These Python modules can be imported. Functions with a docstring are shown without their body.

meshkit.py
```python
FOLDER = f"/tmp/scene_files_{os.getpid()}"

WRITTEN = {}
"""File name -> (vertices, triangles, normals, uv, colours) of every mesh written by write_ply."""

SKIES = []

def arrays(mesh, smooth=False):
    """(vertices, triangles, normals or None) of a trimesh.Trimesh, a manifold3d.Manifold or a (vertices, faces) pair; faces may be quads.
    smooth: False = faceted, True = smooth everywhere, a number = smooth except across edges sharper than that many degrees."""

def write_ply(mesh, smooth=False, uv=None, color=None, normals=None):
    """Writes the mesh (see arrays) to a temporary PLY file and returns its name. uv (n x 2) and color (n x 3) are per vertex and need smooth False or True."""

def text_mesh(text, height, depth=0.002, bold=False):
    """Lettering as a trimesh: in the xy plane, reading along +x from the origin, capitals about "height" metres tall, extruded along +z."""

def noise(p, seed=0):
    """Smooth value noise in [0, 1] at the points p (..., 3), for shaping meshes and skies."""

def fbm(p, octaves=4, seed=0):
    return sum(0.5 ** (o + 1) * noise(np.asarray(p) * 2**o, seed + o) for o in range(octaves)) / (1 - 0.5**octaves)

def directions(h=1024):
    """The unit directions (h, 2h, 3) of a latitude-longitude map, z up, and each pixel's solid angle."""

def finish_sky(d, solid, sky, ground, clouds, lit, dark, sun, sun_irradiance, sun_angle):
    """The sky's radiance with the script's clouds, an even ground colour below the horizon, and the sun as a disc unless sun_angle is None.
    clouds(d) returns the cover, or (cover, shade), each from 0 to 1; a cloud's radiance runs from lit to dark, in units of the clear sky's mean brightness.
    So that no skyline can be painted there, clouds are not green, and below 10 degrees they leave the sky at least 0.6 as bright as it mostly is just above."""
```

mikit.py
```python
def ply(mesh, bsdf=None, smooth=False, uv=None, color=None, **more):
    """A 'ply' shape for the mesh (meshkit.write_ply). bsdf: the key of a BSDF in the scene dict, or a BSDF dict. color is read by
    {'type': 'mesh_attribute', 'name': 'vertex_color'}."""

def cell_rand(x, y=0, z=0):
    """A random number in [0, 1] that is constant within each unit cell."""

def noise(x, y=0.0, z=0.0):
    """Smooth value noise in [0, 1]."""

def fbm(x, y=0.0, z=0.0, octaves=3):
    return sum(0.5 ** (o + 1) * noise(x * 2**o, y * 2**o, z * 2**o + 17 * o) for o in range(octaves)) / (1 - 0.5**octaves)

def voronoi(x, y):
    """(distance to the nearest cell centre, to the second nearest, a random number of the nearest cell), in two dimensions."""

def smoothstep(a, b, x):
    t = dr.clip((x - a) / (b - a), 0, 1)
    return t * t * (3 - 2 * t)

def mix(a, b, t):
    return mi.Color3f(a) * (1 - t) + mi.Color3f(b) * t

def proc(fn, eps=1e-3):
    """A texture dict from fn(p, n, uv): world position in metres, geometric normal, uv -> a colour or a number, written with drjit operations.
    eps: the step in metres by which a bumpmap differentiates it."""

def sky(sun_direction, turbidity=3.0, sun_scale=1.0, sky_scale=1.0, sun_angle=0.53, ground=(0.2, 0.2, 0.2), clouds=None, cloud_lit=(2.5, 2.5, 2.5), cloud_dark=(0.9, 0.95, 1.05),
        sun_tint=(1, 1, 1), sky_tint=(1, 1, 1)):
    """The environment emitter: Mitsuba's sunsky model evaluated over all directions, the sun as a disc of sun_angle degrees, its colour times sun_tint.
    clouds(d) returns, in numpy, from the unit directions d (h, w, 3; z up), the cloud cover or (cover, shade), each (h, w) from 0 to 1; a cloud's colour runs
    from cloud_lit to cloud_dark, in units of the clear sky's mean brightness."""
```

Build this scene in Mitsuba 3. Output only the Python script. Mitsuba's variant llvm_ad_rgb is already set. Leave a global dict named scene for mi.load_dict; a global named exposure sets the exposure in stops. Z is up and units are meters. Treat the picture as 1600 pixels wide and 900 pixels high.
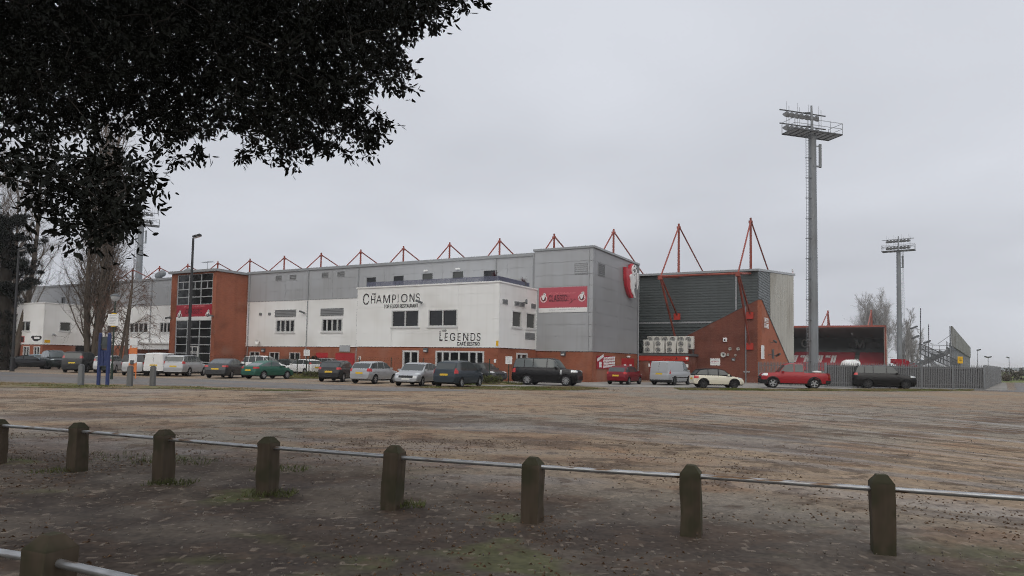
import math, random
import numpy as np, trimesh, mitsuba as mi, drjit as dr, mikit, meshkit
import manifold3d as m3
from shapely.geometry import Polygon, Point, box as sbox
from mikit import proc, noise, fbm, cell_rand, smoothstep, mix

T = mi.ScalarTransform4f
scene, labels = {}, {}
random.seed(7)
RNG = np.random.default_rng(7)

# ------------------------------------------------------------------ camera, sky, exposure
PITCH, ROLL, EYE = 0.0536, 0.0178, 1.7
_sp, _cp, _sr, _cr = math.sin(PITCH), math.cos(PITCH), math.sin(ROLL), math.cos(ROLL)
scene['camera'] = {
    'type': 'perspective', 'fov': 2 * math.degrees(math.atan(800 / 1081)), 'fov_axis': 'x',
    'near_clip': 0.1, 'far_clip': 9000.0, 'principal_point_offset_y': -0.0627,
    'to_world': T().look_at(origin=[0, 0, EYE], target=[0, _cp, EYE + _sp], up=[-_sr, -_sp * _cr, _cp * _cr]),
    'medium': {'type': 'ref', 'id': 'misty_air'},
}


def overcast(d):
    """A closed deck of cloud: full cover, faintly uneven, a little darker towards the horizon as overcast skies are."""
    el = np.clip(d[..., 2], 0, 1)
    q = d / np.maximum(0.18, d[..., 2:3] + 0.12) * 0.55
    n = meshkit.fbm(q * [1, 1, 0.4] + 3.1, 5) - 0.5
    n2 = meshkit.fbm(q * [2.6, 2.6, 0.4] + 9.7, 4) - 0.5
    shade = 0.62 - 0.62 * el ** 2 + 0.85 * n + 0.34 * n2
    return np.ones_like(el), np.clip(shade, 0, 1)


scene['sky'] = mikit.sky((-0.08, -0.80, 0.62), turbidity=4, sun_scale=0.28, sun_angle=65, sun_tint=(0.84, 0.98, 1.22), clouds=overcast,
                         cloud_lit=(2.22, 2.31, 2.5), cloud_dark=(1.2, 1.25, 1.37), ground=(0.17, 0.15, 0.13))
exposure = 1.98

# ------------------------------------------------------------------ helpers
def num(key):
    """key, or key_001, key_002 ... when it is taken."""
    if key not in USED:
        USED[key] = 0
        return key
    USED[key] += 1
    return num(f'{key}_{USED[key]:03d}')


USED = {}


def thing(name, label, cat, group=None, kind=None):
    key = num(name)
    labels[key] = {'label': label, 'category': cat}
    if group:
        labels[key]['group'] = group
    if kind:
        labels[key]['kind'] = kind
    return key


def part(parent, name, mesh, bsdf, M=None, smooth=False, label=None, kind=None):
    key = num(f'{parent}__{name}')
    shape = dict(mesh) if isinstance(mesh, dict) else mikit.ply(mesh, bsdf, smooth)
    if M is not None:
        shape['to_world'] = M
    scene[key] = shape
    if label or kind:
        labels[key] = {}
        if label:
            labels[key]['label'] = label
        if kind:
            labels[key]['kind'] = kind
    return key


def solo(name, mesh, bsdf, label, cat, group=None, M=None, smooth=False, kind=None):
    """A thing that is one mesh."""
    key = thing(name, label, cat, group, kind)
    scene[key] = mikit.ply(mesh, bsdf, smooth)
    if M is not None:
        scene[key]['to_world'] = M
    return key


def structure(name, mesh, bsdf, M=None, smooth=False):
    key = num(name)
    scene[key] = mikit.ply(mesh, bsdf, smooth)
    if M is not None:
        scene[key]['to_world'] = M
    labels[key] = {'kind': 'structure', 'label': name.replace('_', ' ')}
    return key


cat = trimesh.util.concatenate


def bx(x0, x1, y0, y1, z0, z1):
    b = trimesh.creation.box(extents=[abs(x1 - x0), abs(y1 - y0), abs(z1 - z0)])
    b.apply_translation([(x0 + x1) / 2, (y0 + y1) / 2, (z0 + z1) / 2])
    return b


def rbx(x0, x1, y0, y1, z0, z1, c=0.02):
    """A box with chamfered edges."""
    ex = np.array([abs(x1 - x0), abs(y1 - y0), abs(z1 - z0)]) / 2
    pts = []
    for s in np.ndindex(2, 2, 2):
        sg = np.array(s) * 2 - 1
        for k in range(3):
            e = ex - c
            e[k] = ex[k]
            pts.append(sg * e)
    h = trimesh.Trimesh(np.array(pts)).convex_hull
    h.apply_translation([(x0 + x1) / 2, (y0 + y1) / 2, (z0 + z1) / 2])
    return h


def bar(a, b, w, h=None, roll=None):
    """A rectangular bar from a to b."""
    a, b = np.asarray(a, float), np.asarray(b, float)
    d = b - a
    n = np.linalg.norm(d)
    m = trimesh.creation.box(extents=[w, h or w, n])
    m.apply_transform(trimesh.geometry.align_vectors([0, 0, 1], d / n))
    m.apply_translation((a + b) / 2)
    return m


def rod(a, b, r, r2=None, sides=8):
    """A round, possibly tapering, closed tube from a to b."""
    return tube_mesh([a, b], [r, r if r2 is None else r2], sides)


def tube_mesh(P, R, sides=6):
    P = np.asarray(P, float)
    v, f = tubes(P[None], np.asarray(R, float)[None], sides)
    k = len(P)
    caps = []
    for base, flip in ((0, True), ((k - 1) * sides, False)):
        for i in range(1, sides - 1):
            t = [base, base + i, base + i + 1]
            caps.append(t[::-1] if flip else t)
    return trimesh.Trimesh(v, np.vstack([f, np.array(caps)]), process=False)


def tubes(P, R, sides=4):
    """(vertices, triangles) of n polylines of k points each: P (n, k, 3), radii R (n, k)."""
    n, k = P.shape[:2]
    t = np.gradient(P, axis=1)
    t /= np.linalg.norm(t, axis=-1, keepdims=True) + 1e-12
    ref = np.where(np.abs(t[..., 2:]) < 0.9, [0, 0, 1.0], [1.0, 0, 0])
    ref = np.repeat(ref[:, :1], k, axis=1)
    a = np.cross(t, ref)
    a /= np.linalg.norm(a, axis=-1, keepdims=True) + 1e-12
    b = np.cross(t, a)
    an = np.arange(sides) * 2 * np.pi / sides
    ring = np.cos(an)[:, None] * a[:, :, None, :] + np.sin(an)[:, None] * b[:, :, None, :]
    v = (P[:, :, None] + R[:, :, None, None] * ring).reshape(-1, 3)
    i, j, s = np.meshgrid(np.arange(n), np.arange(k - 1), np.arange(sides), indexing='ij')
    q = i * k * sides + j * sides
    s2 = (s + 1) % sides
    A, B, C, D = q + s, q + s2, q + sides + s2, q + sides + s
    f = np.concatenate([np.stack([A, B, C], -1).reshape(-1, 3), np.stack([A, C, D], -1).reshape(-1, 3)])
    return v, f


def join(vf):
    V, F, o = [], [], 0
    for v, f in vf:
        V.append(v)
        F.append(np.asarray(f) + o)
        o += len(v)
    return trimesh.Trimesh(np.vstack(V), np.vstack(F), process=False)


def revolve(profile, sides=24, axis='z'):
    m = trimesh.creation.revolve(np.asarray(profile, float), sections=sides)
    if m.volume < 0:
        m.invert()
    if axis == 'y':
        m.apply_transform(trimesh.transformations.rotation_matrix(-math.pi / 2, [1, 0, 0]))
    return m


def man(m):
    return m3.Manifold(m3.Mesh(np.asarray(m.vertices, np.float32), np.asarray(m.faces, np.uint32)))


def cube3(x0, x1, y0, y1, z0, z1):
    return m3.Manifold.cube([x1 - x0, y1 - y0, z1 - z0]).translate([x0, y0, z0])


def tm(M):
    k = M.to_mesh()
    return trimesh.Trimesh(k.vert_properties[:, :3], k.tri_verts, process=False)


def prism_poly(pts, d):
    return trimesh.creation.extrude_polygon(Polygon(pts), d, engine='earcut')


# ------------------------------------------------------------------ materials
def P(key, color, rough=0.6, spec=0.4, metal=0.0, clear=0.0, bump=None, scale=0.01, eps=0.01):
    b = {'type': 'principled', 'roughness': rough if not callable(rough) else proc(rough), 'specular': spec, 'metallic': metal,
         'base_color': proc(color) if callable(color) else {'type': 'rgb', 'value': list(color)}}
    if clear:
        b['clearcoat'] = clear
        b['clearcoat_gloss'] = 0.92
    if bump is not None:
        b = {'type': 'bumpmap', 'arbitrary': proc(bump, eps), 'scale': scale, 'bsdf': b}
    scene[key] = {'type': 'twosided', 'bsdf': b}
    return key


def weathered(c, amt=0.12, f=0.35, streak=0.5, warm=(1.0, 0.96, 0.9)):
    """Flat paint or cladding with dirt: broad patches, and faint run-off streaks down upright faces."""
    def fn(p, n, uv):
        a = fbm(p.x * f, p.y * f, p.z * f, 3)
        s = fbm((p.x - p.y) * 2.3, (p.x + p.y) * 2.3, p.z * 0.12, 3)
        k = 1 - amt * (smoothstep(0.4, 0.8, a) + streak * smoothstep(0.45, 0.8, s))
        return mi.Color3f(c[0] * k, c[1] * k * (1 - (1 - warm[1]) * (1 - k) * 3), c[2] * k * (1 - (1 - warm[2]) * (1 - k) * 3))
    return fn


P('white_cladding', weathered((0.78, 0.78, 0.765), 0.11, 0.35, 0.35), 0.45, 0.4)
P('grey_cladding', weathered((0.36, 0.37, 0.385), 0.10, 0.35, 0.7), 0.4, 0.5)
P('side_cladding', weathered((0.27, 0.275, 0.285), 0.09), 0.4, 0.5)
P('flashing', (0.27, 0.28, 0.29), 0.4, 0.5)
P('dark_sheet', weathered((0.062, 0.074, 0.076), 0.12), 0.45, 0.5)
P('cream_render', weathered((0.42, 0.41, 0.37), 0.2, 0.25, 0.9), 0.8, 0.2)


def brickwork(base):
    def fn(p, n, uv):
        a = p.x * 0.874 - p.y * 0.486
        b = p.x * 0.486 + p.y * 0.874
        s = dr.select(dr.abs(n.x * 0.486 + n.y * 0.874) > 0.5, a, b)
        row = dr.floor(p.z / 0.077)
        c = cell_rand(dr.floor(s / 0.23 + 0.5 * row), row, 3.0)
        bx_ = s / 0.23 + 0.5 * row
        mort = smoothstep(0.44, 0.5, dr.abs(bx_ - dr.floor(bx_) - 0.5)) + smoothstep(0.40, 0.5, dr.abs(p.z / 0.077 - row - 0.5))
        st = fbm(s * 0.4, p.z * 0.7, 2.0, 4)
        run = fbm(s * 1.7, p.z * 0.12, 5.0, 3)
        k = (0.93 + 0.14 * c) * (1.08 - 0.35 * smoothstep(0.4, 0.8, st) - 0.12 * smoothstep(0.5, 0.8, run))
        col = mi.Color3f(base[0] * k, base[1] * k * (0.96 + 0.08 * c), base[2] * k)
        bloom = smoothstep(0.62, 0.9, fbm(s * 0.55 + 7, p.z * 0.45, 1.0, 3)) * 0.22
        col = mix(col, mi.Color3f(0.42, 0.33, 0.28), bloom)
        return mix(col, mi.Color3f(0.25, 0.19, 0.15), dr.clip(mort, 0, 1) * 0.22)
    return fn


P('brick', brickwork((0.265, 0.09, 0.052)), 0.85, 0.2)
P('dark_brick', brickwork((0.16, 0.056, 0.040)), 0.85, 0.2)
P('red_brick', brickwork((0.30, 0.102, 0.060)), 0.85, 0.2)
P('pane', (0.012, 0.013, 0.014), 0.06, 0.5)
P('blind', (0.06, 0.063, 0.06), 0.25, 0.5)
P('frame_white', (0.55, 0.55, 0.54), 0.4)
P('frame_grey', (0.36, 0.37, 0.38), 0.4, 0.5)
P('louvre_grey', (0.22, 0.225, 0.23), 0.5)
P('dark_void', (0.02, 0.021, 0.022), 0.8, 0.2)
P('mast_red', weathered((0.30, 0.075, 0.055), 0.35, 0.6, 0.6), 0.55, 0.4)
P('bright_red', (0.40, 0.035, 0.022), 0.5, 0.4)
P('door_red', (0.36, 0.022, 0.025), 0.4, 0.5)
P('banner_red', (0.44, 0.085, 0.11), 0.45, 0.4)
P('banner_pale', (0.62, 0.2, 0.22), 0.5, 0.4)
P('tower_red', (0.33, 0.02, 0.035), 0.4, 0.5)
P('sign_white', (0.72, 0.72, 0.71), 0.4, 0.5)
P('sign_yellow', (0.72, 0.42, 0.02), 0.4, 0.5)
P('sign_orange', (0.68, 0.2, 0.06), 0.4, 0.5)
P('letter_black', (0.03, 0.03, 0.032), 0.5)
P('letter_wine', (0.055, 0.012, 0.018), 0.5)
P('letter_grey', (0.40, 0.40, 0.41), 0.5)
P('crest_red', (0.45, 0.03, 0.045), 0.4, 0.5)
P('railing_mesh', (0.12, 0.125, 0.175), 0.5)
P('steel_grey', weathered((0.20, 0.215, 0.23), 0.15), 0.45, 0.5)
P('steel_dark', (0.09, 0.095, 0.1), 0.5)
P('lamp_face', (0.5, 0.5, 0.5), 0.2, 0.6)
P('black_paint', (0.018, 0.018, 0.02), 0.4, 0.5)
P('galvanised', weathered((0.20, 0.205, 0.21), 0.12), 0.5, 0.4, 0.2)
P('rail_steel', lambda p, n, uv: mix(mi.Color3f(0.40, 0.41, 0.42), mi.Color3f(0.16, 0.10, 0.06), smoothstep(0.56, 0.72, fbm(p.x * 3.1, p.y * 9, p.z * 30, 4))) * (0.75 + 0.4 * noise(p.x * 14, p.y * 30, p.z * 40)), 0.34, 0.5, 0.7)
P('screen_sheet', weathered((0.095, 0.095, 0.10), 0.15), 0.6)
P('blue_paint', weathered((0.022, 0.04, 0.145), 0.25), 0.45, 0.5)
P('notice_dark', (0.06, 0.07, 0.07), 0.4)
P('green_post', (0.02, 0.035, 0.025), 0.5)
P('ac_white', weathered((0.62, 0.61, 0.57), 0.12), 0.4, 0.4)
P('seat_red', (0.42, 0.035, 0.05), 0.5)
P('concrete_step', (0.3, 0.3, 0.28), 0.8)
P('roof_dark', (0.13, 0.14, 0.145), 0.7)
P('stand_back', (0.16, 0.185, 0.19), 0.7)
P('plastic_white', (0.75, 0.75, 0.74), 0.4, 0.5)
P('bollard_grey', weathered((0.17, 0.175, 0.18), 0.2), 0.7, 0.3)
P('board_grey', weathered((0.19, 0.195, 0.185), 0.3), 0.7, 0.3)
P('bird_white', (0.7, 0.7, 0.7), 0.8)

def wood_col(p, n, uv):
    g = fbm(p.x * 30, p.y * 30, p.z * 2.0, 3)
    b = fbm(p.x * 5, p.y * 5, p.z * 4.0, 3)
    c = mix(mi.Color3f(0.05, 0.038, 0.027), mi.Color3f(0.10, 0.077, 0.055), g)
    alg = smoothstep(0.42, 0.7, b + 0.35 * dr.maximum(n.z, 0)) 
    return mix(c, mi.Color3f(0.038, 0.04, 0.022), alg * 0.75)


P('post_wood', wood_col, 0.85, 0.2, bump=lambda p, n, uv: fbm(p.x * 40, p.y * 40, p.z * 4, 3), scale=0.006, eps=0.004)


def bark_fn(c, f=1.0):
    def fn(p, n, uv):
        k = fbm(p.x * 3 * f, p.y * 3 * f, p.z * 0.8 * f, 3)
        return mi.Color3f(*c) * (0.55 + 0.9 * k)
    return fn


P('poplar_bark', bark_fn((0.10, 0.082, 0.066)), 0.9, 0.2)
P('twig_brown', (0.125, 0.10, 0.082), 0.9, 0.1)
P('twig_rust', (0.135, 0.085, 0.066), 0.9, 0.1)
P('twig_pale', (0.31, 0.30, 0.295), 0.9, 0.1)
P('oak_bark', bark_fn((0.045, 0.04, 0.035), 4), 0.9, 0.1)
P('pine_bark', bark_fn((0.035, 0.03, 0.025)), 0.9, 0.1)
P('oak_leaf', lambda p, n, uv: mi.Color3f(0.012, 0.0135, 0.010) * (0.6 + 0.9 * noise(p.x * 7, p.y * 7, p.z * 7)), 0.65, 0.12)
P('pine_needle', lambda p, n, uv: mi.Color3f(0.006, 0.009, 0.0065) * (0.5 + 1.0 * noise(p.x * 1.5, p.y * 1.5, p.z * 1.5)), 0.7, 0.2)
P('shrub_leaf', lambda p, n, uv: mi.Color3f(0.075, 0.085, 0.03) * (0.5 + 1.0 * noise(p.x * 5, p.y * 5, p.z * 5)), 0.7, 0.2)
P('hedge_leaf', lambda p, n, uv: mi.Color3f(0.078, 0.074, 0.062) * (0.6 + 1.0 * noise(p.x * 0.8, p.y * 0.8, p.z * 0.8)), 0.8, 0.1)
P('grass_blade', lambda p, n, uv: mix(mi.Color3f(0.10, 0.12, 0.035), mi.Color3f(0.20, 0.155, 0.08), smoothstep(0.3, 0.7, fbm(p.x * 0.6, p.y * 0.6, 0.0, 3))), 0.8, 0.1)
P('dead_leaf', lambda p, n, uv: mix(mi.Color3f(0.075, 0.042, 0.024), mi.Color3f(0.15, 0.095, 0.055), cell_rand(p.x * 12, p.y * 12)), 0.8, 0.2)
P('pebble', lambda p, n, uv: mi.Color3f(0.15, 0.13, 0.112) * (0.5 + 0.9 * cell_rand(p.x * 9, p.y * 9)), 0.8, 0.2)
P('far_hill', (0.07, 0.085, 0.09), 0.9, 0.1)


# ---- the ground: damp gravel and earth with wheel tracks
def _lay(p):
    x, y = p.x, p.y
    bend = dr.maximum(x - 0.5, 0)
    wob = fbm(x * 0.08, y * 0.08, 4.0, 2) * 4
    t = y + 0.075 * bend * bend + wob                    # the direction vehicles run in: straight on the left, curving towards the gate on the right
    al = x * 0.09
    return t, al


def ground_col(p, n, uv):
    x, y = p.x, p.y
    t, al = _lay(p)
    big = fbm(x * 0.10 + 3, y * 0.22, 0.0, 4)
    s1 = fbm(al * 1.9, t * 0.34, 3.0, 3)
    s2 = fbm(al * 2.2 + 9, t * 1.5, 6.0, 3)
    blot = fbm(x * 0.30 + 2, y * 0.62, 7.0, 5)
    mid = fbm(x * 1.0, y * 1.15, 1.0, 5)
    fine = fbm(x * 6, y * 6.5, 2.0, 4)
    grit = noise(x * 28, y * 28, 0.0)
    tan, grey, dark = mi.Color3f(0.207, 0.154, 0.106), mi.Color3f(0.172, 0.149, 0.121), mi.Color3f(0.076, 0.052, 0.037)
    c = mix(tan, grey, smoothstep(0.40, 0.60, big * 0.5 + s1 * 0.5))
    c = mix(c, mi.Color3f(0.225, 0.135, 0.080), smoothstep(0.52, 0.70, mid) * 0.55)
    fade = smoothstep(50.0, 30.0, y)
    dk = smoothstep(0.52, 0.68, blot * 0.6 + mid * 0.25 + s1 * 0.15)
    c = mix(c, dark, dk * 0.8 * fade)
    c = mix(c, dark * 1.2, smoothstep(0.56, 0.72, mid * 0.6 + fine * 0.4) * 0.5 * fade)
    ruts = smoothstep(0.56, 0.70, s2) * smoothstep(1.0, 6.0, x) * smoothstep(42.0, 28.0, y)
    c = mix(c, mi.Color3f(0.055, 0.043, 0.036), ruts * 0.5)
    pale = smoothstep(0.57, 0.70, fbm(al * 2.2 + 21, t * 1.5, 12.0, 4)) * smoothstep(1.0, 6.0, x) * smoothstep(36.0, 26.0, y)
    c = mix(c, mi.Color3f(0.235, 0.215, 0.20), pale * 0.4)
    nd = (x + 7.74) * 0.350 + (y - 10.6) * 0.937         # metres beyond the low rail fence
    soil = smoothstep(3.6, 0.6, nd + 2.6 * (mid - 0.5) + 0.22 * dr.maximum(x + 2, 0))
    c = mix(c, mix(mi.Color3f(0.078, 0.062, 0.049), mi.Color3f(0.036, 0.027, 0.022), smoothstep(0.35, 0.65, mid)), soil * 0.9)
    wet = smoothstep(0.52, 0.66, fbm(x * 0.3 + 11, y * 0.9, 5.0, 4)) * smoothstep(7.0, 3.5, nd) * smoothstep(0.5, 3.0, nd) * smoothstep(4.0, 0.0, x)
    c = mix(c, mi.Color3f(0.17, 0.16, 0.16), wet * 0.55)
    gr = soil * smoothstep(0.62, 0.78, fbm(x * 0.9 + 5, y * 1.2, 8.0, 3))
    c = mix(c, mi.Color3f(0.075, 0.08, 0.03), gr * 0.7)
    far = smoothstep(52.0, 75.0, y)
    c = mix(c, mi.Color3f(0.14, 0.112, 0.092), far * 0.6)
    clod = smoothstep(0.60, 0.70, fbm(x * 2.6, y * 3.0, 13.0, 4)) * fade
    c = mix(c, dark * 0.9, clod * 0.65)
    chip = smoothstep(0.80, 0.9, noise(x * 16, y * 16, 4.0))
    c = mix(c, mi.Color3f(0.26, 0.21, 0.165), chip * 0.35 * fade)
    return c * (0.50 + 0.62 * fine + 0.42 * grit)


def ground_rough(p, n, uv):
    t, al = _lay(p)
    s = fbm(al * 2.0 + 4, t * 1.1, 9.0, 4)
    nd = (p.x + 7.74) * 0.350 + (p.y - 10.6) * 0.937
    return 0.88 - (0.12 + 0.32 * smoothstep(0.0, 5.0, nd)) * smoothstep(0.52, 0.70, s)


def ground_bump(p, n, uv):
    t, al = _lay(p)
    return 0.5 * fbm(p.x * 6, p.y * 6, 0.0, 3) + 0.9 * fbm(al * 2.2 + 9, t * 1.5, 6.0, 3) + 0.18 * noise(p.x * 38, p.y * 38, 0.0)


P('gravel', ground_col, ground_rough, 0.25, bump=ground_bump, scale=0.05, eps=0.012)


def asphalt_col(p, n, uv):
    a = fbm(p.x * 0.25, p.y * 0.6, 0.0, 4)
    b = fbm(p.x * 4, p.y * 4, 1.0, 3)
    mud = smoothstep(0.5, 0.75, fbm(p.x * 0.18 + 7, p.y * 0.5, 4.0, 4))
    c = mix(mi.Color3f(0.08, 0.075, 0.072), mi.Color3f(0.135, 0.128, 0.122), a)
    c = mix(c, mi.Color3f(0.14, 0.105, 0.08), mud * 0.7)
    return c * (0.8 + 0.4 * b)


P('asphalt', asphalt_col, 0.6, 0.4, bump=lambda p, n, uv: fbm(p.x * 14, p.y * 14, 0.0, 2), scale=0.006)
P('apron_concrete', lambda p, n, uv: mi.Color3f(0.20, 0.19, 0.175) * (0.7 + 0.55 * fbm(p.x * 0.4, p.y * 0.4, 0.0, 4)), 0.7, 0.3)
P('verge_soil', lambda p, n, uv: mix(mi.Color3f(0.15, 0.115, 0.075), mi.Color3f(0.095, 0.095, 0.045), smoothstep(0.35, 0.65, fbm(p.x * 0.5, p.y * 0.9, 0.0, 4))) * (0.7 + 0.5 * noise(p.x * 6, p.y * 6, 0.0)), 0.9, 0.1)
P('field_green', lambda p, n, uv: mi.Color3f(0.10, 0.115, 0.05) * (0.7 + 0.6 * fbm(p.x * 0.05, p.y * 0.05, 0.0, 3)), 0.9, 0.1)

# ------------------------------------------------------------------ the ground and what is laid on it
def ragged(pts, step=1.2, amp=0.35, seed=0):
    """A closed outline with the wavering edge of a worn surface."""
    pts = np.asarray(pts, float)
    out = []
    for a, b in zip(pts, np.roll(pts, -1, axis=0)):
        n = max(2, int(np.linalg.norm(b - a) / step))
        out += [a + (b - a) * i / n for i in range(n)]
    out = np.array(out)
    q = np.c_[out * 0.45, np.zeros(len(out))]
    return out + amp * 2 * (np.c_[meshkit.fbm(q, 3, seed), meshkit.fbm(q, 3, seed + 9)] - 0.5)


def sheet(pts, z):
    v, f = trimesh.creation.triangulate_polygon(Polygon(pts).buffer(0), engine='earcut')
    return trimesh.Trimesh(np.c_[v, np.full(len(v), z)], f, process=False)


def up(m):
    if m.face_normals[:, 2].mean() < 0:
        m.invert()
    return m


xs = np.r_[-4200, -1500, -500, -200, np.linspace(-110, 110, 45), 200, 500, 1500, 4200]
ys = np.r_[-900, -200, -40, np.linspace(-10, 140, 61), 250, 600, 1500, 5200]
gx, gy = np.meshgrid(xs, ys)
near = np.exp(-((gy - 15) / 8.5) ** 2) * (np.abs(gx) < 60)
gz = (meshkit.fbm(np.stack([gx * 0.13, gy * 0.2, gx * 0], -1), 3, 4) - 0.5) * 0.09 * near
nx_ = len(xs)
i, j = np.meshgrid(np.arange(len(ys) - 1), np.arange(nx_ - 1), indexing='ij')
q = (i * nx_ + j).ravel()
structure('ground', (np.stack([gx, gy, gz], -1).reshape(-1, 3), np.stack([q, q + 1, q + nx_ + 1, q + nx_], 1)), 'gravel', smooth=True)

LANE = [(-75, 46), (-46, 41.5), (-29, 39.7), (-24, 39.8), (-17.5, 38.6), (-12, 38), (-6.6, 36.6), (-2, 38.4), (-3.5, 40.6), (-7.8, 42.4), (-15, 46), (-23, 50), (-32, 53.6), (-46, 61), (-75, 72)]
structure('access_road', up(sheet(ragged(LANE, 1.0, 0.5, 3), 0.008)), 'asphalt')
APRON = [(-12, 55.5), (-6, 52), (-1.5, 46.6), (4.6, 48.6), (9, 50.0), (12.8, 50.3), (24, 53.0), (30.7, 55.9), (36, 58.0), (41, 57.5), (43, 60), (66, 92.5), (60, 98), (20, 66), (10, 62), (-8, 66), (-20, 70), (-24, 66)]
structure('pavement', up(sheet(ragged(APRON, 1.5, 0.12, 5), 0.014)), 'apron_concrete')
ROADR = [(36.5, 55.6), (40, 53.2), (60, 48), (110, 60), (150, 120), (90, 108), (67.5, 93), (42.5, 58.5)]
structure('road', up(sheet(ragged(ROADR, 2, 0.3, 8), 0.010)), 'asphalt')
FIELD = [(60, 97), (68, 94), (92, 110), (160, 128), (400, 150), (900, 500), (300, 600), (90, 140)]
structure('field', up(sheet(ragged(FIELD, 8, 0.5, 8), 0.006)), 'field_green')
V1 = [(-70, 33), (-36, 32.6), (-24, 33.2), (-17.5, 34.9), (-11, 34.8), (-10, 36.0), (-16, 37.2), (-24, 38.6), (-36, 39.4), (-70, 41)]
V2 = [(-6.2, 42.8), (-1.6, 44.9), (1.8, 46.2), (4.8, 48.0), (6.4, 45.2), (4.0, 42.4), (1.2, 40.6), (-2, 41.0), (-5.2, 41.6)]
V3 = [(11.1, 45.6), (16.8, 47.0), (27.8, 50.4), (36.4, 54.9), (38.4, 57.4), (30.7, 54.9), (18.5, 50.6), (11.4, 48.6)]
V4 = [(-17.8, 55.2), (-15.0, 56.0), (-13.0, 62), (-21, 76), (-23.5, 71)]
V5 = [(-3.2, 48.0), (0.6, 49.5), (1.2, 53), (-2.8, 56), (-6.5, 54)]
for k, V in enumerate((V1, V2, V3, V4, V5)):
    structure('verge', up(sheet(ragged(V, 0.8, 0.35, 11 + k), 0.019 if k != 3 else 0.023)), 'verge_soil')


def scatter(poly, n, seed):
    r = np.random.default_rng(seed)
    pg = Polygon(poly)
    x0, y0, x1, y1 = pg.bounds
    from shapely import contains_xy
    pts = np.c_[r.uniform(x0, x1, n * 4), r.uniform(y0, y1, n * 4)]
    return pts[contains_xy(pg, pts[:, 0], pts[:, 1])][:n]


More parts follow.
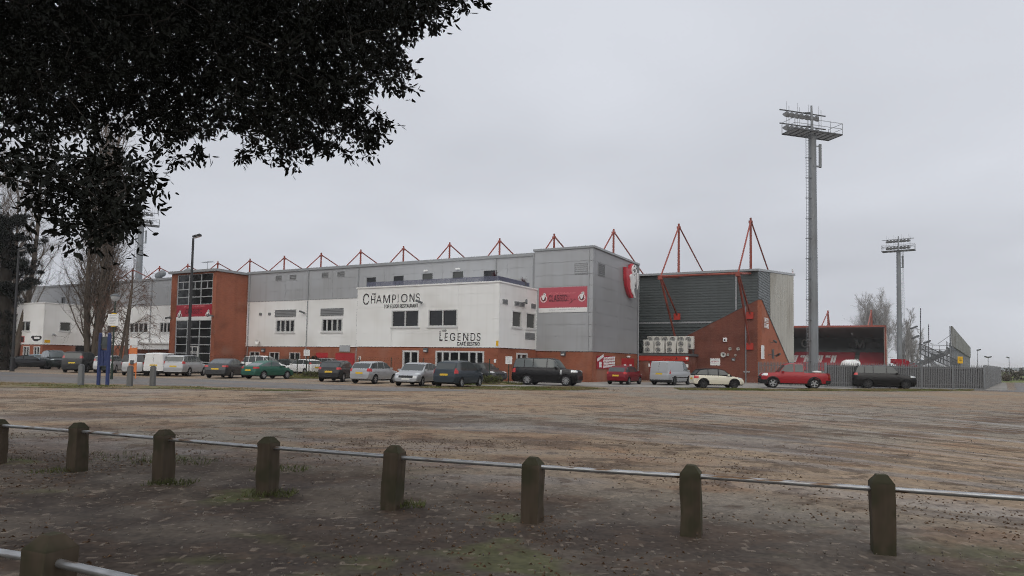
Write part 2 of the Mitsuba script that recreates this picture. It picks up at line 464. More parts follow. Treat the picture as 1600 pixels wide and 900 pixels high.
def grass_mesh(poly, n, seed, h0, h1, w=0.02, z=0.02, thin=0.42):
    p = scatter(poly, n, seed)
    r = np.random.default_rng(seed + 50)
    p = p[meshkit.fbm(np.c_[p * 0.7, np.zeros(len(p))], 3, seed) > thin]
    m = len(p)
    a, h, le = r.uniform(0, 6.28, m), r.uniform(h0, h1, m), r.normal(0, 0.45, (m, 2))
    base = np.c_[p, np.full(m, z - 0.01)]
    side = np.c_[np.cos(a), np.sin(a), np.zeros(m)] * w
    tip = base + np.c_[le * h[:, None], h]
    v = np.stack([base - side, base + side, tip], 1).reshape(-1, 3)
    return trimesh.Trimesh(v, np.arange(3 * m).reshape(-1, 3), process=False)


GR = cat([grass_mesh(V1, 26000, 1, 0.03, 0.11, 0.02, 0.02, 0.5), grass_mesh(V2, 9000, 2, 0.03, 0.12), grass_mesh(V3, 16000, 3, 0.04, 0.13), grass_mesh(V4, 8000, 4, 0.05, 0.16, thin=0.2), grass_mesh(V5, 7000, 5, 0.05, 0.2)])
labels[num('grass')] = {'label': 'short worn grass growing on the verges along the car park', 'category': 'grass', 'kind': 'stuff'}
scene['grass'] = mikit.ply(GR, 'grass_blade')
# ------------------------------------------------------------------ the grandstand; its own axes: u along the facade (to the left), v back into the building, z up
K, AZ, ORG = 1.0625, 1.064, (6.98, 59.81)
SX, VX = (math.sin(AZ), -math.cos(AZ)), (math.cos(AZ), math.sin(AZ))
LOC = T([[K * SX[0], K * VX[0], 0, ORG[0]], [K * SX[1], K * VX[1], 0, ORG[1]], [0, 0, K, 0.0], [0, 0, 0, 1]])


def B(u0, u1, v0, v1, z0, z1):
    return bx(-u1, -u0, v0, v1, z0, z1)


class Face:
    """A wall plane: a runs to the right along it, z up, d outwards."""
    def __init__(self, kind, at):
        self.kind, self.at = kind, at
        self.R = np.eye(4)
        if kind == 'v':       # looks towards -v; a = -u
            self.R[:3, :3] = [[1, 0, 0], [0, 0, -1], [0, 1, 0]]
            self.R[:3, 3] = [0, at, 0]
        else:                 # looks towards -u; a = v
            self.R[:3, :3] = [[0, 0, 1], [1, 0, 0], [0, 1, 0]]
            self.R[:3, 3] = [-at, 0, 0]

    def put(self, m):         # m built as (a, z, d)
        m = m.copy()
        m.apply_transform(self.R)
        return m

    def box(self, a0, a1, z0, z1, d0, d1):
        return self.put(bx(min(a0, a1), max(a0, a1), z0, z1, d0, d1))

    def text(self, s, a, z, h, d=0.0, bold=False, depth=0.02, sx=1.0, width=None):
        m = meshkit.text_mesh(s, h, depth, bold)
        w = m.bounds[1][0]
        k = width / w if width else sx
        m.apply_transform(np.diag([k, 1, 1, 1.0]))
        m.apply_translation([a, z, d])
        return self.put(m)


def wall_with_holes(face, a0, a1, z0, z1, d0, d1, holes):
    M = cube3(a0, a1, z0, z1, d0, d1)
    for h in holes:
        M -= cube3(h[0], h[1], h[2], h[3], d0 - 1, d1 + 1)
    return face.put(tm(M)) if M.num_tri() else None


def panels(parent, face, A, Z, holes, mat, name='cladding_panel', d0=-0.02, d1=0.0, gap=0.009):
    part(parent, 'backing_sheet', wall_with_holes(face, A[0] + 0.02, A[-1] - 0.02, Z[0] + 0.01, Z[-1] - 0.01, -0.12, -0.026, holes), mat, LOC)
    for a0, a1 in zip(A[:-1], A[1:]):
        for z0, z1 in zip(Z[:-1], Z[1:]):
            m = wall_with_holes(face, a0 + gap, a1 - gap, z0 + gap, z1 - gap, d0, d1 + RNG.uniform(0, 0.006), [h for h in holes if h[0] < a1 and h[1] > a0 and h[2] < z1 and h[3] > z0])
            if m is not None:
                part(parent, name, m, mat, LOC)


def window(parent, face, a0, a1, z0, z1, bars=(), cross=(), fw=0.06, frame='frame_white', glass='pane', sill=True, name='window', depth=-0.115):
    """Frame with mullions at the fractions in bars and transoms at those in cross; one pane per light."""
    w = num(f'{parent}__{name}')
    fr = [face.box(a0, a0 + fw, z0, z1, depth, 0.03), face.box(a1 - fw, a1, z0, z1, depth, 0.03),
          face.box(a0 + fw, a1 - fw, z0, z0 + fw, depth, 0.029), face.box(a0 + fw, a1 - fw, z1 - fw, z1, depth, 0.029)]
    xs_ = [a0 + fw / 2] + [a0 + (a1 - a0) * b for b in bars] + [a1 - fw / 2]
    zs_ = [z0 + fw / 2] + [z0 + (z1 - z0) * b for b in cross] + [z1 - fw / 2]
    for x in xs_[1:-1]:
        fr.append(face.box(x - fw / 2, x + fw / 2, z0 + fw, z1 - fw, depth, 0.022))
    for z in zs_[1:-1]:
        fr.append(face.box(a0 + fw, a1 - fw, z - fw / 2, z + fw / 2, depth, 0.018))
    part(w, 'frame', cat(fr), frame, LOC)
    for xa, xb in zip(xs_[:-1], xs_[1:]):
        for za, zb in zip(zs_[:-1], zs_[1:]):
            part(w, 'pane', face.box(xa + fw * 0.4, xb - fw * 0.4, za + fw * 0.4, zb - fw * 0.4, depth + 0.012, depth + 0.03), glass, LOC)
    if sill:
        part(w, 'sill', face.box(a0 - 0.1, a1 + 0.1, z0 - 0.12, z0 - 0.004, -0.05, 0.09), frame, LOC)
    return w


def louvre(parent, face, a0, a1, z0, z1, pitch=0.13, mat='louvre_grey'):
    ms = [face.box(a0, a0 + 0.04, z0, z1, 0.002, 0.06), face.box(a1 - 0.04, a1, z0, z1, 0.002, 0.06), face.box(a0 + 0.04, a1 - 0.04, z0, z0 + 0.04, 0.002, 0.058), face.box(a0 + 0.04, a1 - 0.04, z1 - 0.04, z1, 0.002, 0.058),
          face.box(a0 + 0.03, a1 - 0.03, z0 + 0.03, z1 - 0.03, 0.002, 0.006)]
    n = max(2, int((z1 - z0 - 0.08) / pitch))
    for k in range(n):
        zz = z0 + 0.04 + (k + 0.5) * (z1 - z0 - 0.08) / n
        b = bx(a0 + 0.04, a1 - 0.04, -0.008, 0.008, -0.05, 0.05)
        b.apply_transform(trimesh.transformations.rotation_matrix(0.8, [1, 0, 0]))
        b.apply_translation([0, zz, 0.03])
        ms.append(face.put(b))
    part(parent, 'louvre', cat(ms), mat, LOC)


GS = thing('grandstand', 'long football grandstand with grey and white cladding, brick base and red roof masts', 'stadium')
FA, FS = Face('v', 0.0), Face('u', 0.0)
FR, FRS = Face('v', -6.4), Face('u', 5.11)
FT = Face('v', -4.0)

# --- solid cores behind the cladding
part(GS, 'inner_wall', cat([B(5.3, 41, 0.14, 9, 0.06, 10.75), B(48.6, 98, 0.14, 9, 0.06, 10.75), B(0.14, 5.3, 0.14, 11.2, 0.06, 11.0), B(5.25, 19.28, -6.26, 0.12, 0.06, 7.6), B(69.4, 83.5, -6.26, 0.12, 0.06, 7.6)]), 'dark_void', LOC)
for u0, u1 in ((5.4, 41.0), (48.6, 98)):
    part(GS, 'roof_deck', B(u0, u1, 0.06, 14.6, 10.76, 10.82), 'flashing', LOC)
    part(GS, 'roof_edge', cat([B(u0, u1, -0.13, 0.06, 10.66, 10.92)]), 'flashing', LOC)

# --- long facade: windows cut into grey and white panels. Openings are (a0, a1, z0, z1) with a = -u
wins = [(-36.42, -33.59, 4.21, 5.60), (-29.78, -26.96, 4.24, 5.61), (-62.2, -58.5, 4.27, 5.57), (-56.2, -54.1, 4.25, 5.56), (-67.0, -64.7, 4.28, 5.5)]
upper = [(-24.10, -22.72, 8.0, 9.66), (-20.74, -19.33, 8.0, 9.66), (-17.32, -15.95, 8.9, 9.75), (-13.91, -12.56, 8.9, 9.76), (-10.58, -9.03, 8.0, 9.70), (-77.9, -76.75, 8.1, 9.29)]
pl_doors = [(-37.23, -35.74, 0.06, 2.10), (-34.23, -32.69, 0.06, 2.10)]
pl_red = [(-30.50, -28.85, 0.06, 2.13), (-27.84, -25.28, 0.06, 2.12), (-63.2, -60.6, 0.06, 2.2)]
pl_win = [(-40.28, -38.76, 0.95, 2.14)]
cols = [-5.42, -8.1, -14.93, -21.73, -28.5, -35.2, -40.98]
colsL = [-48.55, -55.0, -61.7, -68.4, -75.1, -81.5, -88, -97.8]
for C in (cols[::-1], colsL[::-1]):
    panels(GS, FA, C, [7.64, 8.66, 9.7, 10.7], upper, 'grey_cladding')
    panels(GS, FA, C, [2.72, 3.72, 5.9, 7.60], wins, 'white_cladding')
    part(GS, 'brick_wall', wall_with_holes(FA, C[0], C[-1], 0.0, 2.69, -0.12, -0.03, pl_doors + pl_red + pl_win), 'brick', LOC)
for w in wins:
    n = 4 if w[1] - w[0] > 2.5 else 3
    window(GS, FA, *w, bars=[k / n for k in range(1, n)], fw=0.13)
for k, w in enumerate(upper):
    window(GS, FA, *w, fw=0.09, frame='frame_grey', glass='blind' if k in (2, 3) else 'pane', sill=False, name='balcony_door' if k in (0, 1, 4) else 'window', bars=() if k != 5 else ())
for w in pl_doors:
    window(GS, FA, *w, bars=(0.5,), sill=False, name='glazed_door', depth=-0.11)
window(GS, FA, *pl_win[0], bars=(0.5,), sill=True, depth=-0.11)
for w in pl_red:
    d = part(GS, 'red_door', cat([FA.box(w[0], (w[0] + w[1]) / 2 - 0.01, w[2], w[3], -0.1, -0.04), FA.box((w[0] + w[1]) / 2 + 0.01, w[1], w[2], w[3], -0.1, -0.04)]), 'door_red', LOC)
    part(d, 'handle', cat([FA.box((w[0] + w[1]) / 2 + s * 0.12 - 0.02, (w[0] + w[1]) / 2 + s * 0.12 + 0.02, 0.9, 1.3, -0.04, 0.02) for s in (-1, 1)]), 'steel_grey', LOC)
for a0, a1, z0, z1 in [(-36.64, -35.76, 9.82, 10.33), (-34.55, -33.63, 9.85, 10.3), (-29.96, -29.1, 9.85, 10.34), (-27.83, -26.9, 9.85, 10.35)]:
    louvre(GS, FA, a0, a1, z0, z1)
louvre(GS, FA, -36.56, -33.47, 5.88, 6.62, 0.16)
louvre(GS, FA, -29.97, -26.87, 5.9, 6.64, 0.16)
for a0 in (-38.99, -37.6):
    louvre(GS, FA, a0, a0 + 0.4, 6.08, 6.36, 0.08)
part(GS, 'service_panel', FA.box(-27.25, -25.86, 2.26, 2.9, 0.012, 0.05), 'frame_grey', LOC)
part(GS, 'canopy', cat([FA.box(-60.7, -50.5, 2.9, 3.05, 0.01, 1.6), FA.box(-60.7, -50.5, 2.25, 2.86, 1.35, 1.42)]), 'white_cladding', LOC)

for u in (9.2, 25.0, 31.8, 40.6, 49.2, 58.0):
    for z0, z1 in ((0.0, 2.66), (2.74, 7.5), (7.66, 10.6)):
        part(GS, 'downpipe', tube_mesh([(-u, -0.09, z0), (-u, -0.09, z1)], [0.045, 0.045]), 'flashing', LOC)
part(GS, 'sill_flashing', FA.box(-40.95, -19.6, 7.59, 7.65, -0.02, 0.05), 'flashing', LOC)
part(GS, 'sill_flashing', FA.box(-97.8, -48.6, 7.59, 7.65, -0.02, 0.05), 'flashing', LOC)
# --- grey end block
FAb = Face('v', 0.0)
bz = [2.50, 3.71, 4.71, 5.72, 6.87, 7.95, 8.88, 9.97, 11.02]
panels(GS, FAb, [-5.42, -0.35], bz, [], 'grey_cladding', d1=0.03)
part(GS, 'corner_panel', cat([FAb.box(-0.33, 0.0, z0 + 0.015, z1 - 0.015, -0.1, 0.032) for z0, z1 in zip(bz[:-1], bz[1:])]), 'grey_cladding', LOC)
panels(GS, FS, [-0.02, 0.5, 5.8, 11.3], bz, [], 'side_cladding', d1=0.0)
part(GS, 'brick_wall', cat([FAb.box(-5.5, 0.0, 0, 2.48, -0.2, -0.04), FS.box(0.02, 11.3, 0, 2.48, -0.14, -0.04)]), 'brick', LOC)
part(GS, 'roof_edge', cat([FAb.box(-5.5, 0.14, 11.02, 11.2, -0.2, 0.14), FS.box(-0.0, 11.4, 11.025, 11.2, -0.2, 0.14), B(0.1, 5.5, 0.15, 11.3, 11.0, 11.1)]), 'flashing', LOC)
part(GS, 'downpipe', tube_mesh([(-0.02 - 5.45, -0.1, 2.5), (-5.47, -0.1, 10.9)], [0.05, 0.05]), 'flashing', LOC)
part(GS, 'downpipe', tube_mesh([(0.09, 11.2, 0.0), (0.09, 11.2, 11.0)], [0.06, 0.06]), 'flashing', LOC)
louvre(GS, FAb, -1.64, -0.47, 8.84, 9.79, 0.15)
louvre(GS, FS, 1.0, 2.47, 8.86, 9.9, 0.15)
d = part(GS, 'red_door', cat([FS.box(6.95, 8.6, 0.05, 2.06, -0.06, 0.0), FS.box(8.62, 10.28, 0.05, 2.06, -0.06, 0.0)]), 'door_red', LOC)
part(d, 'notice', cat([FS.box(7.5, 8.1, 1.25, 1.5, 0.0, 0.012), FS.box(9.0, 9.6, 1.25, 1.5, 0.0, 0.012)]), 'sign_white', LOC)

# --- white restaurant block
rA, rB, rD1, rD2 = (-15.57, -12.73, 4.28, 5.70), (-11.78, -8.95, 4.30, 5.68), (-14.31, -12.66, 0.06, 2.34), (-10.98, -6.40, 0.06, 2.34)
rW = [(-4.34, -2.78, 4.33, 5.66), (-1.94, -0.29, 4.33, 5.66)]
rDs = (-3.48, -1.6, 0.06, 2.28)
rz = [2.62, 3.75, 4.84, 5.95, 6.85, 7.66]
panels(GS, FR, [-19.42, -15.5, -8.9, -5.11], rz, [rA, rB], 'white_cladding')
panels(GS, FRS, [-6.28, -2.0, 0.0], rz, rW, 'white_cladding')
part(GS, 'cladding_panel', B(19.3, 19.42, -6.28, 0.0, 2.62, 7.66), 'white_cladding', LOC)
part(GS, 'brick_wall', cat([wall_with_holes(FR, -19.36, -5.15, 0, 2.59, -0.13, -0.045, [rD1, rD2]), wall_with_holes(FRS, -6.26, 0, 0, 2.59, -0.13, -0.045, [rDs]), B(19.25, 19.37, -6.26, 0, 0, 2.59)]), 'brick', LOC)
part(GS, 'roof_edge', cat([FR.box(-19.5, -5.03, 7.665, 7.79, -0.3, 0.08), FRS.box(-6.1, -0.02, 7.665, 7.785, -0.3, 0.078), B(5.4, 19.3, -6.1, -0.02, 7.6, 7.7)]), 'white_cladding', LOC)
window(GS, FR, *rA, bars=(0.5,), fw=0.09)
window(GS, FR, *rB, bars=(0.5,), fw=0.09)
window(GS, FR, *rD1, bars=(0.5,), fw=0.14, sill=False, name='glazed_door', depth=-0.12)
window(GS, FR, *rD2, bars=(0.15, 0.30, 0.49, 0.70, 0.85), fw=0.12, sill=False, name='glazed_door', depth=-0.12)
for w in rW:
    window(GS, FRS, *w, fw=0.09, glass='blind')
window(GS, FRS, *rDs, bars=(0.45,), fw=0.14, sill=False, name='glazed_door', depth=-0.12)
for q_ in [(-5.9, -5.17, 6.04, 6.42), (-3.97, -3.21, 6.05, 6.42), (-3.08, -2.33, 6.05, 6.42), (-1.11, -0.31, 6.05, 6.46)]:
    louvre(GS, FRS, *q_, 0.08)
louvre(GS, FRS, -2.08, -0.41, 3.42, 3.99, 0.09)
# balcony railing with mesh infill
rl = num(f'{GS}__railing')
seg = [((18.57, -6.15), (5.4, -6.15)), ((5.4, -6.15), (5.4, -0.9))]
for (ua, va), (ub, vb) in seg:
    n = max(1, round(math.hypot(ub - ua, vb - va) / 1.45))
    for k in range(n):
        pa, pb = np.array([-(ua + (ub - ua) * k / n), va + (vb - va) * k / n]), np.array([-(ua + (ub - ua) * (k + 1) / n), va + (vb - va) * (k + 1) / n])
        part(rl, 'post', bar([*pa, 7.7], [*pa, 8.22], 0.05), 'railing_mesh', LOC)
        pan = [bar([*pa, z], [*pb, z], 0.03) for z in (8.2, 7.82)]
        for t in np.linspace(0.06, 0.94, 16):
            pq = pa + (pb - pa) * t
            pan.append(bar([*pq, 7.82], [*pq, 8.19], 0.05, 0.02))
        part(rl, 'mesh_panel', cat(pan), 'railing_mesh', LOC)

# --- brick stair tower with its glazed front
part(GS, 'brick_tower', cat([wall_with_holes(FT, -48.5, -41.05, 0, 10.55, -0.3, 0.0, [(-47.55, -41.62, 0.05, 10.4)]), B(41.05, 41.35, -3.7, 0.2, 0, 10.55), B(48.2, 48.5, -3.7, 0.2, 0, 10.55)]), 'red_brick', LOC)
part(GS, 'inner_wall', B(41.4, 48.1, -3.3, 3, 0.06, 10.5), 'dark_void', LOC)
part(GS, 'roof_edge', cat([FT.box(-48.75, -40.85, 10.56, 10.82, -5.2, 0.3)]), 'flashing', LOC)
gf = num(f'{GS}__glazed_front')
zt = [0.9, 1.85, 2.78, 3.62, 4.5, 5.38]
zu = [7.1, 7.92, 8.78, 9.6, 10.4]
aw = [-47.55, -45.6, -43.6, -41.62]
fr = [FT.box(a - 0.06, a + 0.06, 0.05, 10.4, -0.16, -0.05) for a in (-47.49, -41.68)]
fr += [FT.box(a - 0.05, a + 0.05, z0, z1, -0.16, -0.06) for a in aw[1:3] for z0, z1 in ((0.05, 5.38), (7.1, 10.4))]
fr += [FT.box(-47.43, -41.74, z - 0.05, z + 0.05, -0.155, -0.055) for z in zt + zu]
fr += [FT.box(a - 0.04, a + 0.04, 8.83, 9.55, -0.15, -0.06) for a in (-46.6, -44.6, -42.6)]
part(gf, 'frame', cat(fr), 'frame_grey', LOC)
for z0, z1 in list(zip([0.05] + zt[:-1], zt)) + list(zip(zu[:-1], zu[1:])):
    for a0, a1 in zip(aw[:-1], aw[1:]):
        part(gf, 'pane', FT.box(a0 + 0.03, a1 - 0.03, z0 + 0.03, z1 - 0.03, -0.145, -0.125), 'pane', LOC)
part(gf, 'entrance_door', cat([FT.box(-45.45, -45.3, 0.05, 2.6, -0.055, 0.0), FT.box(-43.75, -43.6, 0.05, 2.6, -0.055, 0.0), FT.box(-45.3, -43.75, 2.5, 2.6, -0.055, 0.0), FT.box(-44.6, -44.5, 0.05, 2.5, -0.055, -0.005), FT.box(-45.3, -43.75, 1.95, 2.03, -0.055, -0.006)]), 'frame_white', LOC)

# --- the far restaurant block, the mirror image of the near one
FRm, FRSm = Face('v', -6.4), Face('u', 69.3)
mw = [(-77.9, -75.7, 4.28, 5.55), (-74.8, -72.3, 4.28, 5.53), (-82.4, -80.0, 4.28, 5.55)]
mws = [(-4.56, -3.2, 4.33, 5.52)]
md = [(-78.7, -75.7, 0.06, 2.42), (-73.66, -72.2, 0.06, 2.4), (-71.2, -69.85, 0.06, 2.4)]
panels(GS, FRm, [-83.6, -79.8, -73.2, -69.3], rz, mw, 'white_cladding')
panels(GS, FRSm, [-6.28, -2.4, 0.0], rz, mws, 'white_cladding')
part(GS, 'brick_wall', cat([wall_with_holes(FRm, -83.5, -69.35, 0, 2.59, -0.13, -0.045, md), FRSm.box(-6.26, -2.5, 0, 2.59, -0.13, -0.045)]), 'brick', LOC)
part(GS, 'roof_edge', cat([FRm.box(-83.7, -69.2, 7.665, 7.79, -0.3, 0.08), FRSm.box(-6.1, -0.02, 7.665, 7.785, -0.3, 0.078)]), 'white_cladding', LOC)
for w in mw:
    window(GS, FRm, *w, bars=(0.5,), fw=0.09)
window(GS, FRSm, *mws[0], bars=(), fw=0.09, glass='blind')
window(GS, FRm, *md[0], bars=(0.25, 0.5, 0.75), fw=0.1, sill=False, name='glazed_door', depth=-0.12)
for w in md[1:]:
    window(GS, FRm, *w, bars=(0.5,), fw=0.12, sill=False, name='glazed_door', depth=-0.12)
panels(GS, FA, [-97.8, -91, -83.7], [7.64, 9.2, 11.0], [], 'grey_cladding', d1=0.04)

# --- the bare end of the stand: ribbed dark sheet, cream gable, red brick wing walls
def ribbed(face, a0, a1, z0, z1, pitch, amp, top=None):
    """Horizontally profiled sheeting as one folded surface; top(a) trims its upper edge to a slope."""
    n = int((z1 - z0) / pitch)
    rows = [(z0, 0.0)]
    for k in range(n):
        zb = z0 + k * pitch
        rows += [(zb + pitch * 0.30, 0.0), (zb + pitch * 0.45, amp), (zb + pitch * 0.85, amp), (zb + pitch, 0.0)]
    rows += [(z1, 0.0)]
    acols = np.linspace(a0, a1, 2 if top is None else 14)
    V = [[(a, min(z, top(a)) if top else z, d) for a in acols] for z, d in rows]
    V = np.array(V).reshape(-1, 3)
    c = len(acols)
    F = []
    for r_ in range(len(rows) - 1):
        for k in range(c - 1):
            b = r_ * c + k
            F += [[b, b + 1, b + c + 1], [b, b + c + 1, b + c]]
    return face.put(trimesh.Trimesh(V, F, process=False))


FD, FG = Face('v', 14.9), Face('u', -10.42)
roof_z = lambda v: 10.45 + (v - 14.9) * 0.099
part(GS, 'inner_wall', cat([B(-10.3, 3, 15.05, 22, 0.06, 10.3)]), 'dark_void', LOC)
rw = num(f'{GS}__ribbed_wall')
part(rw, 'sheet', ribbed(FD, -3, 10.40, 5.75, 10.42, 0.26, 0.022), 'dark_sheet', LOC)
part(rw, 'vent_slats', ribbed(FD, -3, 10.40, 2.4, 5.6, 0.27, 0.12), 'dark_sheet', LOC)
part(rw, 'trim', cat([FD.box(-3, 10.40, 5.6, 5.75, 0.0, 0.09), FD.box(-3, 10.5, 10.42, 10.62, -0.4, 0.16), FD.box(8.35, 8.5, 4.0, 10.42, 0.052, 0.075)]), 'flashing', LOC)
part(rw, 'sheet', ribbed(FG, 14.9, 21.8, 2.0, 11.2, 0.26, 0.022, top=lambda a: roof_z(a) - 0.03), 'dark_sheet', LOC)
gp = man(trimesh.creation.extrude_polygon(Polygon([(21.8, 0), (40.2, 0), (40.2, roof_z(40.2) - 0.03), (21.8, roof_z(21.8) - 0.03)]), 0.25, engine='earcut'))
part(GS, 'gable_wall', FG.put(tm(gp.translate([0, 0, -0.2]))), 'cream_render', LOC)
part(GS, 'gable_joint', cat([FG.box(a - 0.03, a + 0.03, 0.1, roof_z(a) - 0.1, 0.05, 0.058) for a in (24.5, 27.4, 30.3, 33.2, 36.1)]), 'concrete_step', LOC)
slab = trimesh.creation.extrude_polygon(Polygon([(14.5, roof_z(14.5)), (41.5, roof_z(41.5)), (41.5, roof_z(41.5) + 0.28), (14.5, roof_z(14.5) + 0.2)]), 108.6, engine='earcut')
part(GS, 'roof', FG.put(tm(man(slab).translate([0, 0, -108.5]))), 'flashing', LOC)
FW = Face('v', 14.5)
wing = trimesh.creation.extrude_polygon(Polygon([(0.3, 0), (10.42, 0), (10.42, 7.69), (4.41, 4.65), (0.3, 2.57)]), 0.36, engine='earcut')
part(GS, 'wing_wall', FW.put(tm(man(wing).translate([0, 0, -0.36]))), 'dark_brick', LOC)
cop = [FW.put(tm(man(prism_poly([(0.3, 2.572), (10.5, 7.732), (10.5, 7.80), (0.3, 2.65)], 0.46)).translate([0, 0, -0.41])))]
FG2 = Face('u', -10.42)
tri = trimesh.creation.extrude_polygon(Polygon([(14.5, 0), (33.8, 0), (33.8, 1.6), (31.2, 2.44), (14.5, 7.69)]), 0.36, engine='earcut')
part(GS, 'wing_wall', FG2.put(tm(man(tri).translate([0, 0, 0.004]))), 'red_brick', LOC)
cop.append(FG2.put(tm(man(prism_poly([(14.45, 7.70), (31.2, 2.45), (33.9, 1.61), (33.9, 1.68), (31.2, 2.53), (14.45, 7.79)], 0.44)).translate([0, 0, -0.02]))))
part(GS, 'coping', cat(cop), 'steel_dark', LOC)
part(GS, 'downpipe', tube_mesh([(9.38, 14.42, 0), (9.38, 14.42, 7.1)], [0.06, 0.06]), 'steel_grey', LOC)
part(GS, 'downpipe_bracket', FW.box(9.15, 9.75, 0.96, 1.05, 0.003, 0.1), 'frame_grey', LOC)

# --- low plant room with its red fascia
FP = Face('v', 11.5)
part(GS, 'plant_room_wall', cat([wall_with_holes(FP, -0.2, 4.83, 0, 2.36, -0.2, -0.02, [(1.1, 2.24, -1, 1.85), (4.1, 4.55, -1, 1.85)]), B(-4.83, -4.6, 11.72, 14.48, 0, 2.36)]), 'dark_brick', LOC)
part(GS, 'inner_wall', B(-4.5, 0.1, 11.9, 14.4, 0.06, 2.3), 'dark_void', LOC)
part(GS, 'fascia', FP.box(-0.15, 4.86, 1.89, 2.37, -0.02, 0.06), 'bright_red', LOC)
part(GS, 'roof_slab', B(-5.0, 0.2, 11.38, 14.48, 2.375, 2.58), 'steel_dark', LOC)
for a0, a1 in ((1.12, 2.22), (4.12, 4.53)):
    part(GS, 'red_door', FP.box(a0, a1, 0.05, 1.84, -0.14, -0.08), 'tower_red', LOC)

# --- roof masts: a post with raking legs in every bay
for k in range(16):
    u = -9.75 + 6.83 * k
    mk = num(f'{GS}__roof_mast')
    x = -u
    lean = 14.9
    part(mk, 'post', tube_mesh([(x, lean, 10.4), (x, lean, 15.5)], [0.12, 0.10], 10), 'mast_red', LOC, smooth=40)
    part(mk, 'leg', tube_mesh([(x + 0.02, lean - 0.08, 15.2), (x, 8.85, 9.45 if k < 2 else 10.1)], [0.075, 0.075], 8), 'mast_red', LOC, smooth=40)
    part(mk, 'leg', tube_mesh([(x + 0.02, lean + 0.08, 15.2), (x, 25.6, roof_z(25.6) + 0.1)], [0.075, 0.075], 8), 'mast_red', LOC, smooth=40)
    part(mk, 'joint', bx(x - 0.17, x + 0.17, lean - 0.15, lean + 0.15, 15.0, 15.22), 'mast_red', LOC)
    part(mk, 'foot', bx(x - 0.15, x + 0.15, lean - 0.15, lean + 0.15, 10.45, 10.62), 'mast_red', LOC)
    if k < 2:
        part(mk, 'lower_leg', tube_mesh([(x, 8.85, 9.45), (x, 14.42, 3.5)], [0.10, 0.10], 8), 'mast_red', LOC, smooth=40)
        part(mk, 'lower_leg', tube_mesh([(x + 0.08, 8.9, 9.4), (x + 0.03, 14.42, 6.35)], [0.085, 0.085], 8), 'mast_red', LOC, smooth=40)
        for z in ((3.44, 6.3) if k == 0 else (6.3,)):
            part(mk, 'bracket', bx(x - 0.3, x + 0.3, 14.3, 14.495, z - 0.38, z + 0.25), 'bright_red', LOC)
        part(mk, 'node', bx(x - 0.18, x + 0.18, 8.65, 9.1, 9.25, 9.6), 'mast_red', LOC)
        part(mk, 'tie', tube_mesh([(x, 8.85, 9.5), (x, 14.75, 10.2)], [0.09, 0.09], 8), 'mast_red', LOC)
part(GS, 'tie_beam', tube_mesh([(2.9, 8.85, 9.55), (10.1, 8.85, 9.5)], [0.09, 0.09], 8), 'mast_red', LOC, smooth=40)

# ------------------------------------------------------------------ things fixed to the building
def slab_sign(name, face, a0, a1, z0, z1, bsdf, label, category, group=None, d=0.035, th=0.04):
    k = thing(name, label, category, group)
    part(k, 'board', face.box(a0, a1, z0, z1, d, d + th), bsdf, LOC)
    return k


def little_crest(face, a, z, h, d, parent):
    """The club emblem as printed on its banners: a striped roundel below a white head with a ball above the brow."""
    k = h / 1.0
    ring = trimesh.creation.annulus(0.33 * k, 0.40 * k, 0.008)
    ring.apply_translation([a, z + 0.42 * k, d + 0.004])
    ms = [face.put(ring)]
    head = Polygon([(-.16, .42), (-.2, .62), (-.1, .76), (.06, .78), (.16, .68), (.12, .6), (.17, .5), (.08, .45), (.06, .3), (-.08, .26)])
    m = trimesh.creation.extrude_polygon(head, 0.01, engine='earcut')
    m.apply_scale([k, k, 1])
    m.apply_translation([a, z, d + 0.012])
    ms.append(face.put(m))
    ball = trimesh.creation.cylinder(0.17 * k, 0.01, sections=18)
    ball.apply_translation([a + 0.12 * k, z + 0.88 * k, d + 0.02])
    ms.append(face.put(ball))
    part(parent, 'emblem', cat(ms), 'sign_white', LOC)
    dk = [trimesh.creation.cylinder(0.06 * k, 0.006, sections=5)]
    dk[0].apply_translation([a + 0.12 * k, z + 0.88 * k, d + 0.03])
    for t in (0.6, 2.1, 3.5, 5.0):
        c = trimesh.creation.cylinder(0.03 * k, 0.006, sections=5)
        c.apply_translation([a + 0.12 * k + 0.13 * k * math.cos(t), z + 0.88 * k + 0.13 * k * math.sin(t), d + 0.03])
        dk.append(c)
    disc = trimesh.creation.cylinder(0.24 * k, 0.006, sections=20)
    disc.apply_translation([a, z + 0.42 * k, d + 0.005])
    dk.append(disc)
    part(parent, 'emblem_ink', cat([face.put(c) for c in dk]), 'letter_black', LOC)


# lettering of the restaurant
s = thing('wall_lettering', 'upper dark restaurant lettering, high at the left of the white wall', 'sign')
part(s, 'letter', FR.text('C', -18.82, 6.26, 0.94, 0.004, width=0.72), 'letter_black', LOC)
for ch, a in zip('HAMPIONS', (-17.93, -17.32, -16.60, -15.63, -14.98, -14.68, -13.80, -13.12)):
    w_ = {'H': 0.52, 'A': 0.62, 'M': 0.80, 'P': 0.46, 'I': 0.09, 'O': 0.72, 'N': 0.56, 'S': 0.42}[ch]
    part(s, 'letter', FR.text(ch, a, 6.34 + 0.008 * (a + 18), 0.68, 0.004, width=w_), 'letter_black', LOC)
part(s, 'small_line', FR.text('THE', -17.84, 7.07, 0.15, 0.004, bold=True, width=0.5), 'letter_black', LOC)
part(s, 'small_line', FR.text('TOP FLOOR RESTAURANT', -16.44, 5.91, 0.29, 0.004, bold=True, width=3.6), 'letter_black', LOC)
s = thing('wall_lettering', 'lower dark bistro lettering on the white wall above the glazed doors', 'sign')
part(s, 'letter', FR.text('L', -10.68, 3.14, 0.80, 0.004, width=0.36, bold=True), 'letter_black', LOC)
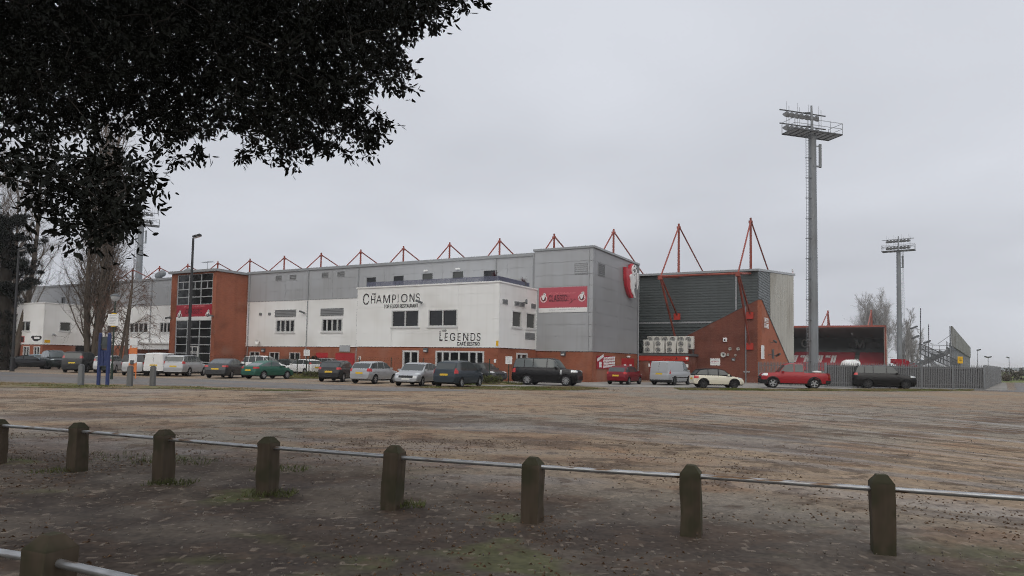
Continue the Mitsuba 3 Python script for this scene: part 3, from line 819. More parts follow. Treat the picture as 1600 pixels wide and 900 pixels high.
for ch, a in zip('EGENDS', (-10.16, -9.66, -8.92, -8.42, -7.72, -7.12)):
    w_ = {'E': 0.34, 'G': 0.56, 'N': 0.54, 'D': 0.50, 'S': 0.38}[ch]
    part(s, 'letter', FR.text(ch, a, 3.14, 0.62, 0.004, width=w_), 'letter_black', LOC)
part(s, 'small_line', FR.text('THE', -10.42, 3.86, 0.17, 0.004, bold=True, width=0.46), 'letter_black', LOC)
part(s, 'small_line', FR.text('CAFÉ BISTRO', -8.93, 2.77, 0.27, 0.004, bold=True, width=2.14), 'letter_black', LOC)

# banners
k = slab_sign('banner', FAb, -4.90, -0.49, 6.14, 7.86, 'banner_red', 'pale red banner with two emblems and a white strip on the grey wall', 'banner')
part(k, 'white_strip', FAb.box(-4.90, -0.49, 5.75, 6.137, 0.035, 0.075), 'sign_white', LOC)
part(k, 'lettering', FAb.text('WELCOME TO DEAN COURT', -3.95, 7.27, 0.15, 0.076, width=2.5, depth=0.01), 'banner_pale', LOC)
part(k, 'lettering', FAb.text('CLASSIC', -4.0, 6.68, 0.52, 0.076, width=1.7, depth=0.01, bold=True), 'letter_wine', LOC)
scr = [tube_mesh(FAb.put(trimesh.Trimesh([(x, z, 0.08) for x, z in pts], np.zeros((0, 3), int), process=False)).vertices, [0.018] * len(pts), 4) for pts in (
    [(-2.02, 7.1), (-2.22, 7.08), (-2.3, 6.98), (-2.15, 6.92), (-2.32, 6.84), (-2.28, 6.72), (-2.05, 6.74)],
    [(-1.98, 6.9), (-1.92, 6.74), (-1.82, 6.9), (-1.9, 6.55), (-2.05, 6.46), (-1.85, 6.62), (-1.7, 6.78), (-1.6, 6.88), (-1.66, 6.74), (-1.5, 6.76), (-1.4, 6.9), (-1.36, 6.76), (-1.22, 6.9)])]
part(k, 'lettering', cat(scr), 'letter_wine', LOC)
part(k, 'small_print', cat([FAb.box(a, a + l, 5.93, 5.97, 0.075, 0.079) for a, l in ((-3.9, 0.6), (-3.2, 0.9), (-2.2, 0.5), (-1.65, 0.12))]), 'letter_grey', LOC)
for a in (-4.45, -0.95):
    little_crest(FAb, a, 6.6, 0.78, 0.076, k)
k = slab_sign('banner', FT, -47.5, -41.66, 5.79, 7.08, 'tower_red', 'dark red banner with two emblems across the glazed brick tower', 'banner', d=-0.05)
part(k, 'white_strip', FT.box(-47.5, -41.66, 5.4, 5.787, -0.05, -0.01), 'sign_white', LOC)
part(k, 'lettering', FT.text('WELCOME TO DEAN COURT', -46.2, 6.8, 0.19, -0.008, width=3.4, depth=0.012), 'banner_pale', LOC)
part(k, 'lettering', FT.text('CLASSIC', -46.0, 6.12, 0.5, -0.008, width=2.8, depth=0.008), 'letter_wine', LOC)
for a in (-46.95, -42.25):
    little_crest(FT, a, 5.55, 0.9, -0.008, k)

# the big cut-out emblem on the end block: shield edge, head in profile, ball over the brow
ck = thing('club_emblem', 'large red and white cut-out emblem of a head and ball on grey wall', 'emblem')
shield = [(6.95, 10.30), (7.6, 10.22), (8.15, 10.28), (8.30, 10.62), (8.75, 10.84), (9.25, 10.72), (9.62, 10.20), (9.45, 9.75), (8.95, 9.40), (8.7, 8.9), (8.55, 8.2), (8.95, 7.66), (8.55, 7.62), (7.9, 7.95), (7.35, 8.55), (7.02, 9.3)]
part(ck, 'shield', FS.put(tm(man(prism_poly(shield, 0.30)).translate([0, 0, 0.05]))), 'crest_red', LOC)
head = [(7.75, 9.55), (8.1, 9.8), (8.75, 9.82), (9.15, 9.65), (9.25, 9.2), (9.0, 8.95), (9.25, 8.62), (8.95, 8.56), (8.95, 8.3), (9.35, 7.72), (9.15, 7.66), (8.35, 8.15), (8.1, 8.5), (8.05, 9.1)]
part(ck, 'head', FS.put(tm(man(prism_poly(head, 0.08)).translate([0, 0, 0.352]))), 'sign_white', LOC)
ballm = trimesh.creation.cylinder(0.62, 0.08, sections=28)
ballm.apply_transform(np.diag([1.05, 0.9, 1, 1.0]))
ballm.apply_translation([9.02, 10.2, 0.392])
part(ck, 'ball', FS.put(ballm), 'sign_white', LOC)
pat = [trimesh.creation.cylinder(0.2, 0.03, sections=5)]
pat[0].apply_translation([9.02, 10.2, 0.444])
for t in range(5):
    c = trimesh.creation.cylinder(0.09, 0.03, sections=5)
    c.apply_translation([9.02 + 0.48 * math.cos(t * 1.257 + 0.6), 10.2 + 0.44 * math.sin(t * 1.257 + 0.6), 0.444])
    pat.append(c)
part(ck, 'ball_patches', cat([FS.put(c) for c in pat]), 'letter_black', LOC)
hair = [[(9.7, 9.95), (10.25, 10.15), (10.32, 9.2), (10.05, 8.55), (9.98, 9.3)], [(9.32, 9.62), (9.62, 9.75), (9.66, 9.15), (9.5, 8.95)]]
part(ck, 'stripe', cat([FS.put(tm(man(prism_poly(h, 0.08)).translate([0, 0, 0.3]))) for h in hair]), 'sign_white', LOC)

# poster by the red door: a red board covered with white slips of print
k = slab_sign('poster', FS, 0.92, 4.95, 1.11, 2.2, 'tower_red', 'red poster covered with white slips of print beside the red door', 'poster', d=0.0)
rr = random.Random(4)
slips = []
for row in range(4):
    a = 2.3 + rr.uniform(0, 0.15)
    while a < 4.9:
        l = rr.uniform(0.3, 0.8)
        m = bx(a, min(a + l, 5.1), 0, 0.19, 0, 0.01)
        m.apply_transform(trimesh.transformations.rotation_matrix(0.045, [0, 0, 1], [2.3, 0, 0]))
        m.apply_translation([0, 1.16 + row * 0.235, 0.045])
        slips.append(FS.put(m))
        a += l + 0.05
part(k, 'slips', cat(slips), 'sign_white', LOC)
m1 = bx(0, 1.45, 0, 0.24, 0, 0.012)
m1.apply_transform(trimesh.transformations.rotation_matrix(0.28, [0, 0, 1]))
m1.apply_translation([1.0, 1.7, 0.046])
m2 = bx(1.4, 1.95, 1.22, 1.68, 0.042, 0.052)
part(k, 'slips', cat([FS.put(m1), FS.put(m2)]), 'sign_white', LOC)
part(k, 'print', cat([FS.box(2.45 + 0.5 * c + rr.uniform(0, .1), 2.75 + 0.5 * c + rr.uniform(0, .1), 1.22 + r_ * 0.245, 1.27 + r_ * 0.245, 0.056, 0.06) for r_ in range(4) for c in range(5)]), 'banner_red', LOC)

# signs on the wing walls
k = thing('wall_lettering', 'white letters reading West Stand on the sloping red brick wall', 'sign')
part(k, 'lettering', FG2.text('WEST', 16.0, 5.73, 0.42, 0.366, bold=True, width=2.5), 'sign_white', LOC)
part(k, 'lettering', FG2.text('STAND', 15.85, 5.2, 0.42, 0.366, bold=True, width=2.75), 'sign_white', LOC)
slab_sign('sign_board', FG2, 14.1, 15.7, 2.23, 3.49, 'sign_white', 'tall blank white board at the corner of the red brick wing wall', 'sign', d=0.366)
k = slab_sign('sign_board', FW, 6.12, 7.04, 1.55, 2.21, 'sign_white', 'white notice with red print low on the dark red wall', 'sign', d=0.003)
part(k, 'print', cat([FW.box(6.22 + 0.1 * i_, 6.29 + 0.1 * i_, 1.86, 1.93, 0.043, 0.047) for i_ in range(7)]), 'banner_red', LOC)
part(k, 'print', cat([FW.box(6.2, 6.9, z, z + 0.03, 0.043, 0.047) for z in (2.08, 2.02, 1.7)]), 'letter_grey', LOC)
k = thing('wall_lettering', 'dark letter A with small print on the red fascia over the turnstile doors', 'sign')
part(k, 'lettering', FP.text('A', 3.61, 2.0, 0.24, 0.061, bold=True), 'letter_wine', LOC)
part(k, 'small_print', cat([FP.box(2.4 + 0.12 * i_, 2.49 + 0.12 * i_, 2.04, 2.09, 0.06, 0.066) for i_ in range(8)]), 'letter_wine', LOC)
bd = trimesh.creation.cylinder(0.13, 0.02, sections=20)
bd.apply_translation([4.69, 2.16, 0.072])
solo('round_badge', FP.put(bd), 'sign_white', 'round white badge at the end of the red fascia', 'sign', M=LOC)
slab_sign('sign_board', FP, 1.0, 1.17, 1.31, 1.61, 'sign_white', 'small white notice left of the plant room doors, behind the silver van', 'sign', d=-0.018)
slab_sign('sign_board', FP, 4.58, 4.80, 1.32, 1.62, 'sign_white', 'small white notice right of the plant room doors, above the van', 'sign', d=-0.018)
slab_sign('sign_board', FP, 3.0, 3.32, 1.70, 1.88, 'sign_yellow', 'small yellow warning sign under the red fascia', 'sign', d=-0.018)
slab_sign('sign_board', FR, -4.89 - 0.42, -4.7 - 0.42, 2.76, 3.15, 'sign_yellow', 'small yellow sign on the corner of the white restaurant wall', 'sign', d=0.006)
slab_sign('notice_box', FR, -19.08, -18.85, 1.5, 1.78, 'sign_white', 'small white notice on the brick at the left end of the restaurant', 'sign', d=-0.04)
slab_sign('notice_box', FR, -5.5, -5.32, 1.46, 1.74, 'sign_white', 'small white notice on the brick at the right corner of the restaurant', 'sign', d=-0.04)
k = slab_sign('sign_board', FRm, -76.9, -73.5, 2.86, 3.64, 'bright_red', 'red and white shop sign on the far white wall behind the dark car', 'sign', d=0.006)
part(k, 'print', FRm.box(-76.4, -74.6, 2.98, 3.22, 0.046, 0.052), 'sign_white', LOC)
part(k, 'print', FRm.box(-74.2, -73.6, 2.92, 3.56, 0.046, 0.052), 'letter_black', LOC)
k = slab_sign('sign_board', FRm, -72.1, -69.35, 2.82, 3.74, 'sign_white', 'white sign with a dark curved emblem on the far white wall', 'sign', d=0.006)
arc = Polygon([(-71.95, 3.5), (-71.6, 3.68), (-69.7, 3.68), (-69.42, 3.5), (-69.7, 3.2), (-70.5, 3.0), (-71.2, 3.02), (-71.6, 3.3)]).difference(sbox(-71.2, 3.3, -69.95, 3.55))
part(k, 'emblem', FRm.put(tm(man(trimesh.creation.extrude_polygon(arc, 0.006, engine='earcut')).translate([0, 0, 0.046]))), 'letter_black', LOC)
slab_sign('sign_board', FRSm, -6.2, -5.6, 2.85, 3.2, 'sign_yellow', 'small yellow sign at the corner of the far white building', 'sign', d=0.006)


def wall_lamp(face, a, z, d0, label, group=None, big=1.0):
    k = thing('wall_lamp', label, 'lamp', group)
    part(k, 'body', face.put(rbx(a - 0.2 * big, a + 0.2 * big, z - 0.17 * big, z + 0.17 * big, d0 + 0.003, d0 + 0.2 * big)), 'steel_dark', LOC)
    part(k, 'lens', face.box(a - 0.15 * big, a + 0.15 * big, z - 0.13 * big, z - 0.01, d0 + 0.2 * big, d0 + 0.215 * big), 'lamp_face', LOC)


wall_lamp(FR, -11.93, 2.38, -0.045, 'dark box lamp on the brick between the restaurant doors')
wall_lamp(FAb, -2.58, 2.30, -0.04, 'dark box lamp on the brick under the grey end block')
wall_lamp(FA, -38.1, 2.32, -0.03, 'dark box lamp on the brick right of the stair tower', big=1.1)
wall_lamp(FW, 8.28, 2.15, 0.0, 'dark box lamp low on the red wing wall beneath the round lamps', big=0.8)


def camera_thing(face, a, z, d0, label, name='security_camera', lean=-0.35, L_=0.6, mat='steel_dark', group=None):
    k = thing(name, label, 'camera', group)
    part(k, 'bracket', face.put(bar([a, z - 0.1, d0], [a, z - 0.05, d0 + 0.35], 0.06)), mat, LOC)
    b = rbx(-L_ / 2, L_ / 2, -0.09, 0.09, -0.09, 0.09)
    b.apply_transform(trimesh.transformations.rotation_matrix(lean, [0, 0, 1]))
    b.apply_transform(trimesh.transformations.rotation_matrix(0.5, [0, 1, 0]))
    b.apply_translation([a, z, d0 + 0.42])
    part(k, 'housing', face.put(b), mat, LOC)


camera_thing(FR, -12.46, 6.32, 0.0, 'dark wall camera right of the upper restaurant lettering')
camera_thing(FRS, -2.75, 6.47, 0.0, 'dark wall camera over the small grilles on the white side wall', lean=0.5)
camera_thing(FA, -32.2, 6.3, 0.0, 'dark wall camera between the two louvred windows')
camera_thing(FG2, 19.7, 4.0, 0.364, 'dark camera high on the sloping red wall', lean=0.3)
camera_thing(FG2, 18.3, 2.75, 0.364, 'upright dark camera beside the tall white board', lean=1.5, L_=0.9)
camera_thing(FG2, 21.7, 2.72, 0.364, 'low dark camera near the foot of the red slope', lean=-0.2, L_=1.0)
camera_thing(FRSm, -5.35, 3.85, 0.0, 'pale wall camera on the far white building', mat='frame_grey')
camera_thing(FT, -48.3, 5.7, 0.0, 'dark camera on the left edge of the brick tower', lean=0.2)
camera_thing(FT, -41.3, 5.85, 0.0, 'dark camera on the right edge of the brick tower', lean=-0.2)
k = thing('flood_lamp', 'round white lamp at the foot of the white wall beside the brick tower', 'lamp')
part(k, 'bowl', FA.put(revolve([(0, 0), (0.16, 0.02), (0.3, 0.2), (0.27, 0.2), (0.12, 0.05), (0, 0.04)], 16).apply_translation([-38.8, 3.2, 0.2])), 'plastic_white', LOC, smooth=30)
part(k, 'bracket', FA.put(bar([-38.8, 3.2, 0], [-38.8, 3.2, 0.22], 0.06)), 'steel_dark', LOC)
for a, z, r_, lab in ((7.98, 3.13, 0.15, 'left of the upper pair of round lamps on the red wing wall'), (8.72, 3.13, 0.15, 'right of the upper pair of round lamps on the red wing wall'), (7.36, 2.57, 0.24, 'largest round lamp on the red wing wall'), (7.8, 2.57, 0.12, 'small round lamp beside the largest one on the red wing wall'), (8.48, 2.54, 0.10, 'smallest round lamp on the red wing wall, nearest the downpipe')):
    k = thing('round_lamp', lab, 'lamp')
    part(k, 'bowl', FW.put(revolve([(0, 0), (r_ * 0.6, 0.0), (r_, 0.16), (r_ * 0.88, 0.17), (r_ * 0.5, 0.04), (0, 0.03)], 18).apply_translation([a, z, 0.06])), 'ac_white', LOC, smooth=30)
    part(k, 'bulb', FW.put(trimesh.creation.icosphere(1, r_ * 0.4).apply_translation([a, z, 0.13])), 'steel_dark', LOC, smooth=True)
    part(k, 'bracket', FW.put(bar([a, z, 0], [a, z, 0.08], 0.08)), 'steel_dark', LOC)
k = thing('vent_box', 'white vent box high on the red wing wall above the round lamps', 'vent')
part(k, 'casing', FW.put(rbx(7.33, 7.68, 3.78, 4.17, 0.003, 0.2)), 'plastic_white', LOC)
part(k, 'opening', FW.box(7.43, 7.56, 3.86, 4.04, 0.2, 0.206), 'letter_black', LOC)
for a, lab in ((-16.78, 'white lamp over the third upper balcony window'), (-13.2, 'white lamp over the fourth upper balcony window')):
    solo('bulkhead_lamp', FA.put(rbx(a - 0.22, a + 0.22, 9.84, 9.98, 0.01, 0.2)), 'plastic_white', lab, 'lamp', M=LOC)
solo('bulkhead_lamp', FS.put(rbx(8.35, 8.8, 2.14, 2.28, -0.04, 0.15)), 'plastic_white', 'white lamp over the red door of the end block', 'lamp', M=LOC)

# air conditioning units on the plant room roof
def ac_unit(u, v, z, w, h, label, group):
    k = thing('air_conditioner', label, 'air conditioner', group)
    x = -u
    fz = (z + h * 0.27, z + h * 0.74)
    body = man(rbx(x - w / 2, x + w / 2, v, v + 0.42, z + 0.06, z + h, 0.025))
    r_ = h * 0.2
    for zz in fz:
        cyl = m3.Manifold.cylinder(0.3, r_, r_, 24).rotate([90, 0, 0]).translate([x - w * 0.12, v + 0.1, zz])
        body -= cyl
    part(k, 'casing', tm(body), 'ac_white', LOC, smooth=25)
    part(k, 'feet', cat([bx(x - w * 0.4, x - w * 0.3, v + 0.03, v + 0.4, z, z + 0.06), bx(x + w * 0.3, x + w * 0.4, v + 0.03, v + 0.4, z, z + 0.06)]), 'steel_dark', LOC)
    for zz in fz:
        cx = x - w * 0.12
        bl = [revolve([(0, -0.02), (0.06, -0.02), (0.06, 0.02), (0, 0.02)], 12, 'y')]
        for t in range(3):
            b = bx(0.05, r_ * 0.9, -0.008, 0.008, -0.05, 0.05)
            b.apply_transform(trimesh.transformations.rotation_matrix(0.5, [1, 0, 0]))
            b.apply_transform(trimesh.transformations.rotation_matrix(t * 2.094 + 0.4, [0, 1, 0]))
            bl.append(b)
        part(k, 'fan', cat(bl).apply_translation([cx, v + 0.07, zz]), 'frame_grey', LOC)
        gr = []
        for q_ in (0.35, 0.6, 0.85, 1.0):
            g_ = trimesh.creation.torus(r_ * q_, 0.007, 20, 4)
            g_.apply_transform(trimesh.transformations.rotation_matrix(math.pi / 2, [1, 0, 0]))
            gr.append(g_)
        for t in range(4):
            gr.append(bar([-r_ * math.cos(t * .785), 0, -r_ * math.sin(t * .785)], [r_ * math.cos(t * .785), 0, r_ * math.sin(t * .785)], 0.009))
        part(k, 'grille', cat(gr).apply_translation([cx, v - 0.01, zz]), 'steel_dark', LOC)


for i_, (u, nm) in enumerate(((-0.80, 'first'), (-1.85, 'second'), (-2.96, 'third'), (-4.05, 'fourth'))):
    ac_unit(u, 12.1, 2.585, 0.96, 1.23, f'white two-fan air conditioner, {nm} from left in the front row on the roof', 'air conditioners in the front row')
for i_, (u, nm) in enumerate(((-0.62, 'first'), (-1.33, 'second'), (-2.13, 'third'), (-2.86, 'fourth'), (-3.7, 'fifth'), (-4.4, 'sixth'))):
    ac_unit(u, 13.35, 3.0, 0.7 if i_ < 5 else 0.78, 1.28, f'white air conditioner, {nm} from the left in the raised back row', 'air conditioners in the back row')
solo('equipment_stand', cat([bx(x_, x_ + 0.06, 13.4, 13.46, 2.582, 2.96) for x_ in np.linspace(0.3, 4.7, 8)] + [bx(x_, x_ + 0.06, 13.72, 13.78, 2.582, 2.96) for x_ in np.linspace(0.3, 4.7, 8)] + [bx(0.2, 4.85, 13.36, 13.8, 2.96, 2.997)]), 'steel_dark', 'steel stand raising the back row of air conditioners', 'stand', M=LOC)
ac_unit(-0.18, 13.0, 2.585, 0.5, 1.35, 'narrow white air conditioner at the left end beside the grey block', None)

# on the roofs
def aerial():
    k = thing('roof_aerial', 'thin roof aerial standing over the brick stair tower', 'aerial')
    part(k, 'mast', tube_mesh([(-44.6, -2.5, 10.82), (-44.6, -2.5, 12.0)], [0.025, 0.02], 5), 'steel_dark', LOC)
    part(k, 'boom', cat([bar([-45.5, -2.5, 11.9], [-43.7, -2.5, 11.9], 0.03)] + [bar([x_, -2.8, 11.9], [x_, -2.2, 11.9], 0.02) for x_ in np.linspace(-45.4, -43.8, 7)]), 'steel_dark', LOC)


aerial()
for u, lab in ((62.5, 'left of the pair of round roof cowls left of the brick tower'), (57.2, 'right of the pair of round roof cowls left of the brick tower')):
    k = thing('roof_cowl', lab, 'vent')
    part(k, 'stem', tube_mesh([(-u, 4, 10.82), (-u, 4, 11.8)], [0.25, 0.25], 10), 'steel_dark', LOC)
    part(k, 'drum', trimesh.creation.capsule(0.7, 0.45, count=[12, 12]).apply_transform(trimesh.transformations.rotation_matrix(1.2, [0, 1, 0.3])).apply_translation([-u, 4, 12.1]), 'steel_grey', LOC, smooth=True)
for (uu_, vv_) in ((5.9, -5.9), (5.6, -1.6)):
    k = thing('balcony_plant', ('spiky dark plant at the corner of the balcony railing', 'spiky dark plant at the far end of the balcony side railing')[uu_ < 5.8], 'plant')
    r = np.random.default_rng(int(uu_ * 10))
    tri_ = []
    for _ in range(70):
        a, e, l = r.uniform(0, 6.28), r.uniform(0.2, 1.5), r.uniform(0.4, 0.8)
        dv = np.array([math.cos(a) * math.cos(e), math.sin(a) * math.cos(e), math.sin(e)]) * l
        s_ = np.array([-math.sin(a), math.cos(a), 0]) * 0.025
        b0 = np.array([-uu_, vv_, 8.1])
        tri_ += [b0 - s_, b0 + s_, b0 + dv]
    part(k, 'leaves', trimesh.Trimesh(np.array(tri_), np.arange(len(tri_)).reshape(-1, 3), process=False), 'letter_wine', LOC)
    part(k, 'pot', revolve([(0, 0), (0.2, 0), (0.26, 0.42), (0, 0.42)], 12).apply_translation([-uu_, vv_, 7.7]), 'steel_dark', LOC)
k = thing('gull', 'small pale gull on the far corner of the stand roof', 'bird')
bd = trimesh.creation.icosphere(2, 0.15)
bd.apply_transform(np.diag([0.75, 1.7, 0.9, 1]))
hd = trimesh.creation.icosphere(1, 0.085).apply_translation([0, -0.24, 0.17])
bk = trimesh.creation.cone(0.03, 0.12, sections=6).apply_transform(trimesh.transformations.rotation_matrix(1.57, [1, 0, 0])).apply_translation([0, -0.3, 0.16])
tl = trimesh.creation.cone(0.09, 0.32, sections=6).apply_transform(trimesh.transformations.rotation_matrix(-1.57, [1, 0, 0])).apply_translation([0, 0.15, 0.0])
part(k, 'body', cat([bd, hd, tl]).apply_translation([10.3, 40.6, 13.62]), 'bird_white', LOC, smooth=True)
part(k, 'beak', bk.apply_translation([10.3, 40.6, 13.62]), 'sign_yellow', LOC)
part(k, 'legs', cat([bar([10.3 + s_, 40.6, 13.26], [10.3 + s_, 40.6, 13.52], 0.02) for s_ in (-0.05, 0.05)]), 'sign_orange', LOC)
# ------------------------------------------------------------------ the other stands
# covered stand across the pitch (same axes as the grandstand)
ES = thing('seating_stand', 'covered stand with red roof edge, red seats and dark interior across the pitch', 'stadium')
Z0 = 0.0
part(ES, 'roof', trimesh.creation.extrude_polygon(Polygon([(0, 9.35), (0, 9.75), (24, 8.6), (24, 8.2)]), 110, engine='earcut').apply_transform(np.array([[0, 0, -1, 20.0], [1, 0, 0, 99.5], [0, 1, 0, 0], [0, 0, 0, 1.0]])), 'roof_dark', LOC)
part(ES, 'fascia', B(-20.0, 90, 99.2, 99.5, 9.5, 9.85), 'mast_red', LOC)
part(ES, 'rear_wall', cat([B(-19.6, 90, 122.4, 122.8, 0, 8.2), B(-19.5, 90, 113.6, 113.9, 2.6, 5.4)]), 'stand_back', LOC)
for u0 in (-18.5, -15.2):
    part(ES, 'window', B(u0, u0 + 2.9, 122.3, 122.39, 5.9, 7.3), 'blind', LOC)
ew = trimesh.creation.extrude_polygon(Polygon([(99.7, 0), (122.6, 0), (122.6, 8.3), (99.7, 9.4)]), 0.4, engine='earcut')
part(ES, 'end_wall', Face('u', -20.0).put(tm(man(ew).translate([0, 0, -0.4]))), 'cream_render', LOC)
part(ES, 'end_trim', B(-20.05, -19.75, 99.2, 99.68, 0, 9.5), 'mast_red', LOC)
part(ES, 'terrace', trimesh.creation.extrude_polygon(Polygon([(101, 0)] + sum([[(101 + 0.85 * k_, 0.6 + 0.26 * k_), (101.85 + 0.85 * k_, 0.6 + 0.26 * k_)] for k_ in range(19)], []) + [(117.2, 0)]), 109, engine='earcut').apply_transform(np.array([[0, 0, -1, 19.5], [1, 0, 0, 0], [0, 1, 0, 0], [0, 0, 0, 1.0]])), 'concrete_step', LOC)
aisles = [-19.4, -14.9, -14.0, -2.0, -0.9, 9.4, 10.5, 20.8, 21.9, 40]
for k_ in range(14):
    v = 101.5 + 0.85 * k_
    z = 0.6 + 0.26 * k_
    segs = []
    for a, b in zip(aisles[0::2], aisles[1::2]):
        segs += [B(a, b, v + 0.28, v + 0.36, z + 0.25, z + 0.86), B(a, b, v - 0.12, v + 0.28, z + 0.25, z + 0.31)]
    part(ES, 'seat_row', cat(segs), 'seat_red', LOC)
wh = []
for (a, b, r0, r1) in ((-8.0, -6.6, 5, 10), (-9.4, -8.0, 9, 10), (-10.6, -9.4, 5, 10), (-3.0, -1.8, 5, 10), (-4.4, -3.0, 9, 10), (-5.4, -4.4, 5, 10)):
    for k_ in range(r0, r1 + 1):
        v, z = 101.5 + 0.85 * k_, 0.6 + 0.26 * k_
        wh += [B(a + j_ * 0.5 + 0.04, a + j_ * 0.5 + 0.46, v + 0.22, v + 0.275, z + 0.32, z + 0.86) for j_ in range(int((b - a) / 0.5))]
part(ES, 'white_seats', cat(wh), 'sign_white', LOC, label='white seats forming letters among the red ones')
FE = Face('v', 122.3)
for ch, a in (('A', -19), ('F', -8.5), ('C', 2.1), ('M', 13.4)):
    part(ES, 'letter', FE.text(ch, a, 6.1, 1.75, 0.05, bold=True, depth=0.1), 'sign_white', LOC)
for k_ in range(7):
    u = -17 + 8.6 * k_
    mk = num(f'{ES}__roof_mast')
    part(mk, 'post', tube_mesh([(-u, 117, 8.4), (-u, 117, 14.2)], [0.2, 0.2], 6), 'mast_red', LOC)
    part(mk, 'leg', tube_mesh([(-u, 117, 14), (-u - 0.3, 103, 9.5)], [0.12, 0.12], 5), 'mast_red', LOC)
    part(mk, 'leg', tube_mesh([(-u, 117, 14), (-u + 0.2, 122.5, 8.2)], [0.12, 0.12], 5), 'mast_red', LOC)
part(ES, 'roof_beam', cat([B(u - 0.1, u + 0.1, 99.6, 121, 8.1, 8.35) for u in (-14, -6, 2, 10)] + [B(-19.5, 60, 116.9, 117.1, 0.5, 8.2)][:0]), 'roof_dark', LOC)

# open seating on scaffolding at the far end of the ground (world metres)
def along(p, d, s):
    return np.asarray(p, float) + np.asarray(d, float) * s


SS = thing('scaffold_stand', 'open scaffold stand with a tall sloping backboard beyond the palisade fence', 'stand')
dv = np.array([0.568, 0.823])
p0 = np.array([57.2, 90.0])
for k_ in range(9):
    a, b = p0 + dv * 12 * k_, p0 + dv * (12 * k_ + 11.8)
    part(SS, 'backboard', cat([bar([*((a + b) / 2), 5.9], [*((a + b) / 2 + 0.001), 7.3], 0.1, 0.1)][:0] + [
        trimesh.Trimesh([[*a, 4.7], [*b, 4.7], [*b, 7.3], [*a, 7.3], [*(a + [0.12, -0.08]), 4.7], [*(b + [0.12, -0.08]), 4.7], [*(b + [0.12, -0.08]), 7.3], [*(a + [0.12, -0.08]), 7.3]],
                        [[0, 1, 2], [0, 2, 3], [4, 6, 5], [4, 7, 6], [0, 5, 1], [0, 4, 5], [3, 2, 6], [3, 6, 7], [0, 3, 7], [0, 7, 4], [1, 5, 6], [1, 6, 2]], process=False)]), 'board_grey')
    for s in (0.3, 4, 8, 11.5):
        q = a + dv * s
        part(SS, 'post', rod([*(q + [-0.1, 0.05]), 0], [*(q + [-0.1, 0.05]), 7.3 if s < 1 else 4.8], 0.07, sides=6), 'steel_grey')
perp = np.array([-0.823, 0.568])
for k_ in range(5):
    base = p0 + dv * (1.5 + 4 * k_)
    for r_ in range(7):
        c = base + perp * (0.6 + 0.85 * r_)
        z = 4.5 - 0.42 * r_
        part(SS, 'seat_deck', bar([*c, z], [*(c + dv * 3.7), z], 0.30, 0.05), 'steel_grey')
        part(SS, 'scaffold_pole', rod([*c, 0], [*c, z + (0.9 if r_ in (0, 6) else 0)], 0.035, sides=5), 'galvanised')
# the raking side of its stair
rk = []
a0_, b0_ = np.array([51.9, 88.0]), np.array([57.1, 88.2])
for t in np.linspace(0, 1, 40):
    q = a0_ + (b0_ - a0_) * t
    zt_ = 4.9 - 2.2 * t
    rk.append(bar([*q, zt_ - 1.3], [*q, zt_], 0.05))
for dz in (0.0, -0.65, -1.3):
    rk.append(bar([*a0_, 4.9 + dz], [*b0_, 2.7 + dz], 0.1))
part(SS, 'stair_side', cat(rk), 'steel_dark')
part(SS, 'seat_block', cat([bx(54.9, 56.9, 97 + .7 * t, 97.5 + .7 * t, 1.6 + .2 * t, 2.2 + .2 * t) for t in range(5)]), 'tower_red', label='dark red seats left of the scaffold stair')
part(SS, 'upright', rod([51.9, 88, 0], [52.1, 88, 9.4], 0.05, sides=6), 'steel_dark')
part(SS, 'upright', rod([55.4, 92, 0], [55.5, 92, 7.6], 0.05, sides=6), 'steel_dark')
for t in range(7):                                     # braced bays under the seat decks
    q, q2 = p0 + dv * (1.0 + 2.6 * t) + perp * 0.3, p0 + dv * (1.0 + 2.6 * t) + perp * 6.2
    part(SS, 'brace', rod([*q, 4.3], [*q2, 1.2], 0.05, sides=5), 'galvanised')
    part(SS, 'brace', rod([*q, 1.4], [*q2, 1.6], 0.04, sides=5), 'galvanised')
    part(SS, 'brace', rod([*q, 0.2], [*(q + perp * 3), 3.2], 0.04, sides=5), 'galvanised')
part(SS, 'handrail', cat([rod([52, 88.4, 4.75], [57.2, 90.2, 4.75], 0.04, sides=5), rod([52, 89.4, 4.2], [57.2, 91, 4.2], 0.04, sides=5), rod([54.5, 88.4, 4.9], [57.4, 90.3, 6.2], 0.035, sides=5), rod([52.6, 88.4, 3.9], [57.2, 90, 3.7], 0.035, sides=5)] +
     [rod([52 + t, 88.4, 0.3], [52.05 + t, 88.4, 4.75 - 0.05 * t], 0.03, sides=4) for t in (0.8, 1.7, 2.6, 3.5, 4.4)]), 'galvanised')
for x_, y_, z_, lab in ((51.2, 88.0, 6.9, 'upper small floodlamp on the thin upright left of the scaffold stand'), (51.4, 88.0, 5.7, 'lower dark floodlamp on the thin upright left of the scaffold stand'), (52.9, 88.1, 5.1, 'dark floodlamp just right of the thin upright by the scaffold stand')):
    k = thing('floodlamp', lab, 'lamp')
    h_ = rbx(-0.45, 0.45, -0.2, 0.2, -0.1, 0.1, 0.04).apply_transform(trimesh.transformations.rotation_matrix(-0.4, [0, 1, 0])).apply_translation([x_, y_, z_])
    part(k, 'housing', h_, 'steel_dark')
    part(k, 'arm', bar([x_, y_, z_], [x_ + 0.75, y_, z_ - 0.25], 0.05), 'steel_dark')
R90 = trimesh.transformations.rotation_matrix(1.5708, [0, 1, 0])
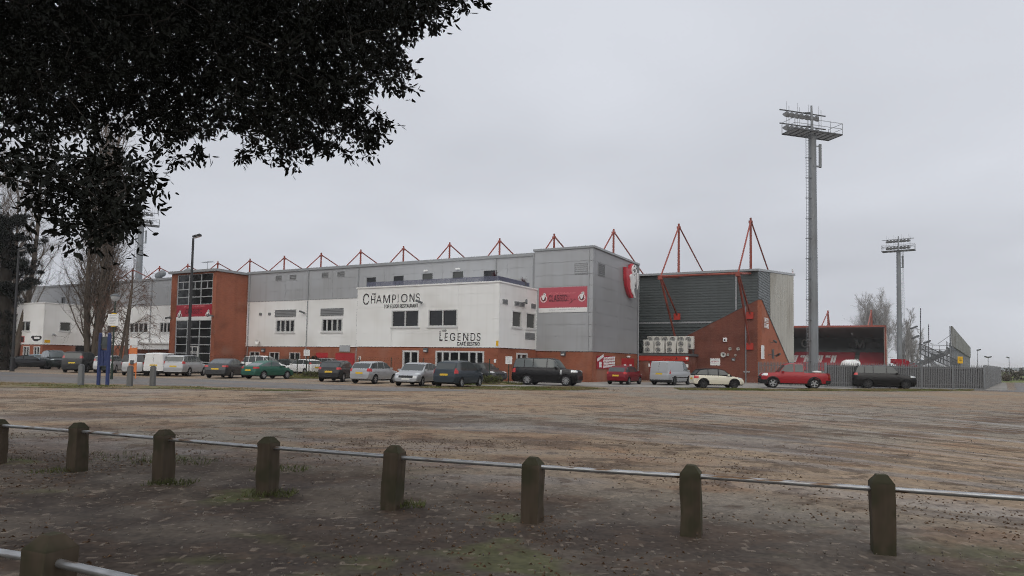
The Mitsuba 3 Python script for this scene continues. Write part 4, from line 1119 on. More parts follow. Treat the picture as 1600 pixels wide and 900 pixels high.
solo('storage_dome', cat([trimesh.creation.capsule(0.7, 0.72, count=[10, 16]).apply_transform(R90).apply_translation([35.75, 73, 1.78])] + [trimesh.creation.torus(0.72, 0.03, 20, 5).apply_transform(R90).apply_translation([36.1 + t, 73, 1.78]) for t in np.linspace(-.35, .35, 4)] + [bx(35.7, 36.5, 72.7, 73.3, 0, 1.2)]), 'plastic_white', 'white rounded tank showing its ribbed top over the palisade fence', 'tank', smooth=40)

# ------------------------------------------------------------------ floodlight masts
P('lamp_grey', (0.17, 0.175, 0.18), 0.4, 0.5)


def floodlight(x, y, H, d1, r0, label, lamps=7, front=-1, ladder=(-0.64, -0.3), L_=5.8, Wd=1.9):
    k = thing('floodlight_mast', label, 'floodlight', None)
    d1 = np.array([*d1, 0.0])
    d1 /= np.linalg.norm(d1)
    d2 = np.array([d1[1], -d1[0], 0])
    c = np.array([x, y, 0.0])
    at = lambda a, b, z: c + d1 * a + d2 * b + np.array([0, 0, z])
    part(k, 'column', tube_mesh([at(0, 0, 0), at(0, 0, H * 0.5), at(0, 0, H * 0.505), at(0, 0, H)], [r0, r0 * 0.92, r0 * 0.9, r0 * 0.78], 16), 'steel_grey', smooth=40)
    part(k, 'collar', tube_mesh([at(0, 0, H * 0.5 - 0.04), at(0, 0, H * 0.5 + 0.04)], [r0 * 0.96] * 2, 16), 'steel_grey')
    pl = num(f'{k}__platform')
    fr = []
    for b in (-Wd / 2, Wd / 2):
        fr.append(bar(at(-L_ / 2, b, H), at(L_ / 2, b, H), 0.12))
    for a in np.linspace(-L_ / 2, L_ / 2, 9):
        fr.append(bar(at(a, -Wd / 2, H), at(a, Wd / 2, H), 0.08))
    part(pl, 'frame', cat(fr), 'steel_dark')
    part(pl, 'grating', cat([bar(at(-L_ / 2, b, H + 0.05), at(L_ / 2, b, H + 0.05), 0.05, 0.03) for b in np.linspace(-Wd / 2 + 0.06, Wd / 2 - 0.06, 14)]), 'galvanised')
    part(pl, 'guard_rail', cat([rod(at(s * L_ / 2, b * Wd / 2, H), at(s * L_ / 2, b * Wd / 2, H + 1.15), 0.03, sides=5) for s in (-1, 1) for b in (-1, 1)] + [rod(at(a, Wd / 2, H), at(a, Wd / 2, H + 1.15), 0.025, sides=5) for a in (-1.4, 1.4, 0)] +
         [rod(at(-L_ / 2, Wd / 2, H + z), at(L_ / 2, Wd / 2, H + z), 0.025, sides=5) for z in (0.6, 1.15)] + [rod(at(s * L_ / 2, -Wd / 2, H + z), at(s * L_ / 2, Wd / 2, H + z), 0.025, sides=5) for s in (-1, 1) for z in (0.6, 1.15)]), 'galvanised')
    part(k, 'mast_head', rod(at(0, 0, H), at(0, -0.1, H + 3.0), 0.16, 0.1, sides=8), 'steel_grey', smooth=40)
    for z in (1.15, 2.55):
        part(k, 'lamp_bar', bar(at(-L_ / 2 - 0.2, -Wd / 2 - 0.1, H + z), at(L_ / 2 - 0.3, -Wd / 2 - 0.1, H + z), 0.1), 'steel_dark')
    part(k, 'bar_bracket', cat([bar(at(0, 0, H + z - 0.3), at(-0.3, -Wd / 2 - 0.1, H + z), 0.1) for z in (1.15, 2.55)]), 'steel_dark')
    part(k, 'lamp_cage', cat([rod(at(a + s, -Wd / 2 - 0.1, H + 0.1), at(a + s, -Wd / 2 - 0.1, H + 3.5 - 0.4 * (s > 0)), 0.018, sides=4) for a in (-2.1, -0.8, 0.6, 1.9) for s in (-0.14, 0.14)]), 'galvanised')
    for z in (1.15, 2.55):
        for a in (-2.1, -1.5, -0.9, -0.3, 0.35, 0.95, 1.6)[:lamps]:
            bowl = revolve([(0.0, 0.0), (0.18, 0.02), (0.38, 0.38), (0.35, 0.38), (0.16, 0.06), (0, 0.05)], 14)
            bowl.apply_transform(trimesh.geometry.align_vectors([0, 0, 1], -d2 * 0.75 * 1 + np.array([0, 0, -0.62])))
            bowl.apply_translation(at(a, -Wd / 2 - 0.12, H + z - 0.14))
            part(k, 'lamp', bowl, 'lamp_grey', smooth=35)
    lx, ly = ladder
    lb = lambda z, s: c + np.array([lx - 0.13 + s * 0.26, ly, z])
    ms = [bar(lb(0.3, 0), lb(H, 0), 0.035), bar(lb(0.3, 1), lb(H, 1), 0.035)]
    part(k, 'ladder', cat(ms), 'steel_grey')
    part(k, 'ladder_rungs', cat([bar(lb(z, 0), lb(z, 1), 0.03) for z in np.arange(0.5, H, 0.3)]), 'steel_grey')
    for z in np.arange(2.2, H, 2.05):
        part(k, 'ladder_clamp', bar(c + np.array([lx - 0.22, ly, z]), c + np.array([0.1, -0.3, z]), 0.06), 'steel_dark')
    part(k, 'cable_box', cat([bar(c + np.array([r0 + 0.32, 0, H - 3.4]), c + np.array([r0 + 0.32, 0, H - 1.0]), 0.22), bar(c + np.array([0, 0, H - 1.2]), c + np.array([r0 + 0.3, 0, H - 1.2]), 0.08), bar(c + np.array([-0.1, -0.35, H - 3.35]), c + np.array([r0 + 0.3, -0.2, H - 3.35]), 0.14)]), 'steel_grey')


floodlight(30.1, 69.0, 25.2, (0.95, 0.30), 0.47, 'tall grey floodlight mast with ladder beside the red wing wall')
floodlight(77.4, 138.0, 25.2, (0.80, -0.60), 0.50, 'farther floodlight mast beyond the fence, right of the covered stand', ladder=(0.75, -0.25))
floodlight(-67.5, 124.3, 25.2, (0.87, 0.5), 0.62, 'floodlight mast standing behind the stand and the bare poplars on the left')

# ------------------------------------------------------------------ lamp posts, signs, bollards
def lamp_column(x, y, H, label, r=0.09, heads=1, mat='black_paint', dx=1.0):
    k = thing('lamp_post', label, 'lamp post')
    part(k, 'column', tube_mesh([(x, y, 0), (x, y, 1.2), (x, y, 1.25), (x, y, H)], [r * 1.5, r * 1.4, r, r * 0.62], 10), mat, smooth=35)
    for i_ in range(heads):
        s = dx if i_ == 0 else -dx
        h = rbx(-0.08, 0.62, -0.2, 0.2, -0.1, 0.1, 0.05)
        h.apply_transform(trimesh.transformations.rotation_matrix(-0.3, [0, 1, 0]))
        if s < 0:
            h.apply_transform(np.diag([-1, 1, 1, 1.0]))
            h.invert()
        h.apply_translation([x + 0.05 * s, y, H + 0.12])
        part(k, 'lantern', h, mat if mat != 'galvanised' else 'steel_dark')
        g_ = bx(0.0, 0.56, -0.16, 0.16, -0.125, -0.105)
        g_.apply_transform(trimesh.transformations.rotation_matrix(-0.3, [0, 1, 0]))
        if s < 0:
            g_.apply_transform(np.diag([-1, 1, 1, 1.0]))
            g_.invert()
        part(k, 'lens', g_.apply_translation([x + 0.05 * s, y, H + 0.12]), 'lamp_face')
    return k


lamp_column(-27.05, 58.0, 11.6, 'tall black lamp post standing in front of the brick stair tower', 0.14)
lamp_column(-44.6, 62.0, 10.8, 'tall black lamp post by the dark pine at the left', 0.13)
lamp_column(87.5, 130, 5.2, 'grey lamp post beyond the far corner of the palisade fence', 0.07, 1, 'galvanised', dx=0.8)
lamp_column(90.2, 131, 3.9, 'short twin-headed lamp post beyond the far corner of the palisade fence', 0.06, 2, 'galvanised', dx=0.8)
lamp_column(122.2, 170, 4.6, 'lone lamp post far off on the open field at the right', 0.08, 1, 'galvanised', dx=-0.8)
k = thing('street_lamp', 'green street lamp with a bowl lantern, carrying a white notice', 'lamp post')
part(k, 'column', tube_mesh([(-27.05, 47, 0), (-27.05, 47, 1.0), (-27.05, 47, 1.05), (-27.05, 47, 5.3)], [0.09, 0.085, 0.06, 0.045], 10), 'green_post', smooth=35)
part(k, 'bowl', revolve([(0, 5.3), (0.12, 5.3), (0.26, 5.45), (0.29, 5.62), (0, 5.62)], 20).apply_translation([-27.05, 47, 0]), 'lamp_face', smooth=35)
part(k, 'cap', revolve([(0, 5.62), (0.32, 5.62), (0.30, 5.7), (0.12, 5.8), (0, 5.81)], 20).apply_translation([-27.05, 47, 0]), 'steel_dark', smooth=35)
k = thing('notice_board', 'white printed notice fixed to the green street lamp', 'sign')
part(k, 'board', bx(-27.42, -26.72, 46.88, 46.92, 3.62, 4.42), 'sign_white')
part(k, 'print', cat([bx(-27.32, -27.32 + w_, 46.872, 46.879, z, z + 0.035) for z, w_ in ((4.3, .5), (4.18, .4), (4.08, .5), (3.98, .45), (3.88, .3), (3.78, .42))]), 'letter_grey')
part(k, 'band', cat([bx(-27.2, -26.95, 46.89, 47.07, 4.42, 4.48), bx(-27.2, -26.95, 46.89, 47.07, 3.56, 3.62)]), 'sign_yellow')

k = thing('information_board', 'blue timber notice board with two posts on the grass verge', 'sign')
A_, B_ = np.array([-22.28, 37.5]), np.array([-21.62, 37.2])
for q in (A_, B_):
    part(k, 'post', cat([rbx(q[0] - 0.075, q[0] + 0.075, q[1] - 0.075, q[1] + 0.075, 0, 2.72, 0.015), trimesh.creation.icosphere(2, 0.085).apply_translation([*q, 2.76])]), 'blue_paint')
dq = B_ - A_
part(k, 'board', trimesh.Trimesh(np.array([[*A_, 1.98], [*B_, 1.98], [*B_, 2.62], [*A_, 2.62], [*(A_ + [.02, .05]), 1.98], [*(B_ + [.02, .05]), 1.98], [*(B_ + [.02, .05]), 2.62], [*(A_ + [.02, .05]), 2.62]]), [[0, 1, 2], [0, 2, 3], [4, 6, 5], [4, 7, 6], [0, 5, 1], [0, 4, 5], [3, 2, 6], [3, 6, 7]], process=False), 'notice_dark')
for t in (0.3, 0.68):
    q = A_ + dq * t
    part(k, 'slat', cat([rbx(q[0] - 0.085, q[0] + 0.085, q[1] - 0.04, q[1] + 0.04, 1.05, 1.82, 0.01), trimesh.creation.cylinder(0.085, 0.08, sections=16).apply_transform(trimesh.transformations.rotation_matrix(1.571, [1, 0, 0])).apply_translation([q[0], q[1], 1.82])]), 'blue_paint')
part(k, 'back_panel', trimesh.Trimesh(np.array([[*(A_ + [.02, .07]), 0.85], [*(B_ + [.02, .07]), 0.85], [*(B_ + [.02, .07]), 1.95], [*(A_ + [.02, .07]), 1.95], [*(A_ + [.03, .11]), 0.85], [*(B_ + [.03, .11]), 0.85], [*(B_ + [.03, .11]), 1.95], [*(A_ + [.03, .11]), 1.95]]), [[0, 1, 2], [0, 2, 3], [4, 6, 5], [4, 7, 6], [0, 5, 1], [0, 4, 5], [3, 2, 6], [3, 6, 7]], process=False), 'notice_dark')
part(k, 'rail', cat([bar([*(A_ - dq * .12 + [0, -.02]), z], [*(B_ + dq * .05 + [0, -.02]), z], 0.05) for z in (2.2, 1.05)]), 'notice_dark')

k = thing('works_sign', 'orange and white panelled sign board behind the blue notice board', 'sign')
for z0, z1, m_ in ((2.35, 2.9, 'plastic_white'), (1.75, 2.2, 'sign_orange'), (1.15, 1.75, 'plastic_white'), (0.45, 1.1, 'sign_orange')):
    part(k, 'panel', bx(-27.15, -26.6, 49.2, 49.26, z0, z1 - 0.02), m_)
part(k, 'post', cat([bx(-27.12, -27.06, 49.27, 49.33, 0, 2.9), bx(-26.7, -26.64, 49.27, 49.33, 0, 2.2)]), 'sign_orange')
part(k, 'lamp_box', rbx(-27.0, -26.78, 49.08, 49.2, 1.0, 1.3), 'steel_dark')

for i_, (x, y, lab) in enumerate(((-23.1, 37.3, 'grey bollard left of the blue notice board'), (-20.2, 36.8, 'grey bollard just right of the blue notice board'), (-19.4, 37.6, 'grey bollard farthest right on the verge'))):
    k = thing('bollard', lab, 'bollard')
    part(k, 'post', rbx(x - 0.12, x + 0.12, y - 0.12, y + 0.12, 0, 1.06, 0.02), 'bollard_grey')
    part(k, 'cap', rbx(x - 0.10, x + 0.10, y - 0.10, y + 0.10, 1.062, 1.12, 0.03), 'bollard_grey')

for x, y, z0, z1, w_, lab in ((-18.9, 64.0, 1.86, 2.42, 0.55, 'white notice on two green posts behind the white hatchback'), (-0.19, 52.5, 1.48, 2.07, 0.5, 'white notice on a green post left of the black off-roader')):
    k = thing('post_sign', lab, 'sign')
    part(k, 'board', bx(x - w_ / 2, x + w_ / 2, y - 0.06, y - 0.03, z0, z1), 'sign_white')
    part(k, 'print', cat([bx(x - w_ / 2 + 0.06, x + w_ / 2 - 0.1 - 0.05 * (i_ % 3), y - 0.066, y - 0.061, z1 - 0.1 - 0.09 * i_, z1 - 0.07 - 0.09 * i_) for i_ in range(5)]), 'letter_grey')
    part(k, 'post', bx(x - 0.035, x + 0.035, y - 0.03, y + 0.04, 0, z1 + 0.05), 'green_post')
    if x < -5:
        part(k, 'post', bx(x + 0.2, x + 0.26, y - 0.03, y + 0.03, 0, z1), 'green_post')
k = thing('warning_sign', 'yellow sign above the palisade fence before the scaffold stand', 'sign')
part(k, 'board', rbx(42.55, 43.05, 66, 66.05, 2.25, 2.9, 0.02), 'sign_yellow')
part(k, 'post', bx(42.76, 42.84, 66.06, 66.12, 0, 2.8), 'steel_dark')
part(k, 'mark', cat([bx(42.65, 42.95, 65.985, 65.995, 2.5, 2.54), bx(42.65, 42.9, 65.985, 65.995, 2.65, 2.69)]), 'letter_black')

# ------------------------------------------------------------------ fences
PF = thing('palisade_fence', 'long grey steel palisade fence with pointed pales round the corner of the ground', 'fence')
pale = mikit.ply(trimesh.util.concatenate([prism_poly([(-.035, 0.05), (.035, 0.05), (.035, 1.93), (.02, 2.0), (0.0, 2.1), (-.02, 2.0), (-.035, 1.93)], 0.012).apply_transform(np.array([[1, 0, 0, 0], [0, 0, -1, 0], [0, 1, 0, 0], [0, 0, 0, 1.0]]))]), 'galvanised')
runs = [((22.45, 63.0), (25.9, 57.1), False), ((25.9, 57.1), (39.82, 58.3), True), ((39.82, 58.3), (65.35, 92.4), True)]
for a, b, screen in runs:
    a, b = np.array(a), np.array(b)
    L_ = np.linalg.norm(b - a)
    d = (b - a) / L_
    ang = math.degrees(math.atan2(d[1], d[0]))
    n = int(L_ / 0.155)
    rest = []
    for i_ in range(n):
        q = a + d * (0.08 + i_ * 0.155)
        M = T().translate([q[0], q[1], 0]).rotate([0, 0, 1], ang)
        if i_ < 95:
            part(PF, 'pale', pale, None, M)
        else:
            m = trimesh.util.concatenate([prism_poly([(-.035, 0.05), (.035, 0.05), (.035, 1.93), (0.0, 2.1), (-.035, 1.93)], 0.012).apply_transform(np.array([[1, 0, 0, 0], [0, 0, -1, 0], [0, 1, 0, 0], [0, 0, 0, 1.0]]))])
            m.apply_transform(trimesh.transformations.rotation_matrix(math.radians(ang), [0, 0, 1]))
            rest.append(m.apply_translation([q[0], q[1], 0]))
    if rest:
        part(PF, 'far_pales', cat(rest), 'galvanised', kind='stuff')
    nb = max(1, round(L_ / 2.75))
    pn = np.array([d[1], -d[0]])
    back = -pn if pn[1] < 0 else pn
    for i_ in range(nb + 1):
        q = a + d * L_ * i_ / nb + back * 0.07
        part(PF, 'post', bx(-0.05, 0.05, -0.04, 0.04, 0, 2.05).apply_transform(trimesh.transformations.rotation_matrix(math.radians(ang), [0, 0, 1])).apply_translation([*q, 0]), 'steel_grey')
        if i_ < nb:
            q2 = a + d * L_ * (i_ + 1) / nb + back * 0.07
            part(PF, 'rail', cat([bar([*(q - back * 0.03), z], [*(q2 - back * 0.03), z], 0.05, 0.05) for z in (0.4, 1.75)]), 'galvanised')
            if screen:
                part(PF, 'screen_panel', bar([*(q + back * 0.06), 0.98], [*(q2 + back * 0.06), 0.98], 1.75 if abs(d[0]) >= 0 else 1.75, 0.02), 'screen_sheet')

# low rail fence of squared timber posts in the foreground, and the nearer one at the lower left
def knee_rail(pts, z_rail, label, yaw, w=0.19):
    k = thing('rail_fence', label, 'fence')
    r = np.random.default_rng(len(pts))
    for (x, y) in pts:
        h = 0.70 + r.uniform(-0.025, 0.03)
        hw = w / 2
        base = Polygon([(-hw, -hw), (hw, -hw), (hw, hw), (-hw, hw)])
        M = m3.Manifold.hull_points([(sx * hw, sy * hw, z) for sx in (-1, 1) for sy in (-1, 1) for z in (-0.05, h - 0.075)] + [(sx * hw * 0.45, sy * hw * 0.45, h) for sx in (-1, 1) for sy in (-1, 1)])
        m = tm(M.refine_to_length(0.05))
        q = np.asarray(m.vertices)
        q[:, :2] += (meshkit.noise(np.c_[q[:, :2] * 9 + x, q[:, 2:] * 4]) - 0.5)[:, None] * 0.018 * np.sign(q[:, :2])
        m.vertices = q
        m.apply_transform(trimesh.transformations.rotation_matrix(yaw + r.uniform(-0.05, 0.05), [0, 0, 1]))
        m.apply_transform(trimesh.transformations.rotation_matrix(r.uniform(-0.035, 0.035), [0, 1, 0]))
        part(k, 'post', m.apply_translation([x, y, 0]), 'post_wood', smooth=35)
    for a, b in zip(pts[:-1], pts[1:]):
        part(k, 'rail', rod([*a, z_rail], [*b, z_rail + r.uniform(-0.006, 0.006)], 0.024, sides=12), 'rail_steel', smooth=40)


knee_rail([(-11.1, 11.85), (-9.4, 11.2), (-7.8, 10.62), (-6.2, 10.02), (-4.58, 9.27), (-2.97, 8.6), (-1.33, 7.95), (0.25, 7.43), (1.83, 7.0), (3.45, 6.45), (5.1, 5.9)], 0.585, 'longer low rail fence of mossy timber posts along the car park edge', -0.37)
knee_rail([(-6.6, 5.2), (-4.6, 4.55), (-2.5, 3.82), (-0.9, 3.05)], 0.575, 'nearest low timber and steel rail fence, at the bottom left corner', -0.36)

# green mesh fence between the parked cars and the building
MF = thing('mesh_fence', 'thin dark green wire fence between the parked cars and the building', 'fence')
fp = [(-41.6, 66.5), (-35, 66.2), (-29.5, 65.5), (-24.9, 64.8), (-22.6, 64.5), (-19.5, 63.2), (-13.4, 61.2), (-10.4, 60.0), (-7.4, 58.2), (-4.0, 56.0), (-1.7, 54.2)]
for q in fp:
    part(MF, 'post', bx(q[0] - 0.035, q[0] + 0.035, q[1] - 0.035, q[1] + 0.035, 0, 1.85), 'green_post')
for a, b in zip(fp[:-1], fp[1:]):
    a, b = np.array(a), np.array(b)
    n = int(np.linalg.norm(b - a) / 0.3)
    part(MF, 'mesh_panel', cat([bar([*a, z], [*b, z], 0.008) for z in (0.1, 0.4, 0.7, 1.0, 1.3, 1.6, 1.78)] + [bar([*(a + (b - a) * t), 0.1], [*(a + (b - a) * t), 1.78], 0.006) for t in np.linspace(0, 1, n)]), 'green_post')
# ------------------------------------------------------------------ cars
def paint(key, c, rough=0.3, metal=0.25):
    return P(key, c, rough, 0.3, metal, clear=0.35)


paint('paint_black', (0.006, 0.006, 0.007), 0.3, 0.0); paint('paint_charcoal', (0.03, 0.031, 0.033)); paint('paint_darkgrey', (0.06, 0.062, 0.065), 0.35, 0.4)
paint('paint_slate', (0.042, 0.054, 0.066), 0.35, 0.4); paint('paint_silver', (0.42, 0.43, 0.44), 0.35, 0.5); paint('paint_white', (0.68, 0.68, 0.67), 0.3, 0.0)
paint('paint_cream', (0.66, 0.63, 0.52), 0.3, 0.0); paint('paint_green', (0.035, 0.125, 0.09), 0.35, 0.4); paint('paint_darkgreen', (0.014, 0.022, 0.02))
paint('paint_red', (0.30, 0.018, 0.025), 0.3, 0.1); paint('paint_wine', (0.20, 0.014, 0.022), 0.3, 0.3); paint('paint_blue', (0.06, 0.10, 0.19), 0.35, 0.4); paint('paint_skyblue', (0.25, 0.36, 0.45), 0.35, 0.3)
P('car_glass', (0.045, 0.052, 0.052), 0.05, 0.7); P('car_glass_light', (0.12, 0.14, 0.145), 0.06, 0.7)
P('car_glass_mid', (0.085, 0.098, 0.096), 0.05, 0.8)
P('tyre', (0.016, 0.016, 0.017), 0.85, 0.2); P('rim', (0.40, 0.41, 0.42), 0.3, 0.5, 0.6); P('rim_dark', (0.05, 0.05, 0.052), 0.35, 0.5, 0.4)
P('car_plastic', (0.02, 0.02, 0.021), 0.6, 0.3); P('tail_red', (0.45, 0.012, 0.012), 0.15, 0.6, clear=0.6); P('amber', (0.6, 0.16, 0.02), 0.2, 0.6); P('head_lens', (0.55, 0.57, 0.58), 0.1, 0.7, 0.2, clear=0.6)
P('plate_yellow', (0.62, 0.40, 0.03), 0.4, 0.4); P('plate_white', (0.65, 0.65, 0.62), 0.4, 0.4); P('soft_roof', (0.014, 0.014, 0.016), 0.9, 0.1)

SHAPES_ = {
    'hatch': dict(body=[(0, .36), (.012, .44), (.05, .52), (.20, .60), (.265, .635), (.6, .655), (.965, .67), (.99, .62), (1, .42)], gh=[(.24, .63), (.40, .94), (.50, 1.0), (.72, .995), (.88, .94), (.985, .64)], pil=(.515, .72), fo=.20, wb=.61),
    'saloon': dict(body=[(0, .38), (.012, .46), (.05, .54), (.22, .635), (.28, .66), (.62, .69), (.82, .715), (.955, .72), (.985, .66), (1, .42)], gh=[(.26, .65), (.41, .95), (.52, 1.0), (.66, .975), (.88, .70)], pil=(.52, .70), fo=.20, wb=.58),
    'coupe': dict(body=[(0, .38), (.012, .46), (.05, .53), (.25, .63), (.31, .655), (.62, .675), (.83, .70), (.955, .70), (.985, .64), (1, .40)], gh=[(.29, .64), (.44, .95), (.54, 1.0), (.64, .985), (.76, .88), (.92, .68)], pil=(.60,), fo=.20, wb=.60),
    'cabrio': dict(body=[(0, .40), (.012, .48), (.05, .56), (.26, .65), (.32, .67), (.62, .69), (.82, .72), (.95, .71), (.985, .65), (1, .42)], gh=[(.30, .65), (.44, .93), (.54, 1.0), (.62, .97), (.74, .86), (.84, .70)], pil=(.62,), fo=.18, wb=.59),
    'suv': dict(body=[(0, .38), (.01, .50), (.035, .555), (.20, .61), (.27, .64), (.6, .65), (.975, .655), (.99, .60), (1, .40)], gh=[(.25, .63), (.355, .94), (.44, 1.0), (.80, .995), (.925, .955), (.985, .65)], pil=(.47, .68, .82), fo=.17, wb=.60),
    'boxy': dict(body=[(0, .36), (.008, .52), (.03, .565), (.22, .60), (.27, .625), (.6, .63), (.98, .635), (.992, .58), (1, .38)], gh=[(.255, .62), (.355, .95), (.42, 1.0), (.86, .995), (.945, .97), (.987, .63)], pil=(.455, .665, .80), fo=.165, wb=.585),
    'mpv': dict(body=[(0, .34), (.012, .43), (.05, .50), (.16, .57), (.22, .60), (.6, .63), (.965, .655), (.99, .60), (1, .40)], gh=[(.18, .585), (.38, .94), (.50, 1.0), (.74, .995), (.90, .93), (.985, .63)], pil=(.40, .60, .78), fo=.19, wb=.625),
    'van': dict(body=[(0, .34), (.008, .44), (.04, .50), (.13, .56), (.18, .58), (.6, .58), (.985, .58), (.995, .5), (1, .36)], gh=[(.15, .565), (.27, .93), (.34, .99), (.62, 1.0), (.955, .985), (.985, .95), (.996, .57)], pil=(.40,), fo=.17, wb=.61, van=True),
    'pickup': dict(body=[(0, .42), (.008, .52), (.03, .575), (.22, .615), (.27, .63), (.6, .63), (.985, .63), (.995, .58), (1, .42)], gh=[(.25, .62), (.345, .94), (.41, 1.0), (.585, .995), (.612, .96), (.622, .60)], pil=(.475,), fo=.165, wb=.60, bed=True),
}


def lerp_profile(pts, x, L_, H):
    a = np.array(pts)
    return np.interp(x, a[:, 0] * L_, a[:, 1] * H)


def loft(rings):
    """A closed solid through rings of equal point count."""
    V = np.vstack(rings)
    n = len(rings[0])
    F = []
    for i_ in range(len(rings) - 1):
        for j_ in range(n):
            a, b = i_ * n + j_, i_ * n + (j_ + 1) % n
            F += [[a, b, b + n], [a, b + n, a + n]]
    c0, c1 = len(V), len(V) + 1
    V = np.vstack([V, rings[0].mean(0), rings[-1].mean(0)])
    o = (len(rings) - 1) * n
    for j_ in range(n):
        F += [[c0, (j_ + 1) % n, j_], [c1, o + j_, o + (j_ + 1) % n]]
    m = trimesh.Trimesh(V, F, process=False)
    if m.volume < 0:
        m.invert()
    return man(m)


def half_w(x, L_, W):
    d = min(x, L_ - x)
    e = max(0.0, 1 - d / 0.75)
    return W / 2 * (1 - 0.035 * (2 * abs(x / L_ - .5)) ** 2 - 0.15 * e ** 3)


def body_solid(sp, L_, W, H, clear, g=0.0):
    xs_ = np.unique(np.round(np.r_[np.array(sp['body'])[:, 0] * L_, np.linspace(0, L_, 26), .04, .1, .18, L_ - .04, L_ - .1, L_ - .18], 4))
    rings = []
    for x in xs_:
        zt, w = lerp_profile(sp['body'], x, L_, H) + g, half_w(x, L_, W) + g
        zb = np.interp(x, [0, .12, .6, L_ - .6, L_ - .1, L_], [.34 * H * .5 + clear * .3, clear + .02, clear, clear, clear + .05, clear + .14]) - g * .5
        h = zt - zb
        half = [(0, zb), (.80 * w, zb), (.935 * w, zb + .05 * h + .02), (.98 * w, zb + .28 * h), (w, zb + .5 * h), (.992 * w, zb + .72 * h), (.97 * w, zb + .88 * h), (.925 * w, zt - .012), (.80 * w, zt + .004), (.45 * w, zt + .018), (0, zt + .022)]
        ring = half + [(-y, z) for y, z in half[-2:0:-1]]
        xg = L_ / 2 + (x - L_ / 2) * (1 + 2 * g / L_)
        rings.append(np.array([(xg, y, z) for y, z in ring]))
    return loft(rings)


def gh_solid(sp, L_, W, H, g=0.0):
    gp = np.array(sp['gh']) * [L_, H]
    tum = .26 if not sp.get('van') else .13
    belt = gp[0, 1]
    xs_ = np.unique(np.round(np.r_[gp[:, 0], np.linspace(gp[0, 0], gp[-1, 0], 22)], 4))
    # round the joints of the roof line a little
    zr_ = np.interp(xs_, gp[:, 0], gp[:, 1])
    rings = []
    for x, zr in zip(xs_, zr_):
        zr += g
        wb = half_w(x, L_, W) * .955 + g
        y = lambda z: wb - tum * max(0, z - belt)
        z0 = belt - .12
        za, zb_ = max(zr - .10, z0 + .01), max(zr - .03, z0 + .02)
        half = [(0, z0), (wb, z0), (y(za), za), (y(zb_) - .02, zb_), (y(zr) - .10, max(zr, z0 + .03)), (y(zr) * .5, max(zr, z0 + .03) + .012), (0, max(zr, z0 + .03) + .018)]
        ring = half + [(-a, z) for a, z in half[-2:0:-1]]
        xg = x + g * (1 if x > L_ * .6 else -1)
        rings.append(np.array([(xg, a, z) for a, z in ring]))
    return loft(rings)


def side_prism(poly, y0, y1):
    """Solid over a polygon drawn in (x, z), from y0 to y1."""
    out = m3.Manifold()
    for p in getattr(poly, 'geoms', [poly]):
        if p.is_empty or p.area < 1e-4:
            continue
        cs = m3.CrossSection([np.array(p.exterior.coords)[:-1]], m3.FillRule.EvenOdd)
        out += cs.extrude(y1 - y0).rotate([90, 0, 0]).translate([0, y1, 0])
    return out


WHEELS = {}


def wheel_meshes(R, style):
    key = (round(R, 3), style)
    if key not in WHEELS:
        w = 0.205
        tyre = revolve([(R * .60, -w / 2), (R * .93, -w / 2), (R, -w * .32), (R, w * .32), (R * .93, w / 2), (R * .66, w / 2), (R * .64, w * .30), (0, w * .22), (0, -w * .4), (R * .6, -w * .4)], 28, 'y')
        rr_ = R * .66
        ms = [revolve([(rr_ * .90, w * .25), (rr_, w * .25), (rr_, w * .47), (rr_ * .93, w * .46)], 28, 'y'), revolve([(0, w * .24), (rr_ * .2, w * .24), (rr_ * .17, w * .40), (0, w * .42)], 14, 'y')]
        n = style[1]
        for i_ in range(n):
            b = bx(rr_ * .12, rr_ * .94, w * .25, w * .39, -rr_ * style[2], rr_ * style[2])
            b.apply_transform(trimesh.transformations.rotation_matrix(i_ * 2 * math.pi / n + .3, [0, 1, 0]))
            ms.append(b)
        WHEELS[key] = (mikit.ply(tyre, 'tyre', 40), mikit.ply(cat(ms), style[0], 30))
    return WHEELS[key]


STYLE = {'five': ('rim', 5, .17), 'ten': ('rim', 10, .10), 'trim': ('rim', 7, .16), 'dark': ('rim_dark', 6, .14), 'steel': ('rim_dark', 8, .16)}


